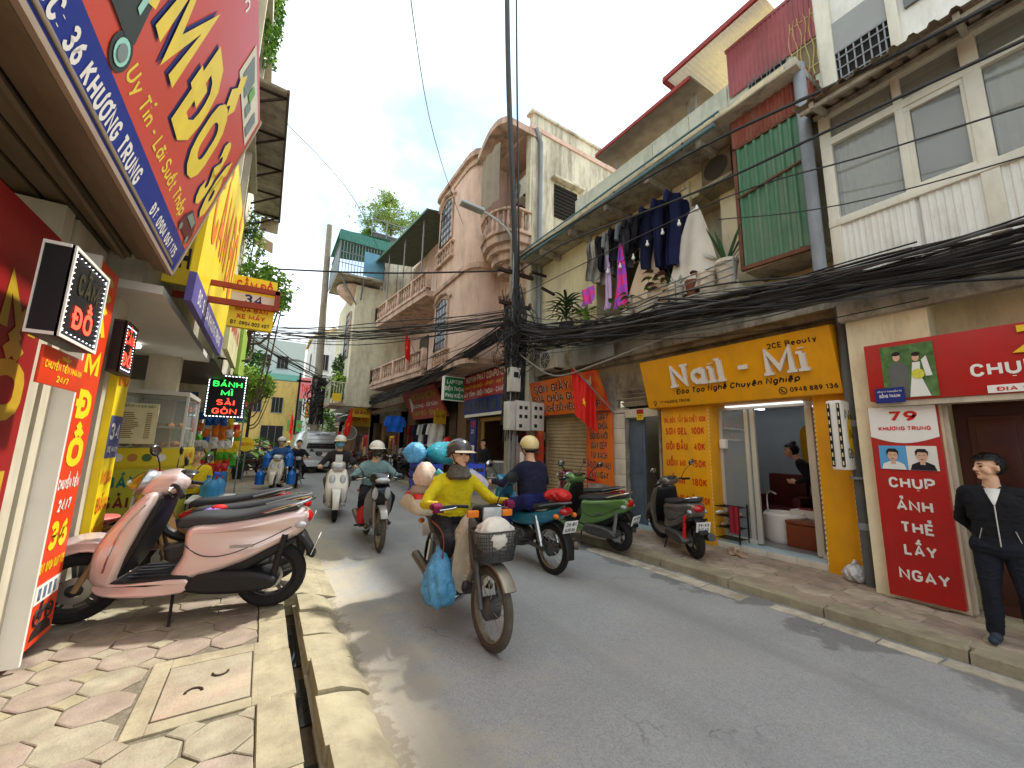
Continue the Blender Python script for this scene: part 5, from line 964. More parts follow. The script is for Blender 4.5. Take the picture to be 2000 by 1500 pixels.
for k in range(5): sh_w.bx(7.9, 8.4, 9.6, 12.4, .5+k*.45, .53+k*.45)
B(sh_w, 'wall_shelf', C('shelf_brown', 96, 70, 46), g0)
rnb = random.Random(8); goods = [C('goods_%d' % i, *c, rough=.5) for i, c in enumerate([(40,44,60),(150,40,36),(60,90,130),(180,170,150),(30,30,30)])]
for k in range(28):
    y = 9.7+(k % 7)*.39; z = .53+(k//7)*.45; MB().bx(7.95-6.9, 8.25-6.9, y-15, y-15+rnb.uniform(.15, .3), z, z+rnb.uniform(.15, .32)).build('goods_box', goods[k % 5], g0, smooth=0)
B(MB().bx(6.55, 6.62, 12.3, 12.42, .14, 2.55).bx(6.5, 6.62, 10.55, 12.42, 2.5, 2.62).bx(6.55, 6.62, 10.6, 10.7, .14, 2.5), 'door_frame', C('yellow_wood', 168, 128, 60, rough=.5), g0)
cs_ = thing('shop_sign', 'red and blue computer shop sign above an open doorway', 'sign', (6.3, 11.8, 2.6), group='shop signs')
B(MB().bx(6.25, 6.4, 10.0, 13.5, 3.32, 4.3), 'red_board', redb, cs_); B(MB().bx(6.27, 6.42, 10.0, 13.3, 2.68, 3.318), 'blue_board', navy, cs_); B(MB().bx(6.262, 6.27, 10.0, 13.25, 2.66, 2.76), 'white_strip', wl, cs_)
for s_, z_, h_, w_, m_ in (('HUỲNH PHÁT COMPUTER', 3.92, .26, 2.9, wl), ('CHUYÊN SỬA CHỮA - LẮP ĐẶT - MUA BÁN', 3.7, .12, 3.0, yel), ('MÁY TÍNH - ĐIỆN THOẠI - CAMERA', 3.4, .18, 3.3, wl)): letters(cs_, s_, (6.249, 11.75, z_), RX, RZ, h_, m_, wt=.2, width=w_)
[B(MB().bx(6.262, 6.268, 10.3+k*.6, 10.7+k*.6, 2.84, 3.2), 'product_print', C('print_devices', 60, 66, 80, var=.6, scale=18), cs_) for k in range(5)]
lp_ = thing('light_box_sign', 'green projecting sign with white lettering for laptops', 'sign', (5.5, 12.6, 3.2)); B(MB().bx(5.1, 5.85, 12.5, 12.68, 3.2, 4.0), 'box', C('sign_green', 24, 120, 78, rough=.4), lp_, bev=.01); B(MB().bx(5.08, 5.1, 12.48, 12.7, 3.18, 4.02).bx(5.1, 5.87, 12.48, 12.5, 4.0, 4.03).bx(5.1, 5.87, 12.48, 12.5, 3.17, 3.2), 'rim', wl, lp_)
for s_, z_ in (('LAPTOP', 3.76), ('ĐIỆN THOẠI', 3.52), ('PHỤ KIỆN', 3.28)): letters(lp_, s_, (5.48, 12.498, z_), (1, 0, 0), RZ, .15, wl, wt=.2, width=.42+.03*len(s_))
cc = thing('shop_sign', 'tall blue column sign with product pictures beside the doorway', 'sign', (6.42, 12.7, .15), group='shop signs'); B(MB().bx(6.38, 6.44, 12.5, 13.02, .2, 2.6), 'board', navy, cc); letters(cc, '28', (6.378, 12.76, 2.3), RX, RZ, .22, redl, wt=.2, width=.3)
for k in range(5): B(MB().bx(6.372, 6.378, 12.58, 12.94, .3+k*.36, .58+k*.36), 'product_print', wl if k % 2 else C('print_devices', 60, 66, 80), cc)
for s_, z_ in (('MUA', 2.16), ('CŨ', 2.07)): letters(cc, s_, (6.378, 12.76, z_), RX, RZ, .07, wl, width=.24)
cab = thing('display_case', 'glass display case with shoes in the computer shop doorway', 'cabinet', (6.5, 10.95, .14)); MB().bx(-.25, .25, -.35, .35, 0, .1).bx(-.25, .25, -.35, .35, .5, .52).bx(-.25, .25, -.35, .35, 1.0, 1.03).build('shelves', wl, cab); MB().bx(-.26, .26, -.36, .36, .1, 1.0).build('glass', clear, cab, smooth=0)
for k in range(4): MB().ell((-.1, -.2+k*.14, .58), (.12, .04, .05), 8, 6).build('shoe', [wl, redl, blackm][k % 3], cab)
ex = thing('fire_extinguisher', 'red fire extinguisher standing by the computer shop door', 'fire extinguisher', (6.42, 12.15, .14)); MB().lathe([(.07, 0), (.08, .03), (.08, .36), (.05, .43), (.02, .46), (.02, .5)], n=12).build('tank', redl, ex); MB().bar((0, 0, .5), (.1, 0, .54), .02).build('lever', blackm, ex)
one('poster', MB().bx(6.52, 6.53, 12.0, 12.28, .9, 1.55), C('poster_orange', 190, 66, 34, var=.3, scale=10), 'orange poster on the computer shop door jamb', 'poster', (6.52, 12.1, .9))
# clothes shop
ck = thing('shop_sign', 'faded red clothes shop sign leaning out over hanging clothes', 'sign', (6.1, 17, 2.8), group='shop signs'); CU = Vector((-.35, 0, 1.3)).normalized()
fred = C('faded_red', 176, 74, 62, rough=.6, var=.12, stain=.3, stcol=(.3, .2, .15)); B(MB().add([(6.15,14.6,2.8),(6.0,18.4,2.8),(5.6,19.4,4.15),(5.75,15.3,4.15),(6.25,14.6,2.8),(6.1,18.4,2.8),(5.7,19.4,4.15),(5.85,15.3,4.15)], [(0,1,2,3),(1,5,6,2),(4,0,3,7),(3,2,6,7),(1,0,4,5),(5,4,7,6)]), 'board', fred, ck, recalc=True)
CX = Vector((.15, -3.8, 0)).normalized()
for s_, t_, h_, m_ in (('THỜI TRANG HỌC SINH', .85, .32, C('faded_yellow', 190, 160, 60)), ('ĐỒNG PHỤC - CẶP SÁCH', .5, .16, wl), ('MAY ĐO - BALO', .14, .22, MATS['faded_yellow'])): letters(ck, s_, Vector((6.06, 16.6, 2.8))+CU*t_+Vector((-.06, 0, 0)), CX, CU, h_, m_, wt=.18, width=2.9)
B(MB().poly([Vector((6.03, 18.3, 2.8))+CU*(.7+.35*math.sin(a))+Vector((-.03, .4*math.cos(a)+.15, 0)) for a in [2*math.pi*k/16 for k in range(16)]]), 'badge', wl, ck)
yb_ = thing('shop_sign', 'small yellow hanging sign at the edge of the clothes shop', 'sign', (5.9, 14.6, 2.4), group='shop signs'); B(MB().bx(5.55, 6.05, 14.5, 14.54, 2.45, 2.98), 'board', C('dull_yellow', 190, 150, 30, stain=.2), yb_); letters(yb_, 'SỬA ĐỒ', (5.8, 14.498, 2.7), (1, 0, 0), RZ, .12, brnl, width=.4)
for k, (y, x, z, w_, l_, c, lab) in enumerate(((15.0,5.85,2.5,.6,.95,(226,224,218),'white long sleeve shirt on display outside clothes shop'),(15.5,5.8,2.5,.5,.85,(36,36,48),'dark jacket hanging behind the white display shirt'),(16.0,5.75,2.5,.5,.9,(200,200,198),'pale shirt hanging third outside the clothes shop'),(16.5,5.7,2.5,.5,.9,(30,34,60),'navy top hanging outside the clothes shop'),(17.0,5.65,2.5,.5,.9,(120,30,34),'dark red top hanging outside the clothes shop'),(17.0,4.75,2.85,.7,.7,(30,96,196),'bright blue jacket hanging from the pink balcony'))):
    mb = MB(); mb = shirt(mb, 0, 0, 0, w_, l_, sl=.34, seed=k+20); mb.xf(Matrix.Translation((x, y, z))); one('hanging_garment', mb, C('cloth_%d_%d_%d' % c, *c, rough=.95, var=.12), lab, 'laundry', (x, y, z-l_), 'clothes on display', smooth=70)
for k in range(10):
    x, y, z = 5.9+.25*(k % 2), 15.0+.36*(k//2), (1.05 if k % 2 else .55)
    bp = thing('backpack', ['upper', 'lower'][1-k % 2]+' dark school backpack, '+['first', 'second', 'third', 'fourth', 'fifth'][k//2]+' from the folding gate', 'backpack', (x, y, z-.22), group='backpacks outside the clothes shop'); m_ = C('bag_%d' % (k % 3), *[(30,30,34),(40,36,40),(70,28,32)][k % 3], rough=.8, var=.2)
    MB().ell((0, 0, .24), (.14, .17, .25), 12, 8, p=.7).build('body', m_, bp); MB().ell((-.11, 0, .16), (.07, .13, .13), 10, 6, p=.7).build('pocket', m_, bp)
rackc = thing('clothes_rack', 'metal display rack carrying backpacks outside clothes shop', 'rack', (6.1, 15.8, .1)); q = MB(); [q.bar((6.15, y, .1), (6.15, y, 2.6), .03) for y in (14.8, 17.2)]; [q.bar((6.15, 14.8, z), (6.15, 17.2, z), .03) for z in (.35, .85, 1.4, 2.55)]; B(q, 'frame', grey, rackc)
# helmet hung on a stand
hs = thing('helmet_on_stand', 'grey helmet hung on a pole at the shutter by the clothes shop', 'helmet', (5.6, 18.6, 1.2)); MB().lathe([(.0, .26), (.1, .24), (.16, .15), (.17, .02), (.15, -.06)], n=14).build('shell', C('grey_helmet', 150, 148, 146, rough=.35, var=.5, scale=9), hs); MB().bar((0, 0, -1.2), (0, 0, .1), .03).build('pole', grey, hs)
one('red_lantern', MB().ell((5.95, 14.0, 1.75), (.2, .2, .18), 12, 8).lathe([(.07, .0), (.07, .04)], (5.95, 14.0, 1.92), n=8), redl, 'round red paper lantern beside the folding gate', 'lantern', (5.95, 14, 1.6))

# ================================================================ cable pole, meters, cables
polem = C('pole_concrete', 150, 140, 124, rough=.95, var=.15, bump=.4, stain=.4, stcol=(.15, .12, .1))
up_ = thing('utility_pole', 'concrete utility pole wrapped in black cables with meter boxes', 'pole', (6.05, 9.6, .1)); B(MB().tube([(6.05, 9.6, .1), (6.0, 9.6, 8.0)], [.2, .13], 14), 'shaft', polem, up_)
B(MB().bx(5.4, 6.7, 9.5, 9.6, 6.9, 7.0).bx(5.5, 6.6, 9.5, 9.6, 5.9, 6.0), 'crossarm', iron, up_)
ins = MB(); [ins.lathe([(.03,0),(.06,.02),(.04,.05),(.06,.08),(.03,.12)], (x, 9.55, z), n=8) for x in (5.5, 5.8, 6.3, 6.6) for z in (7.0, 6.0)]; split(ins, 'insulator', C('insulator', 120, 84, 62, rough=.3), up_, world=True)
rc = random.Random(11); cabm = M('cable_black', (.032, .03, .029), rough=.55, var=.2)
q = MB()
for k in range(130):
    a = rc.uniform(0, 6.28); r0 = rc.uniform(.15, .3); z0 = rc.uniform(1.9, 4.2); z1 = rc.uniform(4.5, 6.6); pts = []
    for i in range(9):
        t = i/8; rr = r0*(1+.3*math.sin(t*6+a)); pts.append((6.03+rr*math.cos(a+t*rc.uniform(.5, 2)), 9.6+rr*math.sin(a+t)-.05, z0+(z1-z0)*t))
    q.tube(spline(pts, 2), rc.uniform(.012, .022), 4)
for k in range(60):                                     # tangled coils
    c = Vector((6.03+rc.uniform(-.45, .35), 9.35+rc.uniform(-.2, .2), rc.uniform(4.1, 5.6))); R = rc.uniform(.12, .38); e = Euler((rc.uniform(0, 3), rc.uniform(0, 3), 0)).to_matrix(); q.tube([c+e@Vector((R*math.cos(t)*1.2, R*math.sin(t), .02*t)) for t in [2*math.pi*i/14 for i in range(14)]], .011, 4, closed=True)
tcb = B(q, 'cable_wrap', cabm, up_); tcb['kind'] = 'stuff'
for k, (x, y, z, w_, h_, n, lab) in enumerate(((5.78, 9.28, 2.1, .26, .8, 0, 'narrow pale meter box at the road side of the pole'), (6.18, 9.3, 2.1, .48, .85, 5, 'white meter box with square windows on the pole front'), (6.72, 9.32, 2.12, .44, .82, 5, 'white meter box with square windows nearest the orange panel'), (5.92, 9.32, 3.2, .32, .7, 1, 'upper single meter box with a glass window'))):
    mbx = thing('meter_box', lab, 'meter box', (x, y, z), group='meter boxes on the pole'); MB().bx(-w_/2, w_/2, -.12, .12, 0, h_).build('casing', C('meter_white', 206, 202, 192, rough=.5, var=.06, stain=.25), mbx, bev=.015)
    for i in range(n if n > 1 else n):
        if n > 1: x0, z0 = (-.09, .09)[i % 2], (.6, .35, .08)[i//2]
        else: x0, z0 = 0, .4
        s_ = .05 if n > 1 else .08; MB().bx(x0-s_, x0+s_, -.13, -.121, z0, z0+2*s_).build('window', dark, mbx, smooth=0)
B(MB().tube([(5.95, 9.35, 2.1), (5.93, 9.36, .15)], .022, 6).tube([(6.1, 9.35, 2.1), (6.12, 9.36, .15)], .018, 6).tube([(5.85, 9.36, .2), (5.84, 9.37, 7.9)], .02, 6), 'conduit', pipeg, up_)
jb = thing('junction_box', 'rust stained junction box low on the cable pole', 'box', (6.28, 9.35, .9)); MB().bx(-.16, .12, -.1, .1, 0, .75).build('casing', C('rosy_box', 176, 140, 128, stain=.4), jb, bev=.01); MB().bx(-.14, -.02, -.115, -.1, .1, .6).build('lid', wl, jb)
# street lamp arm
sl2 = thing('street_lamp', 'street lamp on a curved arm reaching over the road', 'lamp', (6.0, 9.6, 7.5)); B(MB().tube(spline([(6.0, 9.6, 7.0), (5.98, 9.6, 7.9), (5.75, 9.65, 8.35), (5.2, 9.75, 8.68), (4.75, 9.82, 8.78)], 5), .035, 8), 'arm', C('lamp_grey', 176, 178, 176, rough=.4), sl2)
B(MB().obx((4.6, 9.84, 8.8), (.75, .28, .09), Euler((0, RA(8), RA(-8)))), 'head', C('lamp_grey', 176, 178, 176), sl2, bev=.02); B(MB().obx((4.56, 9.84, 8.745), (.5, .2, .01), Euler((0, RA(8), RA(-8)))), 'lens', M('lamp_lens', (.35, .36, .34), rough=.2), sl2)
cabs = [cabm, M('cable_grey', (.1, .098, .092), rough=.6, var=.3), M('cable_brown', (.055, .045, .038), rough=.6, var=.3)]
def cables(q, A, Bp, n, sag, spread, r=(.005, .021), seed=0, k=10, mid=None):
    rr = random.Random(seed); A = Vector(A); Bp = Vector(Bp)
    for i in range(n):
        q.cur = rr.choice((0, 0, 0, 1, 2)); o1 = Vector((rr.gauss(0, spread*.35), rr.gauss(0, spread*.2), rr.gauss(0, spread))); o2 = Vector((rr.gauss(0, spread*.35), rr.gauss(0, spread*.2), rr.gauss(0, spread))); s_ = sag*rr.uniform(.6, 1.35); ph = rr.uniform(0, 6)
        q.tube([A+o1+(Bp+o2-A-o1)*t+Vector((spread*.4*math.sin(ph+t*7), 0, -4*s_*t*(1-t)+spread*.35*math.sin(ph*2+t*9))) for t in [j/k for j in range(k+1)]], rr.uniform(*r), 4, cap=False)
    return q
# the pole stands at the kerb, clear of the curved balcony
for o_ in list(COL.objects):
    if o_.parent is None and (o_ in (up_, jb, sl2) or o_.get('group') == 'meter boxes on the pole'):
        p_ = o_.location; o_.location = (p_.x*.9, p_.y*.9, .1 if o_ is up_ else 1.65+(p_.z-1.65)*.9); o_.scale = (.9, .9, .92 if o_ is up_ else .9)
q = MB(); cables(q, (5.45, 8.6, 4.85), (5.72, 4.2, 4.05), 50, .25, .15, seed=1); cables(q, (5.72, 4.25, 4.05), (5.7, .0, 3.55), 52, .07, .13, seed=2); cables(q, (5.7, .1, 3.55), (5.75, -4, 3.5), 30, .05, .12, seed=6); cables(q, (5.45, 8.6, 4.4), (5.8, 1.0, 3.68), 20, .2, .15, seed=3)
tag(q.build('cable_bundle', cabs), None, None, kind='stuff'); COL.objects['cable_bundle']['label'] = 'thick bundle of black cables sagging along the shop fronts'
q = MB(); cables(q, (5.45, 8.65, 4.95), (4.6, 20.6, 3.85), 60, .28, .11, seed=4); cables(q, (4.6, 20.6, 3.85), (3.9, 34, 3.6), 40, .5, .15, seed=5); cables(q, (5.45, 8.65, 5.2), (4.5, 20, 5.2), 7, .9, .25, seed=7)
o = q.build('cable_bundle', cabs); tag(o, 'bundle of black cables sagging from the pole towards the far street', None, kind='stuff')
q = MB(); cables(q, (5.45, 8.65, 5.15), (-1.0, 17, 5.6), 22, .35, .14, seed=8, r=(.008, .016)); cables(q, (-1.0, 17, 5.5), (4, 26, 5), 12, .3, .14, seed=9)
o = q.build('cable_bundle', cabs); tag(o, 'loose bundle of black cables crossing over the street', None, kind='stuff')
W1 = [('thick black cable slung high across the balcony fronts', [(5.45, 8.6, 6.8), (5.5, 7.5, 6.85), (5.48, 3.5, 6.55), (5.45, 1.0, 6.05), (5.4, -2, 5.6)], .024), ('second black cable running past the laundry to the white house', [(5.45, 8.6, 6.4), (5.5, 6.5, 6.4), (5.5, 3.3, 5.8), (5.5, 1.0, 5.55), (5.5, -2, 5.2)], .02), ('thin wire crossing below the curtained windows', [(5.45, 8.6, 5.7), (5.6, 3.3, 5.55), (5.6, 1.0, 5.05), (5.6, -2, 4.4)], .011), ('thin wire crossing the white cladding', [(5.6, 3, 5.2), (5.6, 1.2, 4.55), (5.6, -2, 4.1)], .008), ('black cable stretched over the street to the left house', [(5.45, 8.6, 6.5), (2.5, 11.8, 6.85), (-1.0, 14.2, 7.0)], .028), ('cable pair climbing from the pole out of the picture', [(5.42, 8.5, 4.6), (5.28, 8.45, 7.4), (4.9, 8.44, 12.8), (4.55, 8.44, 21)], .085), ('thin wire climbing beside the cable pair', [(5.5, 8.5, 4.6), (5.42, 8.45, 7.4), (5.15, 8.44, 14.5), (5.0, 8.44, 21)], .03), ('thin wire crossing the pale sky', [(5.3, 12, 9.5), (2.2, 7, 8.4), (.2, 3, 8.5)], .008), ('thin wire rising to the left house eaves', [(4.8, 21, 11), (1.6, 12, 9.1), (-1.1, 12, 11.6), (-1.3, 9, 13)], .01), ('pale cable looping over the shoe repair sign', [(5.42, 8.5, 4.2), (5.55, 8.0, 3.8), (5.78, 7.2, 3.35), (5.8, 5.8, 3.42), (5.8, 4.2, 3.6), (5.8, 3.2, 3.5)], .02)]
for lab, p, r in W1: one('overhead_cable', MB().tube(spline(p, 8), r, 6), C('pale_cable', 150, 148, 140, rough=.6) if 'pale cable' in lab else cabm, lab, 'cable', p[0], 'overhead cables')
# ================================================================ beyond the pink house
offw = C('offwhite_wall', 214, 208, 182, rough=.9, var=.08, stain=.45, stcol=(.26, .22, .15), stz=.2)
def house(label, x0, x1, y0, y1, h, wall, wins=(), side=(), name='far_house', roof=None, base=0):
    t = thing(name, label, 'building', ((x0+x1)/2, (y0+y1)/2, 0), group='houses down the street'); B(MB().bx(x0, x1, y0, y1, base, h), 'wall', wall, t, smooth=0)
    for (a, b, z0, z1) in side:                            # windows on the face towards the camera
        w_ = B(MB().bx(a, b, y0-.03, y0-.002, z0, z1), 'window', dark, t, smooth=0); q = MB().bx(a-.06, b+.06, y0-.07, y0-.03, z0-.07, z0); n = 3
        [q.bx(a+(b-a)*k/n-.02, a+(b-a)*k/n+.02, y0-.05, y0-.031, z0, z1) for k in range(n+1)]; Bs(q, 'window_frame', grey, t, w_, smooth=0)
    for (ya, yb, z0, z1, s_) in wins:                      # windows on a street face, s_ = face x
        w_ = B(MB().bx(s_-.03, s_+.03, ya, yb, z0, z1), 'window', dark, t, smooth=0); q = MB(); [q.bx(s_-.06, s_+.06, ya+(yb-ya)*k/2-.03, ya+(yb-ya)*k/2+.03, z0, z1) for k in range(3)]; Bs(q, 'window_frame', grey, t, w_, smooth=0)
    if roof: B(MB().bx(x0-.3, x1+.3, y0-.3, y1+.3, h, h+.15), 'roof', roof, t, smooth=0)
    return t
h2 = house('tall cream house with caged balcony and a tree on its roof', 3.35, 9, 21.2, 27, 10.0, offw, name='caged_house', base=3.5)
grid_window(22.0, 23.3, 6.2, 8.8, 3.33, par=h2, arch=.05); B(MB().lathe([(.3, 9.2), (.8, 9.6), (1.0, 9.9), (1.0, 10.05)], (3.5, 22.2, 0), n=18), 'round_balcony', stonep, h2)
cg = thing('balcony_cage', 'iron balcony cage roofed with green sheets on the cream house', 'cage', (3.3, 21.5, 10)); q = MB()
B(MB().bx(2.3, 4.6, 20.6, 24, 10.2, 10.3), 'floor', dirtyconc, cg); 
for k in range(16): q.bar((2.32+k*.15, 20.6, 10.3), (2.32+k*.15, 20.6, 12.0), .03)
for k in range(12): q.bar((2.3, 20.6+k*.28, 10.3), (2.3, 20.6+k*.28, 12.0), .03)
for z in (10.8, 11.4, 12.0): q.bar((2.3, 20.6, z), (4.6, 20.6, z), .03).bar((2.3, 20.6, z), (2.3, 24, z), .03)
o_ = B(q, 'bars', grey, cg); o_['kind'] = 'stuff'
q = MB(); corr(q, (2.2, 20.5, 12.0), (1, 0, 0), (0, 0, 1), 2.6, .55, .12, .02); corr(q, (2.2, 20.5, 12.5), (0, 1, 0), (1, 0, .1), 3.6, 2.6, .15, .02); B(q, 'sheet_roof', C('teal_sheet', 70, 128, 116, rough=.6, var=.1), cg)
q = MB(); corr(q, (2.28, 24, 10.3), (0, -1, 0), (0, 0, 1), 3.4, 1.3, .12, .02); B(q, 'side_sheet', C('grey_sheet', 140, 150, 150, rough=.6), cg); B(MB().bx(3.5, 4.55, 20.55, 20.58, 10.35, 11.7), 'blue_sheet', C('blue_tarp', 100, 150, 176, rough=.6, var=.15), cg)
B(MB().bar((2.4, 20.7, 10.2), (3.4, 21.2, 8.9), .06).bar((3.6, 20.7, 10.2), (3.6, 21.2, 9.2), .06), 'strut', grey, cg)
# roof tank frame
tk = thing('roof_frame', 'metal railing and plant trough on the cream house roof', 'railing', (5, 22, 10)); q = MB(); [q.bar((3.9, 21.4, z), (7, 21.4, z), .05) for z in (12.6, 13.4, 14.2)]; [q.bar((3.9+k*.8, 21.4, 10), (3.9+k*.8, 21.4, 14.2), .05) for k in range(4)]; B(q, 'rail', grey, tk); B(MB().bx(4.0, 7, 21.5, 23, 13.0, 13.5), 'trough', C('trough', 96, 96, 92), tk)
B(MB().bx(4.7, 9, 21.4, 26, 10, 12.4), 'penthouse_wall', oldw, h2, smooth=0)
def crown(t, n, c, r, leaf, size=.09, seed=0, name='crown', clump=26, fill=.35):
    """leaf-sized quads in clumps through the crown's volume"""
    rr = random.Random(seed); mb = MB(); c = Vector(c); cl = []
    for k in range(clump):
        d = Vector((rr.gauss(0, 1), rr.gauss(0, 1), rr.gauss(0, 1))).normalized()*(rr.random()**.4); cl.append((Vector((d.x*r[0], d.y*r[1], d.z*r[2])), rr.uniform(.5, 1.1)))
    for k in range(n):
        q, s_ = rr.choice(cl); p = c+q+Vector((rr.gauss(0, 1)*r[0], rr.gauss(0, 1)*r[1], rr.gauss(0, 1)*r[2]))*fill*.5*s_; a = Euler((rr.uniform(-.9, .9), rr.uniform(-.9, .9), rr.uniform(0, 6.28))).to_matrix(); l = size*rr.uniform(.6, 1.3); w_ = l*.42; mb.cur = rr.randrange(len(leaf))
        mb.add([p+a@Vector(v) for v in ((-l, 0, 0), (0, -w_, .02), (l, 0, -.03), (0, w_, .02))], [(0, 1, 2, 3)])
    mb.build(name, leaf, t, smooth=0); return mb
def tree(name, label, loc, h, r, leaf, n=3000, size=.1, seed=0, trunk=.12, cz=None, group=None, clump=26, lean=(0, 0)):
    t = thing(name, label, 'tree', loc, group=group); cz = cz or h*.7; rr = random.Random(seed); bark = C('bark', 92, 76, 58, rough=.95, var=.3, bump=.5)
    mb = MB().tube(spline([(0, 0, 0), (lean[0]*.3, lean[1]*.3, cz*.4), (lean[0], lean[1], cz)], 4), [trunk*(1-.07*i) for i in range(9)], 8)
    for k in range(9):
        a = k*2.4; z0 = cz*rr.uniform(.4, .9); f = z0/cz; mb.tube(spline([(lean[0]*f, lean[1]*f, z0), (lean[0]+r[0]*.4*math.cos(a), lean[1]+r[1]*.4*math.sin(a), z0+r[2]*.35), (lean[0]+r[0]*.85*math.cos(a), lean[1]+r[1]*.85*math.sin(a), cz+r[2]*rr.uniform(-.2, .6))], 3), [trunk*.4*(1-.12*i) for i in range(7)], 5)
    mb.build('trunk', bark, t); crown(t, n, (lean[0], lean[1], cz), r, leaf, size, seed, clump=clump); return t
lm = lambda *a: [leafm[x] for x in a]
leafm['yellow'] = C('leaf_yellow', 178, 200, 86, rough=.5, var=.3, scale=6); leafm['pale'] = C('leaf_pale', 158, 178, 112, rough=.5, var=.3, scale=6)
tree('roof_tree', 'wispy tree growing on the cream house roof', (5.2, 22.5, 13.4), 3, (1.9, 1.5, 1.1), lm('pale', 'light', 'pale'), 3600, .1, 3, .07, 2.0, clump=40); 
tree('roof_shrub', 'bright shrub at the edge of the cream house roof', (3.9, 22, 12.6), 1.4, (.6, .6, .5), lm('light', 'green'), 900, .1, 4, .04, .8)
for k, (x, y, z, rr_, lf, lab) in enumerate(((3.4, 23.4, 5.6, (.5, .6, 1.1), ('dark', 'green'), 'dark creeper beneath the caged balcony'), (3.3, 22.6, 4.6, (.8, .9, .8), ('light', 'yellow', 'green'), 'yellow green shrub on the cream house balcony'), (3.0, 27.5, 3.2, (1.0, 1.2, 1.6), ('green', 'dark', 'light'), 'dense climber beside the far pole'))): 
    t = thing('climbing_plant', lab, 'plant', (x, y, z-rr_[2]), group='plants on far balconies'); crown(t, 1500, (0, 0, rr_[2]), rr_, lm(*lf), .12, 40+k); MB().tube([(0, 0, -.3), (.1, 0, rr_[2])], .05, 5).build('stem', leafm['dark'], t)
bal = thing('iron_balcony', 'small iron balcony with yellow crate on the cream house', 'balcony', (3.0, 22.5, 3.6)); q = MB().bx(2.6, 3.4, 21.4, 24, 3.5, 3.62); B(q, 'slab', stonep, bal); q = MB(); [q.bar((2.62, 21.42+k*.16, 3.6), (2.62, 21.42+k*.16, 4.7), .025) for k in range(16)]; [q.bar((2.62+k*.13, 21.42, 3.6), (2.62+k*.13, 21.42, 4.7), .025) for k in range(6)]; B(q.bar((2.62, 21.42, 4.7), (2.62, 24, 4.7), .04).bar((2.62, 21.42, 4.7), (3.4, 21.42, 4.7), .04), 'railing', wht, bal); B(MB().bx(2.7, 3.1, 21.3, 21.4, 3.7, 4.1), 'crate', yel, bal)
# houses further on
house('white house with a stepped gable beyond the far pole', 2.9, 9, 38, 44, 11.0, C('white_wall2', 216, 216, 210, rough=.9, var=.06, stain=.4), side=((3.4, 4.2, 8.0, 9.4), (4.9, 5.8, 8.0, 9.4), (3.4, 4.3, 4.4, 6.0), (5.2, 6.2, 4.4, 6.0)), wins=((39, 40, 8, 9.6, 2.9), (41, 42, 4.5, 6, 2.9)))
g3 = thing('gabled_house', 'cream gabled house behind the white one', 'building', (5, 46, 0), group='houses down the street'); B(MB().prism([(3.2, 0), (9, 0), (9, 12.6), (5.2, 13.6), (3.2, 12.2)], 'y', 45, 50), 'wall', offw, g3, smooth=0); B(MB().prism([(3.0, 12.1), (5.2, 13.6), (9.2, 12.5), (9.2, 12.8), (5.2, 13.95), (3.0, 12.5)], 'y', 44.8, 50), 'roof', C('ochre_roof', 190, 166, 120, var=.1), g3, smooth=0)
for a in (3.6, 4.6, 5.6): B(MB().bx(a, a+.6, 44.95, 44.99, 10.2, 11.4), 'window', dark, g3, smooth=0)
house('grey blue sheet clad block with a teal awning', -2.6, 3.4, 56, 62, 14.2, C('sheet_block', 168, 180, 178, rough=.7, var=.06), side=((-1.5, -.4, 10.6, 12.2), (.4, 1.6, 10.6, 12.2)))
one('far_awning', MB().bx(-2.2, 3.2, 54.5, 56, 9.0, 9.7), C('teal_awning', 92, 150, 150, var=.08), 'teal awning across the far sheet clad block', 'awning', (0, 55, 9))
house('mustard yellow building closing the end of the street', -2.4, 2.6, 48, 54, 8.0, C('mustard', 206, 176, 104, rough=.9, var=.08, stain=.25), side=((-1.6, -.6, 4.6, 6.2), (.3, 1.3, 4.6, 6.2), (-.4, 1.6, .2, 3.2)))
house('narrow green shuttered house beside the mustard building', 2.6, 3.1, 46, 48, 6.8, C('green_house', 128, 160, 120), side=((2.7, 3.0, 2, 5.8),))
# shops along the right beyond the pink house
for k, (y0, y1, x, c, lab) in enumerate(((21.1, 25.5, 6.2, (122, 88, 60), 'dim open shop front beyond the clothes shop'), (25.6, 31, 5.6, (110, 92, 74), 'dim open shop front by the round sign'), (31.1, 38, 4.6, (128, 104, 78), 'far shop front beside the pole'))):
    sf = thing('street_shop', lab, 'shop front', (x+1, (y0+y1)/2, 0), group='far shop fronts'); B(MB().bx(x, x+.2, y0, y0+.4, 0, 3.4).bx(x, x+.2, y1-.4, y1, 0, 3.4).bx(x+2, x+2.1, y0, y1, 0, 3.4).bx(x, x+2, y0, y0+.1, 0, 3.4), 'wall', C('shopwall_%d' % k, *c, var=.2), sf, smooth=0); B(MB().bx(x-.1, x+2, y0, y1, 2.9, 3.6), 'lintel', dirtyconc, sf, smooth=0)
    rr = random.Random(k)
    B(MB().bx(x+.6, x+.9, (y0+y1)/2-.4, (y0+y1)/2+.4, 2.7, 2.76), 'added_glow', M('added_glow_lit', (1, .95, .85), emit=5), sf)  # glowing slab added under the lintel to brighten the shop interior
    for i in range(14): y = y0+.5+(y1-y0-1)*i/14; B(MB().bx(x+.3, x+.9, y, y+.22, rr.uniform(.3, 1.2), rr.uniform(1.3, 2.3)), 'goods', [goods[0], goods[1], goods[3], C('goods_g', 80, 110, 60), C('goods_y', 190, 150, 50)][rr.randrange(5)], sf, smooth=0)
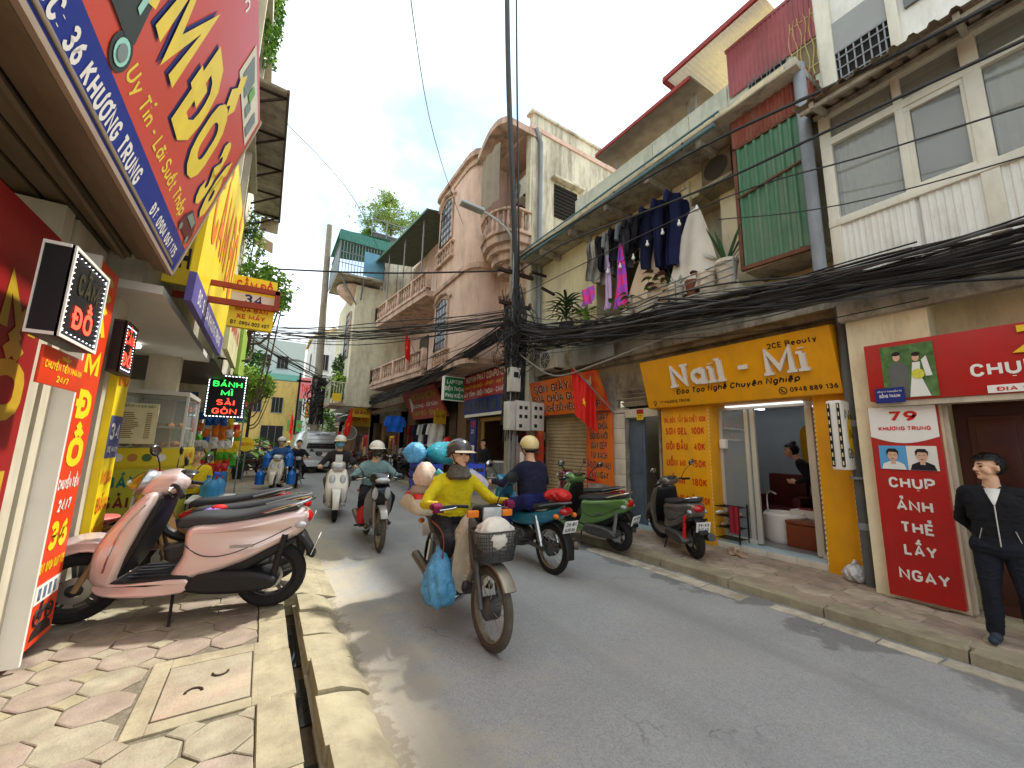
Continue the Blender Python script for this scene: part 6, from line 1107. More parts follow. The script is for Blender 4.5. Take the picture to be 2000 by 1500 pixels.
aw2 = MB(); corr(aw2, (4.6, 21.0, 3.3), (0, 1, 0), (1, 0, .35), 6, 1.9, .2, .03); one('red_awning', aw2, C('red_awning', 150, 60, 56, rough=.7, var=.12), 'faded red sheet awning past the pink house', 'awning', (5, 24, 3.3))
for k, (x, y, z, w_, h_, m_, s_, lab) in enumerate(((4.6, 24, 2.6, 1.3, .9, C('dull_yellow', 190, 150, 30), 'SỬA XE', 'yellow shop sign behind the red flag'), (5.2, 27, 2.7, 1.4, .8, C('tan_sign', 170, 130, 60), 'TẠP HÓA', 'tan shop sign farther along the right'), (4.4, 30, 1.5, 1.2, .9, redb, 'PHỞ BÒ', 'red shop sign low beside the far shops'), (5.6, 20.4, 2.45, .7, .3, navy, 'NGÕ 32', 'small blue lane sign by the blue jacket'), (3.0, 33, 3.4, 1.2, 1.2, C('orange_sign', 200, 120, 50), 'CAFE', 'orange shop sign by the far pole'), (2.2, 40, 2.5, 1.2, 1.0, C('lime_sign', 90, 160, 90), 'GẠO', 'green shop sign at the end of the street'), (2.6, 37, 5.2, 1.0, 1.8, C('pink_sign', 210, 120, 120), 'THỊT', 'tall pink sign near the far pole'), (4.3, 22, 3.0, .9, .5, yel, 'BÁN', 'small yellow sign under the red awning'))):
    sg = thing('shop_sign', lab, 'sign', (x, y, z), group='far shop signs'); MB().bx(-w_/2, w_/2, 0, .06, 0, h_).build('board', m_, sg); letters(sg, s_, (0, -.002, h_*.3), (1, 0, 0), RZ, h_*.38, wl if m_ in (redb, navy) else redl, world=False, wt=.2, width=w_*.75)
rsn = thing('round_sign', 'round grey sign with a rim on the far shop front', 'sign', (4.2, 24.5, 2.2)); MB().lathe([(0, -.03), (.4, -.03), (.4, .03), (0, .03)], axis='y', n=20, cap=False).build('disc', C('grey_sign', 150, 150, 144), rsn); MB().tube([(.4*math.cos(a), -.03, .4*math.sin(a)) for a in [2*math.pi*k/20 for k in range(20)]], .03, 5, closed=True).build('rim', wl, rsn)
flag('red flag beside the van over the far pavement', (3.15, 20.6, 2.1), (3.6, 20.5, 3.45), 1.15, .95, 5); flag('red flag hanging behind the silver van roof', (3.2, 30, 2.6), (2.6, 30, 3.6), 1.3, 1.0, 7); flag('red flag hanging by the far green sign', (2.0, 34, 2.2), (1.6, 34, 4.0), 1.6, 1.2, 9)
# far pole
fp = thing('utility_pole', 'tall bare concrete pole rising over the far street', 'pole', (2.35, 24, 0)); B(MB().tube([(2.35, 24, 0), (1.98, 24, 14.4)], [.24, .15], 12), 'shaft', polem, fp); q = MB(); rr = random.Random(3)
for k in range(30): a = rr.uniform(0, 6.28); q.tube([(2.3+.3*math.cos(a+t)*rr.uniform(.8, 1.2), 24+.3*math.sin(a+t), 2.6+2.6*t) for t in [i/6 for i in range(7)]], .03, 4)
for k in range(20): c = Vector((2.25+rr.uniform(-.4, .4), 23.7, rr.uniform(3.2, 5.2))); R = rr.uniform(.2, .5); q.tube([c+Vector((R*math.cos(t), .1*math.sin(t*2), R*math.sin(t)*.8)) for t in [2*math.pi*i/12 for i in range(12)]], .02, 4, closed=True)
B(q, 'cable_wrap', cabm, fp)['kind'] = 'stuff'; B(MB().tube(spline([(2.2, 24, 4.6), (2.1, 23.8, 5.6), (1.2, 23.8, 6.0)], 4), .04, 6).bx(.7, 1.2, 23.7, 23.9, 5.95, 6.03), 'lamp_arm', grey, fp); B(MB().bx(1.2, 1.9, 24.2, 24.3, 4.9, 5.0).bx(1.3, 1.4, 24.2, 24.3, 2, 5.4), 'side_frame', iron, fp)
# ================================================================ left-hand side
LX, LZ = (0, 1, 0), (0, 0, 1)
lwhite = C('left_white', 206, 196, 172, rough=.7, var=.06, stain=.3, stcol=(.3, .25, .17)); lred = C('panel_red', 150, 22, 22, rough=.45, var=.06); goldl = C('gold_letter', 196, 160, 40, rough=.4); orp = C('panel_orange', 226, 66, 28, rough=.4, var=.08, stain=.14, stcol=(.3, .1, .05)); byel = C('bright_yellow', 244, 214, 30, rough=.45, var=.08, stain=.15, stcol=(.4, .3, .1))
l36 = thing('shop_house', 'pawn shop house with ribbed soffit and white pillars at the near left', 'building', (-2, 2.5, 0))
B(MB().bx(-1.6, -1.3, 3.69, 3.83, .1, 3.2).bx(-1.6, -1.3, 3.9, 4.5, .1, 3.2).bx(-3.2, -1.36, 3.83, 3.9, .1, 3.2), 'pillar', lwhite, l36, smooth=0)
B(MB().bx(-1.6, -1.36, 3.832, 3.898, .1, 3.2), 'dark_gap', blackm, l36, smooth=0)
B(MB().bx(-3.3, -3.2, -3, 5.2, .1, 3.2).bx(-3.2, -1.5, 5.0, 5.15, .1, 3.2), 'shop_wall', C('shop_beige', 190, 176, 150), l36, smooth=0)
B(MB().bx(-3.3, -.92, -3, 4.62, 3.3, 3.36).bx(-3.3, -1.3, -3, 4.62, 3.36, 6.2), 'floor_slab', dirtyconc, l36, smooth=0)
sofm = C('soffit_metal', 116, 98, 74, rough=.5, var=.12, stain=.4, stcol=(.1, .08, .05))
so_ = B(MB().bx(-3.2, -.95, -3, 4.6, 3.27, 3.299), 'soffit', C('soffit_dark', 40, 34, 28), l36, smooth=0)
for k in range(16): x = -3.1+k*.14; Bs(MB().bx(x, x+.115, -3, 4.58, 3.225, 3.268), 'plank', sofm, l36, so_, bev=.012)
Bs(MB().bx(-1.02, -.93, -3, 4.62, 3.17, 3.3), 'edge_trim', sofm, l36, so_, bev=.01)
sb2 = MB().tube([(-1.18, -2, 3.19), (-1.15, 2.2, 3.2), (-1.2, 4.5, 3.19)], .02, 6); B(sb2, 'conduit', sofm, l36)
rp_2 = thing('pawn_shop_sign', 'dark red panel with tall gold letters inside the pawn shop', 'sign', (-1.33, 3.1, .1)); B(MB().bx(-1.4, -1.29, 2.2, 3.685, .15, 2.95), 'board', lred, rp_2)
for s_, z_ in (('M', 2.2), ('Ồ', 1.72), ('NH', 1.12), ('Đ', .5)): letters(rp_2, s_, (-1.289, 3.42, z_), LX, LZ, .36, goldl, wt=.26, wd=.75, width=.4)
op = thing('pawn_shop_sign', 'tall orange red pawn shop panel on the white pillar', 'sign', (-1.25, 4.25, .2)); B(MB().bx(-1.298, -1.2, 4.08, 4.5, .22, 3.0), 'board', orp, op); B(MB().bx(-1.3, -1.192, 4.05, 4.078, .15, 3.02), 'edge', wl, op)
for s_, z_, h_, w_, m_ in (('C', 2.72, .22, .26, goldl), ('Ầ', 2.42, .2, .27, byel), ('M', 2.1, .22, .3, byel), ('Đ', 1.78, .22, .26, byel), ('Ồ', 1.42, .22, .28, byel), ('CHUYỂN TIỀN', 1.26, .08, .36, wl), ('24/7', 1.1, .09, .22, wl), ('36', .84, .2, .3, byel), ('ĐT: 0904 067 175', .7, .07, .38, byel)):
    letters(op, s_, (-1.199, 4.29, z_), LX, LZ, h_, m_, wt=.25, wd=.6, width=w_)
B(MB().bx(-1.199, -1.196, 4.1, 4.48, .5, .62), 'phone_print', wl, op); q = MB(); [q.bx(-1.196, -1.194, 4.14+k*.08, 4.18+k*.08, .52, .6) for k in range(4)]; B(q, 'phone_shape', C('print_mix', 90, 110, 130, var=.6, scale=20), op, smooth=0)
q = MB(); [q.tube([(-1.197, 4.2+dx+.05*math.cos(a), .4+.05*math.sin(a)) for a in [2*math.pi*k/12 for k in range(12)]], .008, 4, closed=True) for dx in (0, .18)]; q.bar((-1.197, 4.2, .4), (-1.197, 4.3, .45), .02).bar((-1.197, 4.3, .45), (-1.197, 4.38, .4), .02).bar((-1.197, 4.2, .4), (-1.197, 4.24, .5), .015); q.poly([(-1.198, 4.14, .26), (-1.198, 4.46, .26), (-1.198, 4.44, .31), (-1.198, 4.36, .35), (-1.198, 4.24, .35), (-1.198, 4.16, .31)]); B(q, 'vehicle_print', C('print_dark', 44, 34, 32), op)
# LED boxes
def led_box(label, X1, y0, y1, z0, z1, x0, lines, frame):
    t = thing('led_sign', label, 'sign', ((X1+x0)/2, y0, z0)); B(MB().bx(x0, X1, y0, y1, z0, z1), 'box', blackm, t); fr_ = MB(); e = .018
    for (a, b, c, d) in ((y0, y1, z0, z0+e), (y0, y1, z1-e, z1), (y0, y0+e, z0+e, z1-e), (y1-e, y1, z0+e, z1-e)): fr_.bx(X1-.01, X1+.008, a, b, c, d)
    for (a, b, c, d) in ((x0, X1, z0, z0+e), (x0, X1, z1-e, z1), (x0, x0+e, z0+e, z1-e)): fr_.bx(a, b-.011, y0-.008, y0+.01, c, d)
    B(fr_, 'frame', frame, t, smooth=0); d_ = MB(); on = M('led_white', (.8, .88, 1), emit=1.6)
    n = 14
    for k in range(n): z = z0+.05+(z1-z0-.1)*k/(n-1); d_.ell((X1+.003, y0+.04, z), .0036, 6, 4).ell((X1+.003, y1-.04, z), .0036, 6, 4)
    for k in range(9): y = y0+.04+(y1-y0-.08)*k/8; d_.ell((X1+.003, y, z0+.04), .0036, 6, 4).ell((X1+.003, y, z1-.04), .0036, 6, 4)
    B(d_, 'led_dots', on, t)
    for s_, z, h_, w_, m_ in lines:
        letters(t, s_, (X1+.003, (y0+y1)/2, z), LX, LZ, h_, m_, wt=.2, width=w_)
    return t
lit = M('led_red', (1, .06, .03), emit=.9); unlit = C('led_off', 60, 54, 30)
led_box('black LED box sign with white dotted border and red lettering', -1.0, 3.02, 3.57, 2.18, 2.7, -1.12, (('CẦM', 2.46, .13, .3, unlit), ('ĐỒ', 2.26, .13, .28, lit)), wl)
led_box('slim black LED sign with glowing red letters behind orange panel', -1.12, 4.58, 4.92, 2.2, 2.66, -1.2, (('CẦM', 2.46, .12, .26, lit), ('ĐỒ', 2.27, .12, .24, lit)), C('dark_frame', 60, 44, 40))
rs2 = thing('small_sign', 'small red money transfer sign with yellow lettering under LED box', 'sign', (-1.06, 3.4, 1.94)); B(MB().bx(-1.075, -1.06, 3.1, 3.68, 1.93, 2.14), 'plate', orp, rs2, bev=.004)
for s_, z_, h_, w_ in (('NHẬN', 2.085, .03, .12), ('CHUYỂN TIỀN NHANH', 2.02, .045, .5), ('24/7', 1.955, .04, .16)): letters(rs2, s_, (-1.059, 3.39, z_), LX, LZ, h_, byel, wt=.2, width=w_)
# big leaning sign
SU = Vector((.5, 0, 1.87)).normalized(); S0 = Vector((-.9, 0, 3.2)); sp = lambda y, t, o=0: S0+Vector((0, y, 0))+SU*t+Vector((.966, 0, -.258))*o
bs = thing('pawn_shop_sign', 'huge leaning red and blue pawn shop sign with yellow letters', 'sign', (-.7, 2.5, 3.2)); sred = C('sign_coral', 204, 78, 64, rough=.28, var=.08, stain=.12, stcol=(.4, .2, .16), scale=.8); sblu = C('sign_blue', 30, 52, 136, rough=.35, var=.06)
def slab(mb, y0, y1, t0, t1, th=.05, o=0):
    p = [sp(y0, t0, o), sp(y1, t0, o), sp(y1, t1, o), sp(y0, t1, o)]; b_ = [sp(y0, t0, o-th), sp(y1, t0, o-th), sp(y1, t1, o-th), sp(y0, t1, o-th)]
    return mb.add(p+b_, [(0,1,2,3),(7,6,5,4),(0,4,5,1),(1,5,6,2),(2,6,7,3),(3,7,4,0)])
B(slab(MB(), -2, 4.66, 0, .255), 'blue_band', sblu, bs, smooth=0); B(slab(MB(), -2, 4.66, .256, 1.94), 'red_board', sred, bs, smooth=0)
B(slab(slab(MB(), -2, 4.68, -.03, -.001, .09, .01), 4.661, 4.7, -.03, 1.96, .09, .01), 'rim', C('sign_rim', 170, 150, 130), bs, smooth=0)
shd = C('letter_shadow', 34, 44, 110, rough=.4)
for s_, y_, w_ in (('CẦM', 2.32, 1.3), ('ĐỒ', 3.58, .84), ('36', 4.38, .46)):
    letters(bs, s_, sp(y_-.03, .55), LX, SU, .72, shd, name='letter_shadow', wt=.25, wd=.6, width=w_); letters(bs, s_, sp(y_, .57, .006), LX, SU, .72, C('pale_yellow', 232, 206, 74, rough=.4), wt=.24, wd=.6, width=w_)
letters(bs, 'Uy Tín - Lãi Suất Thấp', sp(3.35, .33), LX, SU, .13, MATS['pale_yellow'], wt=.16, shear=.25, width=1.55); letters(bs, 'ĐC: 36 KHƯƠNG TRUNG', sp(2.6, .055), LX, SU, .13, wl, wt=.2, wd=.5, width=1.32); letters(bs, 'ĐT: 0904 067 175', sp(4.05, .07), LX, SU, .1, wl, wt=.2, wd=.5, width=.85); letters(bs, 'Nhanh', sp(2.9, 1.7), LX, SU, .13, wl, wt=.14, shear=.2, width=.6)
def sprint(name, mat, polys, o=.004):
    mb = MB(); [mb.poly([sp(y, t, o+.0006*i) for y, t in p]) for i, p in enumerate(polys)]; return B(mb, name, mat, bs, smooth=0)
def ring(cy, ct, r, n=16): return [(cy+r*math.cos(2*math.pi*k/n), ct+r*math.sin(2*math.pi*k/n)) for k in range(n)]
sprint('scooter_print', C('print_teal_dark', 46, 56, 54), [ring(2.46, .36, .1), ring(1.95, .36, .1), [(2.42,.42),(2.5,.46),(2.4,.78),(2.34,.92),(2.28,.9),(2.32,.7),(2.26,.5),(2.1,.46),(2.05,.62),(1.8,.62),(1.86,.45),(1.95,.4)]]); sprint('scooter_print', C('print_mint', 150, 206, 190), [ring(2.46, .36, .07), ring(1.95, .36, .06), [(2.4,.56),(2.38,.76),(2.34,.7),(2.36,.56)], [(2.22,.47),(2.1,.5),(2.0,.6),(1.86,.6),(1.95,.5)]], .007); sprint('scooter_print', C('print_grey2', 120, 132, 130), [ring(2.46, .36, .045)], .01)
sprint('phone_print', C('print_pale2', 210, 206, 184, var=.1), [[(3.62,1.55),(4.6,1.55),(4.6,1.88),(3.62,1.88)]]); sprint('phone_print', C('print_grey2', 120, 132, 130), [[(3.7,1.62),(3.98,1.6),(3.98,1.82),(3.7,1.84)], [(4.1,1.6),(4.24,1.6),(4.24,1.72),(4.1,1.72)], [(4.35,1.58),(4.5,1.58),(4.5,1.8),(4.35,1.8)]], .007); sprint('phone_print', C('print_leaf', 110, 170, 90), [[(4.0,1.68),(4.14,1.7),(4.12,1.82),(4.0,1.8)]], .01)
sprint('car_print', C('print_maroon', 96, 42, 40), [[(4.16,.3),(4.6,.3),(4.62,.4),(4.54,.5),(4.3,.52),(4.2,.42)]]); sprint('car_print', C('print_glass', 120, 140, 130), [[(4.26,.42),(4.5,.42),(4.5,.49),(4.32,.5)], ring(4.24, .31, .035, 10), ring(4.52, .31, .035, 10)], .007)
for y in (.5, 2.4, 4.2): B(MB().bar((-1.3, y, 5.2), sp(y, 1.6, -.06), .04).bar((-1.3, y, 3.5), sp(y, .4, -.06), .04), 'sign_bracket', iron, bs)
# yellow pillar sign, lower shops, second leaning sign
l34 = thing('shop_house', 'narrow shop house with white ceiling and yellow signs beyond pawn shop', 'building', (-2, 7, 0))
B(MB().bx(-1.7, -1.3, 5.0, 5.3, .1, 3.2).bx(-1.7, -1.3, 8.3, 8.5, .1, 3.2).bx(-3.4, -3.3, 5.1, 12.4, .1, 3.2), 'pillar', lwhite, l34, smooth=0); B(MB().bx(-3.3, -.95, 4.7, 8.5, 2.98, 3.06), 'ceiling', C('ceiling_white', 206, 204, 196, rough=.8, var=.04), l34, smooth=0); B(MB().bx(-3.3, -1.1, 4.7, 12.4, 3.06, 16), 'upper_wall', C('grey_cladding', 176, 170, 150, rough=.7, var=.08, stain=.3), l34, smooth=0)
for (y, w_) in ((5.4, .5), (6.6, .5), (7.8, .5), (9.2, .6), (10.6, .6)):
    for z in (5.6, 9.0, 12.4): B(MB().bx(-1.1, -1.02, y, y+w_, z, z+2.4), 'window', glassd, l34, smooth=0); B(MB().bx(-1.1, -.96, y-.12, y-.02, z-.4, z+2.9), 'fin', lwhite, l34)
for z in (5.2, 8.5, 11.9): B(MB().bx(-1.1, -.9, 4.7, 12.4, z, z+.22), 'floor_band', lwhite, l34)
for (y, z) in ((5.8, 2.9), (7.4, 2.9)): B(MB().lathe([(0, 0), (.13, 0), (.14, .03), (.1, .07)], (-1.75, y, z+.01), n=16), 'ceiling_lamp', M('lamp_dim', (.9, .9, .85), emit=.6), l34)
yp = thing('shop_sign', 'yellow pillar sign with orange lettering and number 34', 'sign', (-1.25, 5.4, .6), group='left shop signs'); B(MB().bx(-1.3, -1.24, 5.12, 5.48, .62, 2.78), 'board', byel, yp); B(MB().bx(-1.24, -1.236, 5.13, 5.47, 1.45, 1.85), 'blue_patch', C('slate_blue', 84, 88, 130), yp)
for s_, z_, h_, m_ in (('CẦM', 2.45, .14, C('letter_orange', 226, 120, 30)), ('ĐỒ', 2.15, .14, MATS['letter_orange']), ('34', 1.62, .16, wl), ('XE MÁY', 1.5, .06, wl), ('MUA', 1.2, .14, MATS['letter_orange']), ('BÁN', .95, .14, MATS['letter_orange']), ('VÀNG', .72, .12, MATS['letter_orange'])): letters(yp, s_, (-1.235, 5.3, z_), LX, LZ, h_, m_, wt=.2, width=.28)
y2 = thing('shop_sign', 'long yellow leaning sign with orange lettering and blue base', 'sign', (-.8, 6.3, 3.0), group='left shop signs'); YU = Vector((.06, 0, 2)).normalized(); yq = lambda y, t, o=0: Vector((-.74, y, 2.98))+YU*t+Vector((o, 0, 0))
def yslab(y0, y1, t0, t1, th=.06, far=0): p = [yq(y0, t0), yq(y1, t0), yq(y1, t1), yq(y0, t1)]; b_ = [Vector(v)-Vector((th, 0, 0)) for v in p]; return MB().add(p+b_, [(0,1,2,3),(7,6,5,4),(0,4,5,1),(1,5,6,2),(2,6,7,3),(3,7,4,0)])
B(yslab(4.75, 7.7, .3, 2.3), 'yellow_board', byel, y2, smooth=0); B(yslab(4.75, 7.7, 0, .298), 'blue_band', C('violet_blue', 92, 84, 150), y2, smooth=0); letters(y2, 'CẦM ĐỒ', yq(6.2, .8), LX, YU, 1.1, MATS['letter_orange'], wt=.18, width=2.4, lift=.006); letters(y2, 'ĐC: SỐ 34 KHƯƠNG TRUNG', yq(6.2, .07), LX, YU, .16, wl, width=2.3)
yb2 = thing('shop_sign', 'small yellow bakery sign with dark lettering behind the sign frame', 'sign', (-1, 5.3, 3.3), group='left shop signs'); B(MB().bx(-1.35, -.85, 5.3, 5.34, 3.3, 3.95), 'board', byel, yb2); letters(yb2, 'BÁNH', (-1.1, 5.298, 3.45), (1, 0, 0), LZ, .3, blk, wt=.2, width=.42)
fb = thing('sign_frame', 'red steel sign frame jutting over the pavement', 'frame', (-1, 5.6, 3.3)); rdm = C('red_oxide', 150, 58, 40, rough=.6, var=.12); B(MB().bar((-1.65, 5.6, 3.46), (-.02, 5.6, 3.5), .05, .06).bar((-1.05, 5.62, 3.27), (-.04, 5.62, 3.3), .05, .07).bar((-.04, 5.6, 3.27), (-.04, 5.6, 3.52), .05, .06), 'bar', rdm, fb)
s34 = thing('projecting_sign', 'yellow motorbike trader sign 34 hanging in the red frame', 'sign', (-.3, 5.75, 3.0)); B(MB().bx(-.53, -.06, 5.7, 5.78, 3.02, 3.68), 'board', byel, s34); B(MB().bx(-.52, -.07, 5.695, 5.699, 3.3, 3.46), 'white_patch', wl, s34)
for s_, z_, h_, m_, w_ in (('CẦM ĐỒ', 3.52, .1, redl, .38), ('34', 3.33, .12, shd, .2), ('MUA BÁN', 3.22, .06, redl, .34), ('XE MÁY', 3.13, .06, redl, .3), ('ĐT: 0904 002 407', 3.05, .05, blk, .4)): letters(s34, s_, (-.295, 5.694, z_), (1, 0, 0), LZ, h_, m_, wt=.2, width=w_)
g2s = thing('shop_sign', 'pale green and cream leaning sign beyond the yellow one', 'sign', (-.8, 9, 3.2), group='left shop signs'); B(MB().bx(-.78, -.7, 8.2, 10.4, 3.2, 4.3), 'board', C('cream_sign', 206, 200, 150, var=.2, scale=5), g2s); B(MB().bx(-.72, -.64, 10.5, 12.2, 3.1, 4.3), 'green_board', C('lime_board', 150, 180, 70), g2s); letters(g2s, 'BÁNH MÌ', (-.699, 9.3, 3.6), LX, LZ, .4, redl, width=1.7)
# high canopy along the left eaves
hc = thing('eave_canopy', 'rusty sheet canopy jutting from the left eaves against sky', 'canopy', (-.8, 11, 9)); q = MB(); corr(q, (-1.05, 8.7, 9.05), (0, 1, 0), (1, 0, -.04), 5.9, .74, .25, .03); B(q, 'sheet', C('canopy_rust', 172, 162, 148, rough=.7, var=.2, stain=.5, stcol=(.1, .06, .04)), hc); B(MB().bar((-.33, 8.7, 9.0), (-.33, 14.6, 9.0), .05, .08), 'edge_bar', C('canopy_edge', 96, 80, 70), hc)
for k in range(5): y = 8.9+k*1.35; B(MB().bar((-1.05, y, 8.5), (-.36, y, 8.98), .04).bar((-1.05, y, 8.97), (-.34, y, 8.97), .04), 'bracket', iron, hc)
B(MB().bx(-.85, -.34, 14.6, 14.64, 8.55, 9.02), 'end_panel', C('end_panel', 186, 168, 140), hc); one('eave_flap', MB().obx((-.85, 18, 9.6), (.7, 1, .05), Euler((0, RA(20), 0))), MATS['end_panel'], 'small beige flap on the left eaves farther along', 'canopy', (-.9, 18, 9.5))
l3 = thing('shop_house', 'plain house with plants on ledges beyond the high canopy', 'building', (-2.5, 14, 0)); B(MB().bx(-4, -1.25, 12.6, 16, 3.2, 12), 'wall', offw, l3, smooth=0); B(MB().bx(-4, -1.4, 12.9, 13.1, .1, 3.2).bx(-4, -1.3, 15.8, 16, .1, 3.2), 'pier', offw, l3, smooth=0); B(MB().bx(-4, -2.2, 13.1, 15.8, .1, 3.2), 'shop_back', C('dim_brown', 70, 58, 44), l3, smooth=0)
for k, (x, y, z, r_, lf, lab) in enumerate(((-.85, 7.2, 11.6, (.22, .9, .9), ('green', 'light', 'dark'), 'trailing creeper high on the left eaves'), (-.95, 15.0, 8.2, (.3, .7, 1.6), ('green', 'yellow', 'dark'), 'plants trailing down the plain left house'), (-.9, 10.4, 12.0, (.2, .5, 1.2), ('green', 'light'), 'thin vine hanging from the left eaves'))):
    t = thing('climbing_plant', lab, 'plant', (x, y, z-r_[2]), group='climbers on the left house'); crown(t, 900, (0, 0, r_[2]), r_, lm(*lf), .07, 60+k); MB().tube([(-.1, 0, 0), (0, .1, r_[2]*1.6)], .02, 5).build('stem', leafm['dark'], t)
tree('street_tree', 'leafy street tree reaching out above the left signs', (-1.2, 13.6, .1), 7, (.7, 1.0, .9), lm('green', 'light', 'light'), 1700, .11, 5, .12, 6.1, lean=(.7, 0)); tree('street_tree', 'bright green young tree before the mustard building', (-.75, 24, .1), 5, (1.15, 1.2, 1.0), lm('yellow', 'light', 'light'), 2600, .14, 6, .1, 4.2); tree('street_tree', 'dark spreading tree behind the bright young tree', (-2.2, 33, 0), 9, (2.2, 2.4, 1.9), lm('dark', 'green', 'green'), 3000, .2, 7, .18, 7)
# sandwich cart, menu, counter
ct = thing('food_cart', 'yellow sandwich cart with glass top and lettered front', 'cart', (-1.4, 8.2, .1)); ybc = C('cart_yellow', 226, 200, 40, rough=.4, var=.05); limec = C('cart_lime', 200, 196, 60, rough=.4)
B(MB().bx(-1.78, -1.0, 7.45, 8.6, .35, 1.22), 'counter', limec, ct, bev=.01); B(MB().bx(-1.8, -.98, 7.43, 7.45, 1.25, 1.5).bx(-1.0, -.98, 7.45, 8.6, 1.25, 1.5).bx(-1.8, -1.0, 7.45, 8.62, 1.22, 1.5), 'picture_band', ybc, ct)
B(MB().bx(-1.78, -1.02, 7.46, 8.58, 1.5, 2.25), 'glass_case', clear, ct, smooth=0); q = MB(); [q.bx(x, x+.03, y, y+.03, 1.5, 2.3) for x in (-1.79, -1.03) for y in (7.44, 8.58)]; q.bx(-1.8, -1.0, 7.43, 8.62, 2.27, 2.33); B(q, 'case_frame', alu, ct); q = MB().bx(-1.75, -1.05, 7.6, 8.5, 1.8, 1.82); B(q, 'glass_shelf', alu, ct)
rr = random.Random(4)
for k in range(10): B(MB().ell((-1.68+.14*(k % 5), 7.7+.3*(k//5), 1.56+(.28 if k > 4 else 0)), (.06, .11, .045), 8, 6), 'bread_roll', C('bread', 190, 130, 66, rough=.8), ct)
for k in range(4): B(MB().lathe([(0, -.003), (.055, -.003)], (-1.66+.15*k, 7.428, 1.37), 'y', 12, cap=False), 'food_print', [wl, C('bread', 190, 130, 66), C('goods_g', 80, 110, 60), wl][k], ct)
letters(ct, 'BÁNH MÌ', (-1.4, 7.447, .95), (1, 0, 0), LZ, .17, C('teal_letter', 20, 120, 110), wt=.22, width=.7); letters(ct, 'SÀI GÒN', (-1.4, 7.447, .68), (1, 0, 0), LZ, .17, C('brown_letter', 130, 40, 40), wt=.22, width=.7); letters(ct, 'ĂN LÀ GHIỀN', (-.979, 8.0, 1.33), LX, LZ, .1, redl, width=.8)
split(MB().lathe([(0, -.03), (.12, -.03), (.12, .03), (0, .03)], (-1.6, 7.6, .24), 'x', 12, cap=False).lathe([(0, -.03), (.12, -.03), (.12, .03), (0, .03)], (-1.15, 7.6, .24), 'x', 12, cap=False), 'wheel', blackm, ct, world=True)
mn = thing('menu_board', 'cream menu board with printed lines above the sandwich cart', 'sign', (-1.5, 7.35, 1.55)); B(MB().bx(-1.72, -1.3, 7.33, 7.36, 1.56, 2.12), 'board', C('menu_cream', 220, 208, 160, rough=.5), mn); q = MB(); [q.bx(-1.68, -1.68+rr.uniform(.12, .2), 7.326, 7.33, 1.64+k*.026, 1.65+k*.026) for k in range(14)]; [q.bx(-1.42, -1.36, 7.326, 7.33, 1.64+k*.026, 1.65+k*.026) for k in range(14)]; o_ = B(q, 'menu_print', C('menu_ink', 120, 84, 40), mn, smooth=0); o_['kind'] = 'stuff'; letters(mn, 'BÁNH MÌ SÀI GÒN', (-1.5, 7.328, 2.06), (1, 0, 0), LZ, .04, C('sign_green', 24, 120, 78), width=.32)
# hanging LED sign for the sandwich shop
bm_ = thing('led_sign', 'hanging black LED sign with green and red sandwich lettering', 'sign', (-.83, 11, 2.13)); B(MB().bx(-1.21, -.46, 11, 11.08, 2.13, 3.13), 'box', blackm, bm_); q = MB()
for k in range(16): z = 2.18+.9*k/15; q.bx(-1.185, -1.17, 10.99, 11, z, z+.03).bx(-.5, -.485, 10.99, 11, z, z+.03)
for k in range(11): x = -1.17+.66*k/10; q.bx(x, x+.035, 10.99, 11, 2.155, 2.17).bx(x, x+.035, 10.99, 11, 3.09, 3.105)
B(q, 'led_dots', MATS['led_white'], bm_, smooth=0); gl = M('led_green', (.05, 1, .12), emit=.55); 
for s_, z_, m_, w_ in (('BÁNH', 2.84, gl, .55), ('MÌ', 2.64, gl, .22), ('SÀI', 2.42, lit, .34), ('GÒN', 2.22, lit, .46)): letters(bm_, s_, (-.83, 10.998, z_), (1, 0, 0), LZ, .13, m_, wt=.17, width=w_)
B(MB().bar((-1.0, 11.04, 3.13), (-1.0, 11.04, 3.5), .02).bar((-.65, 11.04, 3.13), (-.65, 11.04, 3.5), .02).bar((-1.3, 11.04, 3.5), (-.5, 11.04, 3.5), .04), 'hanger', iron, bm_)
ng = thing('lane_sign', 'blue lane sign with white lettering under the sandwich shop awning', 'sign', (-1.5, 11.6, 2.4)); B(MB().bx(-1.85, -1.4, 11.5, 11.53, 2.45, 2.72), 'plate', C('lane_blue', 36, 92, 160), ng); letters(ng, 'NGÕ 32', (-1.62, 11.498, 2.57), (1, 0, 0), LZ, .1, wl, width=.36)
B(MB().bx(-3.3, -.9, 8.5, 12.4, 3.0, 3.06), 'far_ceiling', C('dim_brown', 70, 58, 44), l34, smooth=0); wp = thing('striped_post', 'slim red and white striped post beside the sandwich cart', 'post', (-1.25, 10.2, .1))
for k in range(8): MB().lathe([(.04, k*.28), (.04, k*.28+.278)], n=10).build('band', [redl, wl][k % 2], wp)
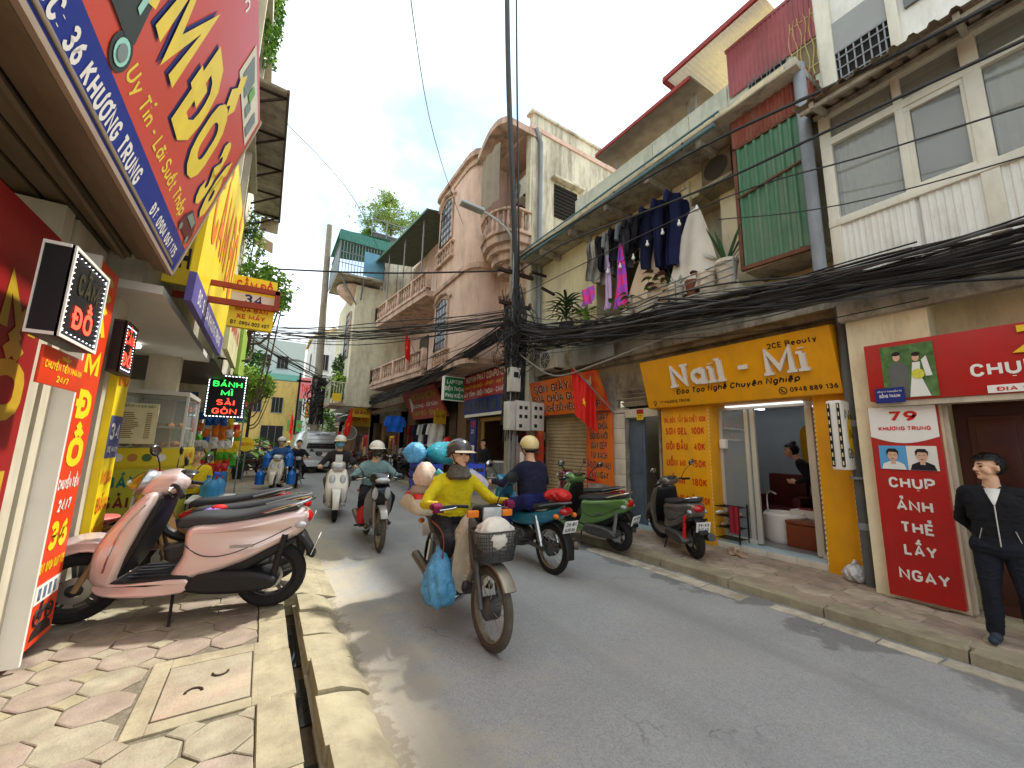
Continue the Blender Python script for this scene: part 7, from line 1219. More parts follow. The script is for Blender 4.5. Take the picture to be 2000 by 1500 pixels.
# snack packets on strings
snk = [C('snack_%d' % i, *c, rough=.35, var=.1) for i, c in enumerate([(226,120,30),(90,170,50),(210,50,40),(40,90,170),(236,196,40),(220,214,200)])]
pk = MB().add([(-.07,0,-.1),(.07,0,-.1),(.07,0,.1),(-.07,0,.1),(0,-.035,0),(0,.03,0)], [(0,1,4),(1,2,4),(2,3,4),(3,0,4),(1,0,5),(2,1,5),(3,2,5),(0,3,5)])
sr2 = random.Random(12); rowcol = [3, 3, 0, 0, 1, 5, 4, 1, 2, 2]; rackn = thing('snack_rack', 'wire rack for strings of snack packets by the lane', 'rack', (-1, 12.3, .1)); MB().bar((-.4, 0, 0), (-.4, 0, 2.3), .03).bar((.5, 0, 0), (.5, 0, 2.3), .03).bar((-.4, 0, 2.3), (.5, 0, 2.3), .03).build('frame', grey, rackn)
protos = []
for r_ in range(10):
    for c_ in range(6):
        if sr2.random() < .12: continue
        ci = rowcol[r_] if sr2.random() < .75 else sr2.randrange(6); name = 'snack_packet'; x, z = -1.35+c_*.15+sr2.uniform(-.02, .02), 2.22-r_*.14
        o = pk.build(name, snk[ci], smooth=0) if len(protos) < 6 and not any(p['ci'] == ci for p in protos) else None
        if o is None:
            src = next((p for p in protos if p['ci'] == ci), None)
            o = src['o'].copy() if src else pk.build(name, snk[ci], smooth=0)
            if src: COL.objects.link(o)
        if not any(p['ci'] == ci for p in protos): protos.append(dict(ci=ci, o=o))
        o.location = (x, 12.22-.04*(r_ % 2), z); o.rotation_euler = (sr2.uniform(-.2, .2), sr2.uniform(-.25, .25), sr2.uniform(-.5, .5))
        od = ['first', 'second', 'third', 'fourth', 'fifth', 'sixth', 'seventh', 'eighth', 'ninth', 'bottom']; tag(o, '%s snack packet, %s in the %s row of the rack' % (['orange', 'green', 'red', 'blue', 'yellow', 'silver'][ci], od[c_], od[r_]), 'snack packet', 'snack packets in the rack')
# pink stool, water bottles, pot plant, advertising disc
stl = thing('stool', 'round pink topped metal stool beside the white pillar', 'stool', (-1.38, 5.75, .11), group=None); MB().lathe([(0, .70), (.19, .70), (.2, .715), (.19, .73), (0, .735)], n=20).build('seat', C('pink_seat', 206, 110, 104, rough=.4), stl)
for a in range(4): MB().tube([(.12*math.cos(a*1.57+.7), .12*math.sin(a*1.57+.7), .7), (.17*math.cos(a*1.57+.7), .17*math.sin(a*1.57+.7), 0)], .011, 6).build('leg', steel, stl)
MB().tube([(.15*math.cos(t), .15*math.sin(t), .3) for t in [2*math.pi*k/16 for k in range(16)]], .008, 5, closed=True).build('ring', steel, stl)
bluew = M('water_blue', s2l((70, 150, 200)), rough=.15, var=.05, alpha=.8)
for k, (x, y) in enumerate(((-.7, 8.2), (-.56, 8.35), (-.62, 8.0))):
    wb = thing('water_jug', ['pale blue water jug behind the parked scooters', 'pale blue water jug at the road end of its row', 'pale blue water jug nearest the parked scooters'][k], 'jug', (x, y, .72), group='water jugs on the table'); MB().lathe([(.0, 0), (.09, .01), (.1, .04), (.09, .09), (.1, .15), (.09, .2), (.05, .26), (.025, .28), (.025, .32)], n=14).build('bottle', bluew, wb); MB().lathe([(.028, .31), (.028, .34), (0, .34)], n=10).build('cap', C('cap_blue', 40, 90, 170), wb)
tbw = thing('low_table', 'low folding table under the water jugs', 'table', (-.62, 8.2, .11)); MB().bx(-.3, .3, -.4, .4, .56, .6).build('top', wl, tbw, bev=.01)
for x in (-.26, .26):
    for y in (-.36, .36): MB().bar((x, y, 0), (x, y, .56), .03).build('leg', steel, tbw)
pot_plant('tall leafy pot plant on the pavement by the lane', (-.75, 19.5, .09), 'broad', 'dark_pot', .22, .4, 1.6, 60, .12, 21, 'light', group='pavement plants'); ad = thing('disc_sign', 'round yellow sign on a short post by the pot plant', 'sign', (-.55, 18, .09)); MB().lathe([(0, -.02), (.27, -.02), (.27, .02), (0, .02)], (0, 0, 1.4), 'y', 18, cap=False).build('disc', byel, ad); MB().bar((0, .03, 0), (0, .03, 1.4), .04).build('post', grey, ad); letters(ad, 'BƠM', (0, -.022, 1.34), (1, 0, 0), LZ, .12, redl, world=False, width=.3)
# far left shops, signs, goods
for k, (y, z, w_, h_, m_, s_, lab) in enumerate(((16.5, 2.6, .9, .7, redb, 'BÚN CHẢ', 'red noodle sign low on the far left'), (19, 3.0, .8, .9, C('sky_sign', 70, 140, 190), 'NƯỚC', 'blue sign beyond the snack rack'), (22.5, 2.7, 1.0, .6, yel, 'BIA HƠI', 'yellow sign behind the bright young tree'), (27, 2.6, 1.0, .8, C('lime_sign', 90, 160, 90), 'THUỐC', 'green chemist sign at far left'), (30, 3.2, 1.0, 1.0, redb, 'LẨU', 'red hotpot sign at far left'))):
    sg = thing('shop_sign', lab, 'sign', (-1.55+.05*k, y, z), group='far left signs'); MB().bx(-w_/2, w_/2, 0, .08, 0, h_).build('board', m_, sg); letters(sg, s_, (0, -.003, h_*.3), (1, 0, 0), LZ, h_*.36, wl if m_ is not yel else redl, world=False, wt=.2, width=w_*.8); MB().bar((-w_/2-.5, .04, h_*.8), (-w_/2, .04, h_*.8), .04).build('arm', iron, sg)
l5 = house('low left house with awning and open shop beyond the lane', -5, -1.7, 17, 31, 5.2, C('left_far_wall', 196, 178, 140, stain=.4), wins=((18, 19.2, 3.6, 4.7, -1.7), (21, 22.2, 3.6, 4.7, -1.7), (25, 26.2, 3.6, 4.7, -1.7)))
for k in range(6): B(MB().bx(-1.72, -1.66, 17.5+k*2.2, 19.2+k*2.2, .1, 2.5), 'shop_opening', dark, l5, smooth=0)
for k, (y, c, lab) in enumerate(((15.2, (200, 60, 50), 'red crate of goods by the snack rack'), (17.2, (60, 130, 180), 'blue crate of goods along the far left'), (18.8, (220, 180, 60), 'yellow crate of goods along the far left'), (26, (90, 160, 80), 'green crate of goods at far left'))):
    cr = thing('goods_crate', lab, 'crate', (-1.2, y, .085), group='crates on the far left'); MB().bx(-.25, .25, -.2, .2, 0, .45).build('box', C('crate_%d' % k, *c, rough=.5), cr, bev=.02); MB().ell((0, 0, .48), (.22, .17, .1), 10, 6).build('contents', C('crate_c%d' % k, *[min(255, v+30) for v in c[::-1]]), cr)
# ================================================================ two-wheelers
rubber = C('tyre_rubber', 34, 32, 31, rough=.85, var=.2, scale=30); dusty = C('dusty_rubber', 84, 76, 66, rough=.95, var=.2, scale=12); chrome = C('chrome', 200, 200, 200, rough=.15, metal=1, var=.05); alloy = C('cast_alloy', 96, 96, 98, rough=.4, metal=.7); eng = C('engine_grey', 88, 86, 84, rough=.5, metal=.6, var=.25, scale=20); blackg = C('gloss_black', 18, 18, 19, rough=.25, coat=.4); seatm = C('seat_vinyl', 52, 54, 56, rough=.55, var=.12, bump=.15, bscale=250); tail_red = C('tail_lens', 176, 16, 18, rough=.15, coat=.6); amber = C('amber_lens', 224, 120, 24, rough=.2); lens = M('lamp_glass', (.42, .44, .44), rough=.06, var=.1, spec=.9); plate_m = C('number_plate', 224, 222, 216, rough=.4)
def paint(k, r, g, b, metal=.35, **kw): return C('paint_'+k, r, g, b, rough=.3, metal=metal, coat=.8, var=.03, **kw)
def wheel(t, x, R, tr, kind='cast', w=None, tm=None, S=None, disc=True, rim_m=None):
    S = S or (lambda m: m); mb = MB(); n = 32; tm = tm or rubber
    mb.tube([(x+(R-tr)*math.cos(2*math.pi*k/n), 0, R+(R-tr)*math.sin(2*math.pi*k/n)) for k in range(n)], tr, 10, closed=True, sq=w or 1)
    wh = S(mb).build('wheel', tm, t); ri = R-tr*1.75; mb = MB()
    mb.lathe([(ri-.012, -tr*.55), (ri+.02, -tr*.7), (ri+.02, tr*.7), (ri-.012, tr*.55), (ri-.012, -tr*.55)], (x, 0, R), 'y', n, cap=False); S(mb).build('rim', rim_m or (steel if kind == 'spoke' else alloy), wh)
    mb = MB()
    if kind == 'spoke':
        for k in range(28):
            a = 2*math.pi*k/28; b = a+(.5 if k % 2 else -.5); s_ = .03 if k % 4 < 2 else -.03; mb.tube([(x+.045*math.cos(b), s_, R+.045*math.sin(b)), (x+ri*math.cos(a), s_*.2, R+ri*math.sin(a))], .0028, 4, cap=False)
    else:
        for k in range(5):
            a = 2*math.pi*k/5+.3
            for da in (-.12, .12): mb.bar((x+.05*math.cos(a+da*2), 0, R+.05*math.sin(a+da*2)), (x+ri*math.cos(a+da), 0, R+ri*math.sin(a+da)), .022, .018, up=(0, 1, 0))
    S(mb).build('spokes', steel if kind == 'spoke' else alloy, wh); h = .085 if kind == 'spoke' else .055
    S(MB().lathe([(.02, -.075), (h*.75, -.06), (h, -.045), (h, .045), (h*.75, .06), (.02, .075)], (x, 0, R), 'y', 18)).build('hub', eng, wh)
    if disc and kind != 'spoke': S(MB().lathe([(.05, .064), (.1, .064), (.1, .068), (.05, .068)], (x, 0, R), 'y', 20, cap=False)).build('brake_disc', steel, wh)
    return wh
def arcpoly(x, z, r0, r1, a0, a1, n=8): return [(x+r1*math.cos(RA(a0+(a1-a0)*k/n)), z+r1*math.sin(RA(a0+(a1-a0)*k/n))) for k in range(n+1)]+[(x+r0*math.cos(RA(a1-(a1-a0)*k/n)), z+r0*math.sin(RA(a1-(a1-a0)*k/n))) for k in range(n+1)]
def steerer(px, pz, ang, rake=.42):
    R = Matrix.Translation((px, 0, pz)) @ Matrix.Rotation(ang, 4, Vector((-math.sin(rake), 0, math.cos(rake)))) @ Matrix.Translation((-px, 0, -pz))
    return (lambda m: m.xf(R)) if abs(ang) > 1e-4 else (lambda m: m)
def plate(t, x, z, txt, tilt=-.35):
    p = MB().bx(-.006, 0, -.1, .1, -.075, .075); M_ = Matrix.Translation((x, 0, z)) @ Matrix.Rotation(tilt, 4, 'Y'); pl = p.xf(M_).build('number_plate', plate_m, t, bev=.004)
    for s_, dz in ((txt[0], .012), (txt[1], -.058)): text(MB(), s_, (-.0065, 0, dz), (0, -1, 0), (0, 0, 1), .045, wt=.2, width=.15).xf(M_).build('plate_lettering', blk, pl, smooth=0)
def mirrors(t, x, z, S, y=.3, sp=1, sizes=(.055, .04), sides=(-1, 1)):
    for s_ in sides:
        S(MB().tube(spline([(x, s_*y*.75, z), (x-.01, s_*y*.95, z+.12), (x-.03, s_*(y+.08), z+.2)], 4), .006, 5)).build('mirror_stalk', blackm, t); m = S(MB().ell((x-.03, s_*(y+.1), z+.23), (.018, sizes[0]*1.25, sizes[1]*1.3), 14, 8)).build('mirror', blackm, t); S(MB().ell((x-.042, s_*(y+.1), z+.23), (.01, sizes[0]*1.05, sizes[1]*1.1), 12, 6)).build('mirror_glass', chrome, m)
def bars(t, x, z, S, w=.34, drop=.03, grip=None):
    for s_ in (-1, 1):
        S(MB().tube([(x+.05, s_*.1, z), (x, s_*.2, z), (x-.05, s_*w, z-drop)], .014, 8)).build('handlebar', blackm, t); S(MB().tube([(x-.02, s_*(w-.11), z-drop*.5), (x-.055, s_*(w+.02), z-drop*1.1)], .019, 10)).build('grip', grip or blackm, t); S(MB().tube(spline([(x+.03, s_*(w-.14), z), (x+.05, s_*(w-.1), z-.01), (x+.005, s_*(w), z-.03)], 3), .006, 5)).build('brake_lever', chrome, t)
def scooter(label, loc, rz, pm, steer=0, scale=1, seat=None, txt=('29-V1', '620.59'), kind='classic', lean=0, mirror=True, roundlight=True, wheelR=.265, stand=True, group='scooters', name='scooter', rim=None, accent=None):
    t = thing(name, label, 'scooter', loc, rz, group, rx=lean); t.scale = (scale,)*3; R = wheelR; xf, xr = .66, -.62; S = steerer(.46, .8, steer); accent = accent or blackm; S0_ = S
    def Fr(m): m.v = [(p[0]-.3*max(0, p[2]-.35)/.7, p[1], p[2]) for p in m.v]; return m
    S = lambda m: S0_(Fr(m))
    wheel(t, xf, R, .05, S=S0_, rim_m=rim); wheel(t, xr, R, .055, rim_m=rim)
    hw = lambda x, z: .55+.45*min(1, max(0, (x+.9)/.45))*(1 if x < -.1 else 1-.25*min(1, max(0, (x+.1)/.15)))
    bd = MB().puff([(-.04, .70), (-.25, .73), (-.55, .77), (-.8, .81), (-.88, .75), (-.83, .62), (-.64, .52), (-.42, .42), (-.2, .34), (-.04, .31), (.05, .34), (-.02, .5)], .185, .055, hw, 4).build('body', pm, t, smooth=60)
    for s_ in (-1, 1): MB().tube(spline([(x, s_*(.187*hw(x, z)-.001), z) for x, z in ((-.02, .6), (-.16, .5), (-.34, .5), (-.55, .58), (-.76, .68))], 4), .0035, 5).build('panel_seam', blackm, bd); Fr(MB().tube(spline([(.47, s_*.185, .9), (.5, s_*.215, .75), (.49, s_*.215, .6), (.46, s_*.19, .42)], 4), .007, 6)).build('shield_trim', chrome, t); MB().bx(-.5, -.34, s_*.183-.003, s_*.183+.003, .545, .565).build('badge', steel, bd)
    for k_ in range(5): MB().bx(.0, .3, -.15+k_*.07, -.135+k_*.07, .359, .365).build('floor_rib', seatm, t)
    MB().puff([(.04, .345), (-.22, .35), (-.5, .49), (-.8, .585), (-.72, .5), (-.5, .37), (-.3, .25), (0, .21), (.35, .22), (.42, .3), (.3, .335)], .15, .03, None, 3).build('lower_cover', blackm, t, smooth=60)
    MB().puff([(-.08, .30), (.42, .30), (.44, .345), (.1, .36), (-.08, .36)], .19, .02, lambda x, z: 1-.25*max(0, (x-.3)/.15), 2).build('floorboard', blackm, t)
    MB().puff([(-.06, .235), (.3, .225), (.47, .25), (.5, .32), (.3, .325), (-.08, .335)], .2, .014, lambda x, z: 1-.3*max(0, (x-.2)/.3), 3).build('floor_trim', pm, t)
    sw_ = lambda x, z: .62+.38*math.sin(math.pi*min(1, max(0, (z-.26)/.78)))**.8
    Fr(MB().puff([(.40, .27), (.36, .36), (.39, .6), (.42, .86), (.46, .97), (.53, .96), (.575, .8), (.6, .62), (.57, .47), (.5, .32)], .215, .05, sw_, 4)).build('leg_shield', pm, t, smooth=60)
    Fr(MB().puff([(.36, .35), (.35, .6), (.385, .9), (.42, .92), (.40, .6), (.41, .36)], .19, .02, sw_, 3)).build('inner_shield', blackm, t, smooth=60)
    S0_(MB().puff([(.42, .5), (.36, .36), (.45, .47), (.6, .56), (.74, .535), (.9, .42), (.99, .27), (.96, .42), (.84, .57), (.68, .64), (.52, .62)], .1, .012, lambda x, z: 1-.45*max(0, (x-.6)/.4), 3)).build('front_fender', pm, t, smooth=60)
    for s_ in (-1, 1): S0_(MB().tube([(.5, s_*.075, .62), (xf, s_*.085, R)], [.022, .02], 8)).build('fork_leg', steel if kind != 'e' else C('fork_tan', 180, 150, 110, metal=.5, rough=.4), t)
    hc_ = S(MB().puff([(.34, 1.0), (.36, 1.07), (.46, 1.12), (.58, 1.1), (.63, 1.03), (.6, .96), (.5, .95), (.4, .96)], .145, .06, lambda x, z: 1-.35*max(0, (x-.45)/.18), 4)).build('handlebar_cover', pm, t, smooth=60)
    if roundlight: S(MB().lathe([(0, .66), (.07, .655), (.085, .63), (.08, .57)], (0, 0, 1.04), 'x', 20)).build('headlight', lens, hc_); S(MB().lathe([(.086, .6), (.098, .63), (.1, .655), (.088, .66)], (0, 0, 1.04), 'x', 20, cap=False)).build('lamp_ring', steel, hc_); S(MB().lathe([(0, .668), (.04, .664), (.045, .65)], (0, 0, 1.04), 'x', 16)).build('lamp_core', C('lamp_amber', 170, 110, 60, rough=.2), hc_)
    else: S(MB().ell((.6, 0, 1.03), (.05, .12, .05), 16, 8)).build('headlight', lens, hc_); [Fr(MB().ell((.585, s_*.1, .78), (.025, .06, .09), 12, 8)).build('indicator', lens, t) for s_ in (-1, 1)]
    S(MB().ell((.41, 0, 1.1), (.09, .09, .02), 14, 6)).build('dashboard', blackg, hc_); bars(t, .42, 1.04, S)
    if mirror: mirrors(t, .42, 1.05, S)
    MB().puff([(.03, .69), (.04, .765), (-.1, .795), (-.3, .79), (-.45, .81), (-.62, .855), (-.77, .86), (-.8, .82), (-.6, .77), (-.3, .725)], .15, .045, lambda x, z: .72+.28*math.sin(math.pi*min(1, max(.0, (x+.86)/1.0))), 4).build('seat', seat or seatm, t, smooth=60)
    MB().tube(spline([(-.5, .13, .79), (-.72, .13, .85), (-.87, .08, .89), (-.9, 0, .895), (-.87, -.08, .89), (-.72, -.13, .85), (-.5, -.13, .79)], 4), .012, 8).build('grab_rail', chrome, t)
    MB().ell((-.855, 0, .735), (.05, .1, .055), 14, 8).build('tail_light', tail_red, t)
    for s_ in (-1, 1): MB().ell((-.82, s_*.11, .69), (.05, .03, .03), 10, 6).build('indicator', lens, t)
    MB().puff([(-.78, .62), (-.86, .58), (-.95, .42), (-.91, .4), (-.83, .53), (-.74, .58)], .07, .02, None, 3).build('rear_fender', blackm, t); plate(t, -.945, .5, txt)
    MB().puff([(-.1, .24), (-.15, .36), (-.5, .36), (-.68, .3), (-.66, .22), (-.4, .2)], .09, .03, None, 3).xf(Matrix.Translation((0, .13, 0))).build('drive_case', blackm if kind == 'e' else eng, t, smooth=60); MB().tube([(-.1, -.15, .24), (-.3, -.18, .25), (-.78, -.19, .32)], [.02, .055, .06], 12).build('muffler', eng, t); MB().tube([(-.3, -.2, .27), (-.7, -.2, .335)], .05, 10, sq=.5).build('heat_shield', steel, t); MB().tube([(-.66, .16, .3), (-.72, .14, .62)], .025, 8).build('shock_absorber', accent, t)
    if stand: MB().tube([(.02, .1, .24), (-.02, .22, .01)], .012, 6).build('kickstand', blackm, t)
    return t
def underbone(label, loc, rz, pm, steer=0, scale=1, tm=None, R=.29, spoke=True, txt=('29-B1', '124.88'), cat='motorbike', lean=0, square=True, shields=True, group='motorbikes', shield_m=None, mirror=True, fend=None, name='motorbike', lightm=None, accent=None, tail=True, rim=None):
    t = thing(name, label, cat, loc, rz, group, rx=lean); t.scale = (scale,)*3; xf, xr = .64, -.60; S = steerer(.46, .8, steer); fend = fend or pm; sm_ = shield_m or pm
    wheel(t, xf, R, .036, 'spoke' if spoke else 'cast', S=S, tm=tm, rim_m=rim); wheel(t, xr, R, .04, 'spoke' if spoke else 'cast', tm=tm, rim_m=rim)
    for s_ in (-1, 1): S(MB().tube([(.43, s_*.085, .9), (.56, s_*.085, .5), (xf, s_*.085, R)], [.022, .026, .024], 8)).build('fork_leg', eng if square else steel, t); MB().tube([(-.44, s_*.13, .66), (-.56, s_*.13, R+.03)], .02, 8).tube([(-.46, s_*.13, .6), (-.54, s_*.13, .38)], .032, 8).build('shock_absorber', steel, t); MB().bar((-.05, s_*.1, .33), (xr, s_*.11, R), .03, .045).build('swingarm', eng, t); MB().tube([(.0, s_*.12, .27), (.02, s_*.28, .27)], .016, 8).build('footpeg', blackm, t); MB().tube([(-.28, s_*.12, .33), (-.28, s_*.22, .33)], .014, 6).build('footpeg', blackm, t)
    S(MB().puff(arcpoly(xf, R, R+.015, R+.045, 35, 160, 9), .055, .015, None, 1)).build('front_fender', fend, t, smooth=60)
    MB().tube(spline([(.42, 0, .82), (.3, 0, .55), (.05, 0, .46), (-.2, 0, .55), (-.5, 0, .68)], 4), .04, 8).build('frame', blackm, t)
    MB().puff([(-.14, .28), (-.12, .42), (.05, .46), (.28, .42), (.3, .34), (.15, .24), (-.05, .22)], .1, .03, None, 3).build('engine', eng, t, smooth=50); MB().lathe([(0, .15), (.085, .15), (.095, .1), (.095, .02)], (-.05, 0, .32), 'y', 16).build('engine_cover', eng, t)
    fin = MB(); [fin.bx(.16+k*.03, .172+k*.03, -.085, .085, .3, .43) for k in range(5)]; fin.build('cooling_fins', eng, t, smooth=0)
    MB().tube(spline([(.25, -.05, .3), (.15, -.12, .22), (-.15, -.15, .22), (-.3, -.16, .25)], 4), .018, 8).build('exhaust_pipe', chrome, t); MB().tube([(-.28, -.16, .25), (-.35, -.165, .26), (-.85, -.18, .36), (-.87, -.18, .365)], [.03, .045, .048, .03], 12).build('muffler', C('dull_muffler', 120, 112, 100, metal=.6, rough=.5, var=.2), t)
    if shields:
        for s_ in (-1, 1):
            q = MB().prism(smooth_loop([(.05, .86), (.12, .87), (.19, .74), (.2, .55), (.18, .4), (.12, .31), (.07, .32), (.05, .5)], 4), 'x', 0, .014); q.v = [(p[0]+.25+(p[2]-.3)*.3-.9*max(0, p[1]-.06)**1.6, s_*p[1], p[2]) for p in q.v]; q.build('leg_shield', sm_, t, smooth=50, recalc=True)
        MB().puff([(.4, .95), (.5, .93), (.55, .8), (.5, .62), (.44, .5), (.38, .6), (.4, .8)], .13, .05, lambda x, z: .55+.45*min(1, max(0, (z-.45)/.35)), 3).build('front_cowl', pm, t, smooth=60)
    MB().puff([(.2, .60), (.05, .66), (-.2, .67), (-.5, .72), (-.82, .8), (-.86, .74), (-.6, .6), (-.35, .53), (-.1, .5), (.1, .5)], .13, .05, lambda x, z: .6+.4*min(1, max(0, (x+.9)/.4)), 4).build('side_cowl', pm, t, smooth=60)
    MB().puff([(.1, .68), (.08, .755), (-.15, .77), (-.4, .8), (-.72, .86), (-.8, .83), (-.6, .76), (-.2, .7)], .125, .04, lambda x, z: .75+.25*math.sin(math.pi*min(1, max(0, (x+.85)/1.0))), 4).build('seat', seatm, t, smooth=60)
    MB().tube(spline([(-.5, .12, .78), (-.75, .11, .84), (-.88, .06, .86), (-.88, -.06, .86), (-.75, -.11, .84), (-.5, -.12, .78)], 4), .011, 8).build('grab_rail', grey, t)
    MB().puff(arcpoly(xr, R, R+.02, R+.05, 40, 190, 8), .06, .015, None, 1).build('rear_fender', blackm, t); MB().ell((-.86, 0, .76), (.05, .1, .05), 12, 8).build('tail_light', tail_red, t); plate(t, -.93, .60, txt)
    for s_ in (-1, 1): MB().ell((-.84, s_*.14, .71), (.04, .035, .03), 10, 6).build('indicator', amber, t)
    if square:
        hd = S(MB().puff([(.38, .98), (.42, 1.04), (.56, 1.05), (.58, .98), (.54, .93), (.42, .93)], .1, .03, None, 2)).build('headlamp_housing', blackm, t, smooth=50); S(MB().bx(.575, .6, -.085, .085, .935, 1.045)).build('headlight', lens, hd, bev=.012)
        for s_ in (-1, 1): S(MB().bx(.535, .57, s_*.16-.05, s_*.16+.05, .965, 1.02)).build('indicator', amber, t, bev=.01)
    else:
        hd = S(MB().puff([(.34, .99), (.38, 1.07), (.5, 1.1), (.64, 1.0), (.62, .94), (.45, .93)], .16, .05, lambda x, z: 1-.5*max(0, (x-.42)/.22), 3)).build('headlamp_housing', pm, t, smooth=50); S(MB().ell((.6, 0, .99), (.07, .11, .045), 16, 8)).build('headlight', lightm or lens, hd)
        for s_ in (-1, 1): MB().ell((.55, s_*.09, .8), (.02, .045, .09), 10, 8).build('indicator', lens, t)
    bars(t, .3, 1.02, S, .34, .02)
    if mirror: mirrors(t, .28, 1.03, S, sides=(1,) if tm and square else (-1, 1))
    MB().tube([(-.02, .12, .25), (-.06, .2, .08)], .012, 6).build('kickstand', blackm, t); MB().bar((-.1, -.13, .33), (xr, -.12, R), .02, .09).build('chain_case', blackm, t)
    return t
pinkp = paint('rose', 220, 196, 188, .35); goldp = paint('bronze', 150, 118, 74, .5); greenp = paint('olive', 100, 136, 74, .3); greyp = paint('grey', 112, 106, 98, .4); whitep = paint('white', 224, 216, 200, .05); tealp = paint('teal', 36, 128, 156, .3); maroonp = paint('maroon', 104, 20, 28, .3); blackp = paint('black', 28, 28, 31, .2); creamp = paint('cream', 206, 192, 166, .1)
def hd(ax, ay, bx_, by): return math.atan2(by-ay, bx_-ax)                # heading from rear to front contact
# pink scooter parked across the near pavement
scooter('rose pink scooter parked across the near pavement', (-.47, 4.66, .118), hd(.24, 4.5, -1.2, 4.82), pinkp, steer=.35, scale=1.1, kind='e', mirror=False, lean=RA(-3), group='scooters parked at left', txt=('29-MD', '158.20'), wheelR=.27, rim=C('rim_black', 40, 40, 42, rough=.4))
g_ = underbone('bronze motorbike parked behind the rose pink scooter', (-.42, 5.35, .118), RA(172), goldp, steer=-.3, scale=1.08, square=False, spoke=False, group='scooters parked at left', lightm=lens, shield_m=goldp)
underbone('red motorbike parked third in from the pink scooter', (-.55, 6.25, .118), RA(176), paint('red', 170, 24, 26, .2), steer=.3, scale=1.05, square=False, group='scooters parked at left', spoke=False)
pbg = thing('plastic_bag', 'purple plastic bag hung between the pink and bronze seats', 'bag', (-.36, 5.02, .66)); bag(9, .15, .12, .3, .3).build('sack', M('purple_bag', s2l((146, 110, 200)), rough=.3, var=.15, scale=15, bump=1, bscale=26, bd=.04), pbg, smooth=50); MB().ell((.05, .06, .3), (.07, .06, .03), 8, 6).build('red_pouch', redl, pbg)
# moving riders' machines
wb_ = underbone('worn grey motorbike loaded with sacks and a wire basket', (1.78, 3.7, 0), RA(-93), C('worn_grey', 96, 92, 86, rough=.5, metal=.3, var=.2, stain=.4), scale=1.07, tm=dusty, R=.3, square=True, shield_m=C('old_white', 196, 184, 160, rough=.5, stain=.4), fend=C('steel_dull', 150, 142, 128, metal=.7, rough=.4, var=.2), steer=.06, rim=C('rim_dull', 150, 140, 122, metal=.6, rough=.5), group='moving motorbikes')
nb = underbone('teal motorbike ridden away by the man in navy', (3.36, 4.95, 0), RA(92), tealp, scale=1.1, R=.295, square=False, shield_m=tealp, rim=C('rim_gold', 176, 160, 130, metal=.7, rough=.4), txt=('26-B1', '639.96'), group='moving motorbikes')
gs_ = scooter('glossy green scooter parked at the far kerb', (4.88, 5.2, .05), RA(97), greenp, scale=1.04, txt=('29-E1', '620.57'), kind='classic', wheelR=.245, steer=-.25, lean=RA(-4), group='scooters parked at right', accent=steel)
underbone('dark red motorbike parked behind the green scooter', (5.55, 5.95, .1), RA(100), maroonp, square=False, scale=1.0, spoke=False, group='scooters parked at right', txt=('30-K5', '002.56'), lean=RA(-4))
scooter('grey scooter with red shock parked before the price pillar', (5.83, 4.13, .1), hd(5.48, 3.55, 6.18, 4.71), greyp, scale=1.0, roundlight=False, wheelR=.265, steer=.3, lean=RA(-4), group='scooters parked at right', accent=C('red_spring', 200, 30, 30), txt=('29-X3', '217.42'))
scooter('white scooter ridden by the masked person', (1.52, 9.85, 0), RA(-98), whitep, roundlight=False, scale=1.08, group='moving motorbikes', stand=False)
tb_ = underbone('black and silver motorbike ridden by the teal jacket', (1.72, 7.1, 0), RA(-94), blackp, square=False, scale=1.07, R=.3, fend=C('silver_grey', 130, 128, 122, rough=.35, metal=.4), shield_m=C('silver_grey', 130, 128, 122), tm=dusty, rim=C('rim_gold', 176, 160, 130), group='moving motorbikes')
scooter('cream scooter loaded with blue water jugs', (.5, 15.5, 0), RA(-100), creamp, roundlight=False, scale=1.06, group='moving motorbikes', stand=False)
underbone('black naked motorbike beside the water jug scooter', (1.15, 16.7, 0), RA(-92), blackp, scale=1.05, spoke=False, R=.31, square=True, shields=False, group='moving motorbikes', tm=rubber)
underbone('dark red motorbike parked on the far left pavement', (-.55, 20.9, .085), RA(188), maroonp, square=False, scale=1.1, spoke=False, group='far parked motorbikes')
for k, (x, y, rz, m_, lab) in enumerate(((5.3, 17.6, RA(200), blackp, 'black motorbike parked outside the clothes shop'), (5.2, 19.0, RA(190), greyp, 'grey motorbike parked past the clothes shop'), (5.5, 22.6, RA(170), maroonp, 'red motorbike parked under the red awning'))): underbone(lab, (x, y, .1), rz, m_, square=False, spoke=False, group='far parked motorbikes')
underbone('blue motorbike parked at the far left kerb', (-.2, 24.5, .085), RA(200), paint('blue', 60, 96, 150), square=False, spoke=False, group='far parked motorbikes')
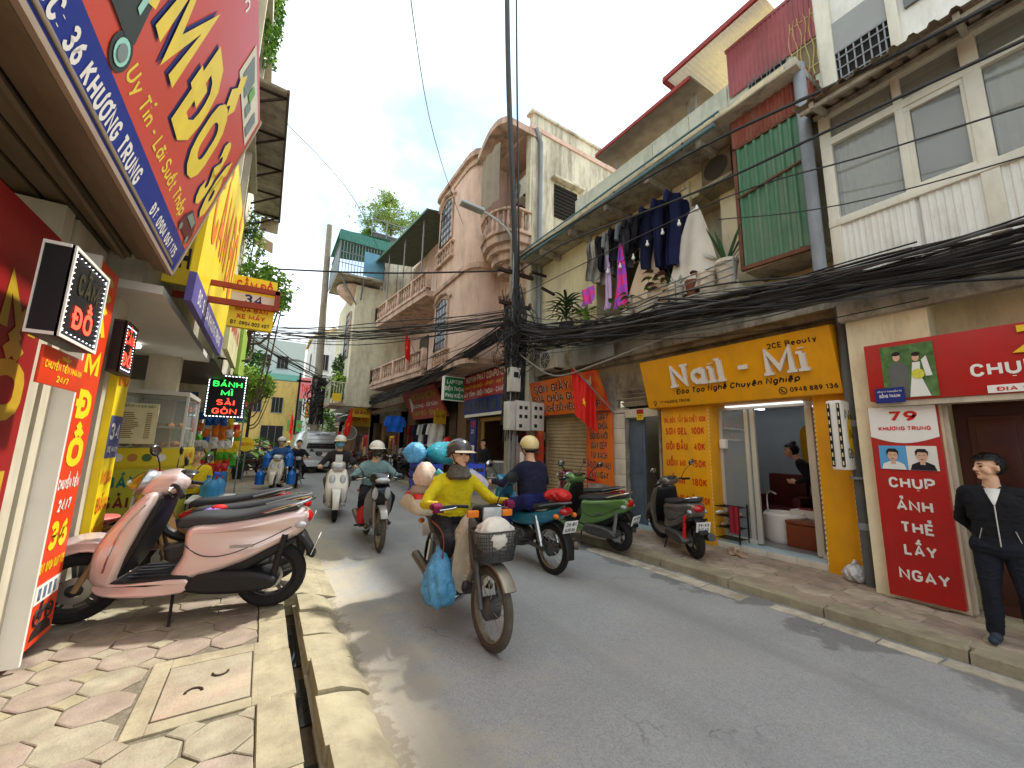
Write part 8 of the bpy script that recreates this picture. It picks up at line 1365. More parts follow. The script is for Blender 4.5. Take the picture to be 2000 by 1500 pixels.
# basket, sacks and bags on the worn motorbike (things it carries)
def at(t, p): return t.matrix_basis @ Vector(p)
def on(bike, name, label, cat, p, group=None): t = thing(name, label, cat, at(bike, p), bike.rotation_euler.z, group); return t
bpy.context.view_layer.update()
bk = on(wb_, 'wire_basket', 'wire front basket with a white sack in it', 'basket', (.62, 0, .66)); q = MB()
def bpt(u, v): a = 2*math.pi*u; s_ = .8+.2*v; return (math.copysign(abs(math.cos(a))**.5, math.cos(a))*.13*s_+.04, math.copysign(abs(math.sin(a))**.5, math.sin(a))*.2*s_, .24*v)
for k in range(40): q.tube([bpt(k/40, 0), bpt(k/40, 1)], .0028, 4, cap=False)
for v in (0, .12, .24, .36, .48, .6, .72, .84): q.tube([bpt(k/32, v) for k in range(32)], .0028, 4, closed=True)
q.build('mesh_sides', C('basket_wire', 66, 64, 62, metal=.5, rough=.5), bk)['kind'] = 'stuff'; MB().tube([bpt(k/32, 1) for k in range(32)], .008, 6, closed=True).build('rim', MATS['basket_wire'], bk); MB().poly([bpt(k/32, 0) for k in range(32)]).build('base', MATS['basket_wire'], bk)
MB().sheet(lambda u, v: Vector(bpt(u, v*.97))*.985, 32, 3).build('liner', M('basket_liner', (.09, .09, .085), rough=.5, alpha=.55), bk)
sackm = C('woven_sack', 206, 196, 172, rough=.75, var=.1, scale=10, bump=1, bscale=25, bd=.03)
x_ = on(wb_, 'sack', 'white sack bulging out of the wire basket', 'sack', (.66, 0, .72), 'sacks on the worn motorbike'); bag(21, .13, .17, .27, .16).build('cloth', C('white_cloth', 214, 206, 192, rough=.8, bump=.4, bscale=20), x_, smooth=50)
x_ = on(wb_, 'sack', 'pale woven sack wedged before the rider knees', 'sack', (.2, 0, .34), 'sacks on the worn motorbike'); bag(22, .17, .18, .62, .13).build('cloth', sackm, x_, smooth=50)
x_ = on(wb_, 'plastic_bag', 'blue plastic bag hanging beside the front shield', 'bag', (.17, -.26, .2)); bag(23, .17, .15, .5, .13, drop=True).build('sack', M('blue_bag', s2l((96, 168, 212)), rough=.3, var=.25, scale=12, bump=1, bscale=22, bd=.022, alpha=.85), x_, smooth=50)
x_ = on(wb_, 'sack', 'large red and white sack strapped across the rear rack', 'sack', (-.62, -.1, .84), 'sacks on the worn motorbike'); MB().puff([(-.3, 0), (-.34, .1), (-.2, .2), (.15, .22), (.3, .12), (.28, 0)], .3, .1, None, 4).build('white_base', sackm, x_, smooth=60); MB().puff([(-.24, .12), (-.2, .22), (.12, .25), (.24, .15)], .27, .06, None, 4).build('red_top', C('red_sack', 206, 44, 36, rough=.5, var=.1, bump=.5, bscale=12), x_, smooth=60)
x_ = on(wb_, 'foam_bundle', 'pinkish foam bundle tied behind the rider', 'bundle', (-.55, -.22, 1.08)); bag(31, .14, .12, .29, .12).build('wrap', C('peach_wrap', 222, 200, 180, rough=.6, bump=.4, bscale=14), x_); MB().ell((0, -.02, -.02), (.16, .14, .08), 12, 8).build('rag', C('brown_rag', 150, 128, 112, rough=.9), x_); MB().tube([(.1, .1, .2), (.18, .2, .1)], .04, 8).build('teal_strip', C('teal_strip', 90, 180, 190), x_)
for s_, lab in ((-1, 'blue plastic crate at the rider left on the rear rack'), (1, 'blue plastic crate at the rider right on the rear rack')):
    cr = on(wb_, 'plastic_crate', lab, 'crate', (-.8, s_*-.26+.12, 1.0), 'crates on the worn motorbike'); crm = C('crate_blue', 34, 64, 170, rough=.4)
    for z in (0, .1, .2, .3): MB().bx(-.17, .17, -.15, -.135, z, z+.05).bx(-.17, .17, .135, .15, z, z+.05).bx(-.17, -.155, -.135, .135, z, z+.05).bx(.155, .17, -.135, .135, z, z+.05).build('slat_ring', crm, cr, smooth=0)
    MB().bx(-.165, .165, -.145, .145, -.01, .0).build('base', crm, cr)
    for x in (-.16, .15):
        for y in (-.14, .13): MB().bx(x, x+.018, y, y+.018, 0, .36).build('post', crm, cr)
x_ = on(wb_, 'plastic_bag', 'big turquoise bag piled on top of the blue crates', 'bag', (-.85, .1, 1.32)); bag(25, .21, .24, .27, .15).build('sack', M('turquoise_bag', s2l((50, 170, 186)), rough=.4, var=.2, bump=1, bscale=24, bd=.022), x_, smooth=50)
x_ = on(wb_, 'plastic_bag', 'smaller blue bag beside the turquoise bag', 'bag', (-.82, -.26, 1.34)); bag(26, .12, .13, .23, .15).build('sack', M('skyblue_bag', s2l((90, 170, 216)), rough=.4, var=.2, bump=1, bscale=24, bd=.022), x_, smooth=50)
x_ = on(wb_, 'plastic_jar', 'clear plastic container hanging beyond the rider shoulder', 'container', (-.62, .5, 1.05)); MB().lathe([(0, 0), (.11, .01), (.13, .1), (.13, .26), (.09, .32)], n=14).xf(Matrix.Rotation(RA(60), 4, 'X')).build('tub', M('clear_plastic', (.75, .77, .8), rough=.12, alpha=.55), x_); MB().ell((0, -.1, .1), (.1, .08, .08), 10, 8).build('pink_cloth', C('pink_cloth', 226, 130, 150), x_)
one('red_cup', MB().ell(at(wb_, (-.6, .22, 1.4)), (.075, .075, .07), 12, 8), redl, 'round red plastic cup atop the load', 'cup', at(wb_, (-.6, .22, 1.33)))
x_ = on(nb, 'plastic_bag', 'red cloth bundle tied behind the teal motorbike seat', 'bag', (-.72, 0, .86)); bag(27, .2, .15, .16, .18).build('sack', C('red_bundle', 206, 40, 36, rough=.5, bump=.5, bscale=14), x_, smooth=50)
x_ = on(tb_, 'plastic_bag', 'red bag slung by the teal jacket rider knee', 'bag', (.14, -.2, .3)); bag(28, .1, .07, .42, .12, drop=True).build('sack', MATS['red_bundle'], x_, smooth=50)
src_ = bikes0 = next(o for o in COL.objects if o.get('label') == 'red motorbike parked under the red awning')
for k, (x, y, rz, lab) in enumerate(((-.5, 26.5, 195, 'third motorbike in the far left row'), (-.45, 28, 190, 'fourth motorbike in the far left row'), (-.5, 29.6, 198, 'last motorbike in the far left row'), (5.1, 25, 175, 'second motorbike under the red awning'), (4.6, 28, 172, 'motorbike parked by the far tan sign'))):
    c_ = copy_tree(src_); c_.location = (x, y, .09); c_.rotation_euler = (0, 0, RA(rz)); c_['label'] = lab
# ================================================================ people
from mathutils import noise as mnoise
def capsule(mb, a, b, ra, rb, n=12):
    a = Vector(a); b = Vector(b); d = b-a; d = d.normalized() if d.length > 1e-5 else Vector((0, 0, 1)); pts = []; rr = []
    for k in range(5): t = math.pi/2*(1-k/4); pts.append(a-d*ra*math.sin(t)); rr.append(max(.0008, ra*math.cos(t)))
    if (b-a).length > .005: pts.append(b); rr.append(rb)
    for k in range(1, 5): t = math.pi/2*k/4; pts.append(b+d*rb*math.sin(t)); rr.append(max(.0008, rb*math.cos(t)))
    mb.tube(pts, rr, n)
def torso(P):
    q = MB(); P = [(Vector(c), w, d) for c, w, d in P]; n = 20
    q.loft([[c+Vector((d*math.copysign(abs(math.cos(a))**.8, math.cos(a)), w*math.copysign(abs(math.sin(a))**.8, math.sin(a)), 0)) for a in [2*math.pi*k/n for k in range(n)]] for c, w, d in P]); return q
TR = [(-.16, .13, .1), (-.03, .178, .128), (.2, .172, .122), (.4, .17, .12), (.62, .186, .128), (.8, .195, .125), (.93, .18, .1), (1.0, .14, .075), (1.06, .06, .055)]
def fuse(name, caps, mats, parent, voxel=.011, fold=.0105, seed=0, folds=(1, 2), tor=None):
    """one continuous skin over tapered limbs: voxel union, smoothed, materials by nearest limb"""
    mb = MB()
    for a, b, ra, rb, tg in caps: capsule(mb, a, b, ra, rb)
    if tor: q = torso(tor); mb.add(q.v, q.f)
    me = bpy.data.meshes.new('tmp'); me.from_pydata(mb.v, [], mb.f); ob = bpy.data.objects.new('tmp', me); COL.objects.link(ob)
    r = ob.modifiers.new('r', 'REMESH'); r.mode = 'VOXEL'; r.voxel_size = voxel; s_ = ob.modifiers.new('s', 'SMOOTH'); s_.factor = .5; s_.iterations = 3
    dg = bpy.context.evaluated_depsgraph_get(); m2 = bpy.data.meshes.new_from_object(ob.evaluated_get(dg)); bpy.data.objects.remove(ob); bpy.data.meshes.remove(me)
    n = len(m2.vertices); co = np.empty(n*3); m2.vertices.foreach_get('co', co); co = co.reshape(-1, 3); nr = np.empty(n*3); m2.vertices.foreach_get('normal', nr); nr = nr.reshape(-1, 3)
    best = np.full(n, 1e9); tg_ = np.zeros(n, int)
    for a, b, ra, rb, tg in caps:
        a = np.array(a, float); b = np.array(b, float); d = b-a; L2 = d@d; t = np.clip(((co-a)@d)/L2, 0, 1) if L2 > 1e-9 else np.zeros(n); ds = np.linalg.norm(co-(a+t[:, None]*d), axis=1)-(ra+(rb-ra)*t); k = ds < best; best[k] = ds[k]; tg_[k] = tg
    if fold:
        for i in np.nonzero(np.isin(tg_, folds))[0]:
            p = Vector(co[i])+Vector((seed*3.1, 0, 0)); f = mnoise.noise(Vector((p.x*9, p.y*9, p.z*5)))*1.0+abs(mnoise.noise(Vector((p.x*14, p.y*14, p.z*24+p.x*12))))*.9-.3; co[i] += nr[i]*f*fold
        m2.vertices.foreach_set('co', co.ravel())
    npol = len(m2.polygons); ls = np.empty(npol, int); m2.polygons.foreach_get('loop_start', ls); lv = np.empty(len(m2.loops), int); m2.loops.foreach_get('vertex_index', lv)
    m2.materials.clear()
    for m_ in mats: m2.materials.append(m_)
    m2.polygons.foreach_set('material_index', tg_[lv[ls]]); m2.shade_smooth(); m2.name = name; o = bpy.data.objects.new(name, m2); COL.objects.link(o); o.parent = parent; return o
def ellcut(c, r, keep, jit=0, nu=22, nv=16, seed=0):
    mb = MB().ell((0, 0, 0), r, nu, nv); mb.f = [f for f in mb.f if keep(sum((Vector(mb.v[i]) for i in f), Vector())/len(f))]; mb.mi = [0]*len(mb.f)
    if jit: rr = random.Random(seed); mb.v = [tuple(Vector(p)*(1+rr.uniform(-jit, jit))) for p in mb.v]
    return mb.xf(Matrix.Translation(c))
skin = C('skin', 222, 176, 142, rough=.55, var=.06, scale=8); hairm = C('hair_black', 20, 16, 15, rough=.6, var=.3, scale=60); lipm = C('lips', 164, 92, 80); eyem = M('eye_dark', (.02, .015, .012), rough=.2)
def strands(m):
    q = MB(); rr = random.Random(5)
    for k in range(420):
        a = rr.uniform(0, 6.28); e = rr.uniform(-.55, 1.5); p = Vector((.118*math.cos(e)*math.cos(a), .106*math.cos(e)*math.sin(a), .112*math.sin(e)))
        if not ((p.z > .05 or p.x < .01) and p.z > -.075 and not (p.z < -.04 and p.x > -.03)): continue
        d = (p.normalized()*.25+Vector((rr.uniform(-.5, .9), rr.uniform(-.5, .5), -.35+rr.uniform(-.5, .5)))).normalized(); s_ = d.orthogonal().normalized()*.004; c = p+Vector((-.012, 0, .03)); l = rr.uniform(.018, .042)
        q.add([c-s_, c+s_, c+d*l], [(0, 1, 2)])
    return q
def head_caps(H, k=1, ears=True):
    x, y, z = H; c = [((x-.025, y, z+.035), (x-.004, y, z+.025), .094*k, .088*k, 0), ((x+.015, y, z-.02), (x+.038, y, z-.075), .07*k, .044*k, 0), ((x+.082, y, z+.026), (x+.104, y, z-.022), .009, .014, 0), ((x+.07, y, z-.092), (x+.066, y, z-.085), .022, .02, 0), ((x+.08, y-.016, z-.058), (x+.08, y+.016, z-.058), .012, .012, 0)]
    for s_ in (-1, 1): c += [((x+.072, y+s_*.016, z+.032), (x+.06, y+s_*.05, z+.03), .016, .014, 0), ((x+.05, y+s_*.046, z-.02), (x+.04, y+s_*.052, z-.04), .032, .028, 0), ((x+.092, y+s_*.011, z-.026), (x+.088, y+s_*.012, z-.024), .011, .01, 0)]
    if ears: c += [((x-.005, y+s_*.092, z+.01), (x-.01, y+s_*.094, z-.02), .02, .013, 0) for s_ in (-1, 1)]
    return c
def face(o, H, yaw=0, hair=None, helmet=None, mask=None, visor=None, scarf=None, bun=False, sun=False):
    """eyes, mouth, hair, helmet as parts of the figure, turned with the head"""
    R = Matrix.Translation(H) @ Matrix.Rotation(yaw, 4, 'Z')
    def add(n, mb, m_, **k): return mb.xf(R).build(n, m_, o, **k)
    for s_ in (-1, 1): add('eye', MB().ell((.074, s_*.033, .01), (.013, .016, .008), 10, 6), eyem); add('eyebrow', MB().tube([(.088, s_*.014, .034), (.084, s_*.034, .039), (.068, s_*.054, .033)], .004, 5), hairm)
    if not mask: add('mouth', MB().ell((.088, 0, -.06), (.007, .022, .006), 10, 6), lipm)
    if hair: add('hair', ellcut((-.012, 0, .03), (.118, .106, .112), lambda p: (p.z > .045 or p.x < .02) and not (p.z < -.05 and p.x > -.02) and p.z > -.09, .04), hair, smooth=60); add('hair_strands', strands(hair), hair, smooth=0)
    if bun: add('hair_bun', MB().ell((-.05, 0, .15), .045, 10, 8), hairm)
    if helmet:
        hl = add('helmet', ellcut((-.012, 0, .045), (.142, .126, .128), lambda p: p.z > -.02-.05*(p.x < .02)), helmet, smooth=60); add('helmet_rim', MB().tube([(-.012+.142*math.cos(a), .126*math.sin(a), .03-.045*(math.cos(a) < .15)) for a in [2*math.pi*k/24 for k in range(24)]], .007, 6, closed=True), blackm)
        if visor: add('visor', MB().sheet(lambda u, v: ((.13+.06*v)*math.cos((u-.5)*2.0), (.125+.03*v)*math.sin((u-.5)*2.0), .05-.02*v), 12, 3), visor)
        add('chin_strap', MB().tube([(.02, .108, .02), (.035, .08, -.06), (.05, 0, -.125), (.035, -.08, -.06), (.02, -.108, .02)], .006, 5), blackm)
    if mask: add('face_mask', ellcut((.022, 0, -.035), (.098, .088, .078), lambda p: p.x > .0 and p.z < .045), mask, smooth=60)
    if scarf: add('scarf', MB().lathe([(.066, -.085), (.082, -.1), (.088, -.12), (.1, -.135), (.108, -.16), (.12, -.175), (.128, -.2), (.1, -.23)], (.0, 0, 0), n=22).jit(.006, 3), scarf, smooth=60)
def hand(c, s_, tg, d=(1, 0, 0), wide=.0):
    """fist closed round a bar that runs along y, centre c"""
    x, y, z = c; q = [((x-.03, y-.03, z+.012), (x-.03, y+.03, z+.012), .03, .03, tg)]
    for k in range(4):
        yy = y+(k-1.5)*.021; e = .004*(1.5-abs(k-1.5)); q += [((x-.01, yy, z+.034), (x+.03+e, yy, z+.018), .0115, .011, tg), ((x+.03+e, yy, z+.018), (x+.026, yy, z-.018), .011, .0105, tg), ((x+.026, yy, z-.018), (x-.004, yy, z-.03), .0105, .0095, tg)]
    yi = y-s_*.042; q += [((x-.03, yi, z+.0), (x, yi-s_*.008, z-.018), .014, .012, tg), ((x, yi-s_*.008, z-.018), (x+.022, yi, z-.026), .012, .01, tg)]; return q
def open_hand(w, d, s_, tg, side):
    """relaxed hand hanging from wrist w along d; side is the thumb direction"""
    w = Vector(w); d = Vector(d).normalized(); sd = Vector(side).normalized(); nn = d.cross(sd); q = [(w, w+d*.075, .024, .034, tg), (w+d*.04+sd*.012, w+d*.08+sd*.016, .026, .022, tg), (w+d*.04-sd*.014, w+d*.08-sd*.02, .024, .02, tg)]
    for k in range(4): o_ = sd*((1.5-k)*.02); l = (.07, .08, .075, .06)[k]; a = w+d*.085+o_; b = a+d*l*.55+nn*.006; q += [(a, b, .0105, .0098, tg), (b, b+d*l*.45+nn*.02, .0098, .0085, tg)]
    t0 = w+d*.03+sd*.03; q += [(t0, t0+d*.035+sd*.022, .014, .012, tg), (t0+d*.035+sd*.022, t0+d*.06+sd*.02, .012, .0095, tg)]; return q
def rider(label, bike, top, legs, shoe_m, gl=None, hip=(-.25, .82), sh=(-.17, 1.26), head=(-.11, 1.485), knee=(.2, .21, .7), foot=(.06, .2, .31), grip=(.27, .35, 1.005), k=1, voxel=.011, yaw=0, bulk=1, extra=None, barefoot=False, group='riders', **fk):
    t = thing('person', label, 'person', bike.location, bike.rotation_euler.z, group); s0 = bike.scale[0]; t.scale = (s0,)*3; hx, hz = hip; sx, sz = sh; b = bulk; c = []; TG = 4 if gl else 0
    c += [((hx, -.085, hz), (hx, .085, hz), .125*b, .125*b, 2), ((hx+.03, -.07, hz+.14), (hx+.03, .07, hz+.14), .12*b, .12*b, 1)]
    for f, w_, r in ((.45, .08, .125), (.7, .095, .13), (.86, .11, .12)): c.append(((hx+(sx-hx)*f, -w_, hz+(sz-hz)*f), (hx+(sx-hx)*f, w_, hz+(sz-hz)*f), r*b*.88, r*b*.88, 1))
    for s_ in (-1, 1): c += [((hx, s_*.06, hz), (sx-.01, s_*.085, sz-.1), .105*b, .105*b, 1)]
    c += [((sx, -.145, sz-.03), (sx, .145, sz-.03), .075*b, .075*b, 1), ((sx, 0, sz-.02), (head[0]-.02, 0, head[1]-.07), .062, .056, 0)]
    for s_ in (-1, 1):
        g = Vector((grip[0], s_*grip[1], grip[2])); S_ = Vector((sx, s_*.175, sz-.035)); mid = (S_+g)/2; el = mid+Vector((-.09, s_*.09, -.1)); wr = g+Vector((-.065, 0, .025))
        c += [(S_, el, .066*b, .052*b, 1), (el, wr, .052*b, .036*b, 1), (wr, g+Vector((-.03, 0, .014)), .03, .03, TG)]+hand(g, s_, TG)
        K = Vector((knee[0], s_*knee[1], knee[2])); F = Vector((foot[0], s_*foot[1], foot[2])); H_ = Vector((hx+.02, s_*.1, hz-.02)); an = F+Vector((-.03, 0, .06))
        c += [(H_, K, .098*b, .07*b, 2), (K, K+(an-K)*.45, .068*b, .06*b, 2), (K+(an-K)*.45, an+Vector((0, 0, .04)), .06*b, .045, 2), (an+Vector((0, 0, .06)), an, .036, .034, 0 if barefoot else 3), (F+Vector((-.07, 0, .0)), F+Vector((.1, 0, -.01)), .036, .034, 3), (F+Vector((.08, s_*.005, -.01)), F+Vector((.14, s_*.01, -.015)), .036, .028, 3)]
    c += head_caps((head[0], 0, head[1])) if abs(yaw) < .05 else [((Vector(a)-Vector((head[0], 0, head[1])), Vector(e)-Vector((head[0], 0, head[1])), ra, rb, tg)) for a, e, ra, rb, tg in head_caps((head[0], 0, head[1]))] and [(Matrix.Translation((head[0], 0, head[1])) @ Matrix.Rotation(yaw, 4, 'Z') @ (Vector(a)-Vector((head[0], 0, head[1]))), Matrix.Translation((head[0], 0, head[1])) @ Matrix.Rotation(yaw, 4, 'Z') @ (Vector(e)-Vector((head[0], 0, head[1]))), ra, rb, tg) for a, e, ra, rb, tg in head_caps((head[0], 0, head[1]))]
    o = fuse('body', c, [skin, top, legs, shoe_m, gl or skin], t, voxel, seed=len(label), tor=[((hx+(sx-hx)*f, 0, hz+(sz-hz)*f), w_*b, d_*b) for f, w_, d_ in TR]); face(t, (head[0], 0, head[1]), yaw, **fk)
    if extra: extra(t, sx, sz, hx, hz)
    return t
def stander(label, loc, rz, top, legs, shoe_m, k=1, yaw=0, arms='down', bend=0, voxel=.011, group='people on foot', seat=0, extra=None, **fk):
    t = thing('person', label, 'person', loc, rz, group); t.scale = (k,)*3; c = []; hz = .88-seat*.42; sb = math.sin(bend); cbn = math.cos(bend); P_ = lambda x, y, z: Vector((x*cbn+(z-hz)*sb, y, hz+(z-hz)*cbn-x*sb)); z0 = hz-.88
    c += [((0, -.085, hz), (0, .085, hz), .125, .125, 2), (P_(0, -.08, hz+.12), P_(0, .08, hz+.12), .1, .1, 1), (P_(.005, -.09, hz+.28), P_(.005, .09, hz+.28), .105, .105, 1), (P_(0, -.11, hz+.42), P_(0, .11, hz+.42), .1, .1, 1), (P_(0, -.15, hz+.5), P_(0, .15, hz+.5), .07, .07, 1), (P_(0, 0, hz+.48), P_(.015, 0, hz+.64), .062, .055, 0)]
    for s_ in (-1, 1):
        c += [((0, s_*.06, hz), P_(0, s_*.085, hz+.42), .1, .1, 1)]; S_ = P_(0, s_*.18, hz+.49)
        if arms == 'down': el = P_(-.03, s_*.25, hz+.2); wr = P_(.06, s_*.26, hz-.03); c += open_hand(wr, (.1, 0, -1), s_, 0, (1, -s_*.4, 0))
        elif arms == 'back': el = P_(-.12, s_*.24, hz+.22); wr = P_(-.17, s_*.08, hz+.02); c += open_hand(wr, (0, -s_, -.3), s_, 0, (0, 0, 1))
        elif arms == 'pocket': el = P_(-.06, s_*.27, hz+.2); wr = P_(.04, s_*.2, hz-.02); c += [(wr, wr+Vector((.03, -s_*.03, -.07)), .036, .03, 2)]
        else: el = P_(.02, s_*.23, hz+.22); wr = P_(.24, s_*.07, hz+.22); c += open_hand(wr, (1, -s_*.3, .1), s_, 0, (0, -s_*.3, 1))
        c += [(S_, el, .062, .05, 1), (el, wr, .05, .034, 1)]
        if seat: K = Vector((.42, s_*.12, hz+.0)); an = Vector((.42, s_*.12, .08))
        else: K = Vector((.02, s_*.11, .47)); an = Vector((-.01, s_*.12, .09))
        c += [((0, s_*.09, hz-.03), K, .098, .072, 2), (K, an+Vector((0, 0, .02)), .07, .058, 2), (an+Vector((-.03, 0, -.045)), an+Vector((.11, s_*.02, -.05)), .04, .036, 3), (an+Vector((0, 0, .01)), an+Vector((.04, 0, -.03)), .045, .04, 3)]
    H = P_(.03, 0, hz+.74); RH = Matrix.Translation(H) @ Matrix.Rotation(yaw, 4, 'Z'); c += [(RH @ Vector(a), RH @ Vector(b), ra, rb, tg) for a, b, ra, rb, tg in head_caps((0, 0, 0))]
    fuse('body', c, [skin, top, legs, shoe_m], t, voxel, seed=len(label), tor=[(P_(0, 0, hz+.52*f), w_, d_) for f, w_, d_ in TR]); face(t, H, yaw, **fk)
    if extra: extra(t, P_, hz)
    return t
fab = lambda k, r, g, b: C('fabric_'+k, r, g, b, rough=.9, var=.12, scale=10, bump=.15, bscale=200)
yellowj = fab('mustard', 206, 186, 20); blackt = fab('black', 30, 28, 32); navyj = fab('navy', 26, 28, 50); navyt = fab('navy_trousers', 28, 34, 86); tealj = fab('teal', 122, 152, 152); brownj = fab('dark_brown', 52, 44, 46); greyt = fab('grey_trousers', 96, 92, 82); shoeb = C('shoe_black', 30, 30, 32, rough=.6); whites = fab('white', 216, 214, 206)
def stripe(t, sx, sz, hx, hz):
    for s_ in (-1, 1): MB().tube(spline([(hx+.02, s_*.205, hz), (.12, s_*.255, .8), (.28, s_*.28, .72), (.2, s_*.265, .52), (.08, s_*.245, .38)], 4), .012, 5, sq=.4).build('trouser_stripe', C('stripe_brown', 130, 70, 46), t)
rider('woman in mustard jacket riding the loaded worn motorbike', wb_, yellowj, blackt, shoeb, gl=fab('plum', 116, 26, 62), hip=(-.3, .8), sh=(-.22, 1.22), head=(-.15, 1.44), yaw=.25, voxel=.0075, bulk=.96, helmet=C('helmet_grey', 66, 62, 62, rough=.25, coat=.5, var=.3), visor=C('peak_cream', 190, 176, 150, rough=.4), scarf=C('scarf_grey', 92, 88, 80, rough=.9, var=.5, scale=50), extra=stripe)
rider('man in navy jacket and cream helmet riding away', nb, navyj, navyt, C('sandal_tan', 206, 176, 130, rough=.7), foot=(.02, .21, .33), voxel=.01, bulk=1.06, barefoot=True, helmet=C('helmet_cream', 222, 202, 140, rough=.3, coat=.4), hair=hairm)
def jacket_open(t, sx, sz, hx, hz): MB().puff([(sx+.12, sz-.04), (sx+.145, sz-.2), (hx+.16, hz+.05), (hx+.14, hz+.04), (sx+.1, sz-.2)], .07, .006, None, 3).build('white_shirt', whites, t, smooth=60)
bikes_ = {o['label']: o for o in COL.objects if o.get('label') and o.parent is None}
rider('masked rider in dark jacket and white helmet on white scooter', bikes_['white scooter ridden by the masked person'], brownj, greyt, C('shoe_tan', 150, 120, 100, rough=.7), voxel=.013, hip=(-.32, .86), sh=(-.26, 1.3), head=(-.2, 1.52), foot=(.2, .17, .42), knee=(.15, .2, .76), grip=(.1, .35, 1.01), bulk=1.08, helmet=C('helmet_white', 224, 218, 204, rough=.3, coat=.4), visor=MATS['helmet_cream'], mask=C('mask_blue', 110, 186, 210, rough=.8), extra=jacket_open)
rider('rider in teal jacket and white helmet with patterned mask', tb_, tealj, blackt, shoeb, gl=blackm, voxel=.012, hip=(-.25, .8), sh=(-.17, 1.2), head=(-.11, 1.42), helmet=C('helmet_white', 224, 218, 204), visor=MATS['helmet_white'], mask=C('mask_print', 70, 66, 60, rough=.8, var=.6, scale=40), bulk=1.05)
rider('rider in white helmet hidden behind the blue water jugs', bikes_['cream scooter loaded with blue water jugs'], fab('blue', 60, 100, 150), greyt, shoeb, voxel=.016, hip=(-.35, .87), sh=(-.28, 1.3), head=(-.22, 1.52), foot=(.2, .17, .42), grip=(.1, .35, 1.01), helmet=C('helmet_white', 224, 218, 204))
rider('bareheaded young man in black top on the black motorbike', bikes_['black naked motorbike beside the water jug scooter'], fab('jet', 30, 32, 40), blackt, shoeb, voxel=.016, hair=hairm)
# far riders
for k, (x, y, c, lab) in enumerate(((.9, 27, (40, 44, 60), 'far rider in a dark jacket left of the van'), (.2, 31, (120, 40, 40), 'far rider in a red top down the street'), (1.6, 34, (70, 76, 84), 'far rider in grey beyond the van'), (-.1, 37, (40, 60, 90), 'farthest rider in blue at the street end'))):
    b_ = underbone('motorbike under the '+lab, (x, y, 0), RA(-92), [blackp, maroonp, greyp, blackp][k], square=False, spoke=False, group='moving motorbikes', mirror=False); rider(lab, b_, fab('far%d' % k, *c), blackt, shoeb, voxel=.03, helmet=[MATS['helmet_white'], blackg, MATS['helmet_cream'], blackg][k])
# water jugs on the cream scooter
cs3 = bikes_['cream scooter loaded with blue water jugs']; jug = MB().lathe([(0, 0), (.13, .01), (.145, .05), (.13, .1), (.145, .17), (.13, .24), (.145, .3), (.13, .36), (.06, .44), (.035, .46), (.035, .52), (0, .52)], n=16); jm = M('jug_blue', s2l((26, 110, 200)), rough=.2, var=.08, spec=.6)
for k, (p, lab) in enumerate((((.2, -.42, .2), 'lower blue water jug on the rider right'), ((.15, .42, .2), 'lower blue water jug on the rider left'), ((.05, -.3, .72), 'upper blue water jug on the rider right'), ((.05, .3, .74), 'upper blue water jug on the rider left'), ((-.5, -.2, .86), 'rear blue water jug behind the rider'), ((-.5, .2, .86), 'second rear blue water jug behind the rider'))):
    t = on(cs3, 'water_jug', lab, 'jug', p, 'blue water jugs on the scooter'); jug.build('bottle', jm, t, smooth=50); MB().lathe([(.04, .5), (.04, .54), (0, .54)], n=10).build('cap', MATS['cap_blue'], t)
# people on foot
def hoodie(t, P_, hz):
    MB().tube([P_(.125, .0, hz+.39), P_(.14, 0, hz+.28), P_(.135, 0, hz+.02)], .0045, 5).build('zip', C('zip_pale', 200, 196, 186, metal=.4), t); MB().sheet(lambda u, v: (.088+.052*min(1, v*1.25)-.5*((u-.5)*.1*(1-v))**2*30, (u-.5)*.11*(1-.9*v), hz+.545-.15*v), 8, 8).build('white_tee', whites, t, smooth=60); MB().lathe([(.12, 0), (.14, .05), (.1, .1), (.075, .12)], (-.075, 0, hz+.46), n=14).build('hood', blackt, t, smooth=60)
    for s_ in (-1, 1): MB().tube([(.122, s_*.1, hz+.17), (.11, s_*.125, hz+.07)], .0028, 4).build('pocket_zip', MATS['zip_pale'], t)
stander('man in black zipped hoodie standing before the brown door', (5.45, .70, .1), RA(186), fab('hoodie', 20, 20, 24), fab('dark_trousers', 24, 26, 36), C('clogs_navy', 44, 52, 62, rough=.7), k=.905, yaw=RA(-58), arms='back', voxel=.0068, hair=hairm, extra=hoodie)
stander('man in black shirt and grey trousers in the computer shop doorway', (6.3, 11.7, .14), RA(200), blackt, greyt, shoeb, k=.98, yaw=RA(-10), arms='down', voxel=.014, hair=hairm)
def suit(t, P_, hz): MB().puff([(.11, hz+.5), (.135, hz+.4), (.13, hz+.1), (.1, hz+.12)], .05, .006, None, 2).build('white_shirt', whites, t, smooth=60)
stander('young man in dark jacket and white shirt beside the pole', (6.05, 9.25, .1), RA(215), fab('slate', 44, 46, 54), blackt, shoeb, k=.98, arms='front', voxel=.013, hair=hairm, extra=suit)
stander('person in yellow shirt sitting behind the sandwich cart', (-1.0, 9.2, .1), RA(-75), fab('sun_yellow', 222, 190, 30), blackt, shoeb, k=1.05, seat=1, arms='front', voxel=.014, hair=C('hair_grey', 90, 84, 80, rough=.7))
st2 = thing('stool', 'low plastic stool under the person in yellow', 'stool', (-1.0, 9.2, .1)); MB().lathe([(0, .36), (.16, .36), (.17, .33), (.2, .0), (.18, 0), (.15, .33)], n=16).build('seat', redl, st2)
stander('woman with a hair bun bending over inside the nail shop', (8.15, 2.95, .21), RA(110), fab('salon_black', 26, 26, 32), blackt, shoeb, k=.97, bend=RA(28), arms='front', voxel=.014, hair=hairm, bun=True)
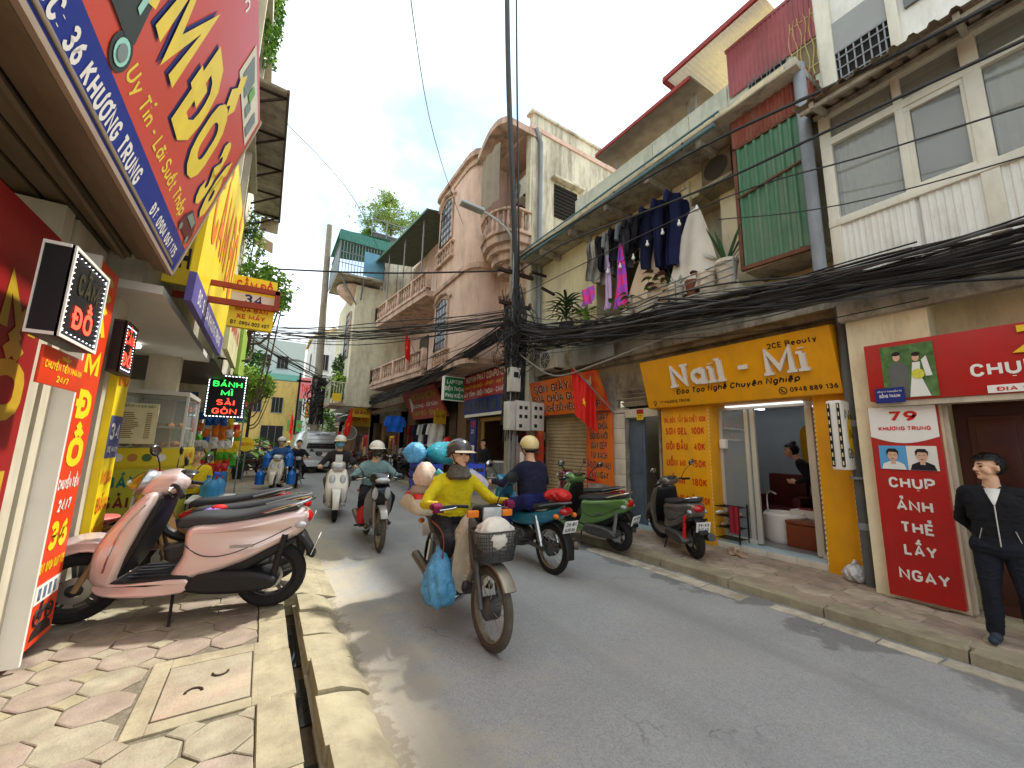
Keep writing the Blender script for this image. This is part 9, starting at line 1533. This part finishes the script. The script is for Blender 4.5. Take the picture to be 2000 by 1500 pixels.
# ================================================================ silver van, seen from behind
vn = thing('van', 'silver passenger van driving away down the street', 'van', (2.5, 25.6, 0), RA(93)); vn.scale = (1.07,)*3; vp = paint('silver', 206, 208, 210, .25)
# local x forward; cross-sections lofted from the tail to the nose
def sect(x, w, z0, zb, zt, wt): return [(x, -w, z0), (x, -w-.01, (z0+zb)/2), (x, -w, zb), (x, -wt-.03, zt-.18), (x, -wt+.12, zt-.03), (x, 0, zt), (x, wt-.12, zt-.03), (x, wt+.03, zt-.18), (x, w, zb), (x, w+.01, (z0+zb)/2), (x, w, z0), (x, 0, z0)]
MB().loft([sect(-2.3, .84, .42, 1.1, 1.85, .66), sect(-2.26, .92, .36, 1.12, 1.98, .74), sect(-1.9, .95, .32, 1.14, 2.08, .8), sect(0, .95, .32, 1.14, 2.1, .82), sect(1.3, .94, .32, 1.12, 2.02, .78), sect(1.9, .92, .32, 1.06, 1.45, .72), sect(2.3, .86, .36, .95, 1.06, .7), sect(2.42, .74, .42, .8, .86, .6)]).build('body', vp, vn, smooth=40, recalc=True)
rw = MB().add([(-2.34, -.66, 1.2), (-2.34, .66, 1.2), (-2.25, .56, 1.8), (-2.25, -.56, 1.8), (-2.3, -.66, 1.2), (-2.3, .66, 1.2), (-2.2, .56, 1.8), (-2.2, -.56, 1.8)], [(1,0,3,2),(0,4,7,3),(5,1,2,6),(3,7,6,2)]).build('rear_window', M('van_glass', (.02, .022, .024), rough=.08, spec=.8), vn, smooth=0)
MB().bar((-2.36, -.6, 1.35), (-2.36, .6, 1.35), .01, .012).bar((-2.34, -.58, 1.5), (-2.34, .58, 1.5), .01, .012).bar((-2.32, -.56, 1.65), (-2.32, .56, 1.65), .01, .012).build('window_rail', alloy, rw)
for s_ in (-1, 1):
    MB().puff([(-2.2, 1.22), (-2.1, 1.72), (-1.2, 1.78), (-1.2, 1.22)], .015, .008, None, 1).xf(Matrix.Translation((0, s_*.9, 0)) @ Matrix.Rotation(s_*.16, 4, 'X')).build('side_window', MATS['van_glass'], vn); MB().ell((-2.28, s_*.74, 1.0), (.05, .14, .085), 12, 8, p=.7).build('tail_light', tail_red, vn); MB().bx(-2.36, -2.31, s_*.6-.12, s_*.6+.12, .56, .6).build('reflector', tail_red, vn)
    for x in (-1.5, 1.5): w_ = MB().lathe([(.2, -.11), (.32, -.1), (.34, -.06), (.34, .06), (.32, .1), (.2, .11)], (x, s_*.82, .34), 'y', 20).build('wheel', rubber, vn); MB().lathe([(0, s_*.1), (.2, s_*.105), (.2, s_*.06)], (x, s_*.82, .34), 'y', 16, cap=False).build('rim', alloy, w_)
    MB().ell((.9, s_*1.1, 1.2), (.06, .09, .12), 10, 8).build('mirror', blackm, vn)
MB().puff([(-2.44, .34), (-2.44, .56), (-2.34, .62), (-2.2, .62), (-2.2, .32)], .88, .05, None, 1).build('bumper', vp, vn); MB().bx(-2.37, -2.33, -.24, .24, .84, 1.0).build('number_plate', plate_m, vn); MB().bx(-2.345, -2.315, -.4, .4, 1.04, 1.1).build('trim_strip', chrome, vn)
MB().puff([(-2.34, 1.86), (-2.3, 1.95), (-2.1, 2.02), (-2.1, 1.94)], .6, .02, None, 1).build('spoiler', vp, vn); letters(vn, '29B 158.85', (-2.345, 0, 1.86), (0, -1, 0), LZ, .07, navy, world=False, width=.7); MB().puff([(-2.25, .2), (-2.25, .36), (2.2, .36), (2.2, .2)], .8, .03, None, 1).build('underbody', blackm, vn)
MB().bx(-2.35, -2.335, -.02, .02, .66, .7).build('handle', chrome, vn)
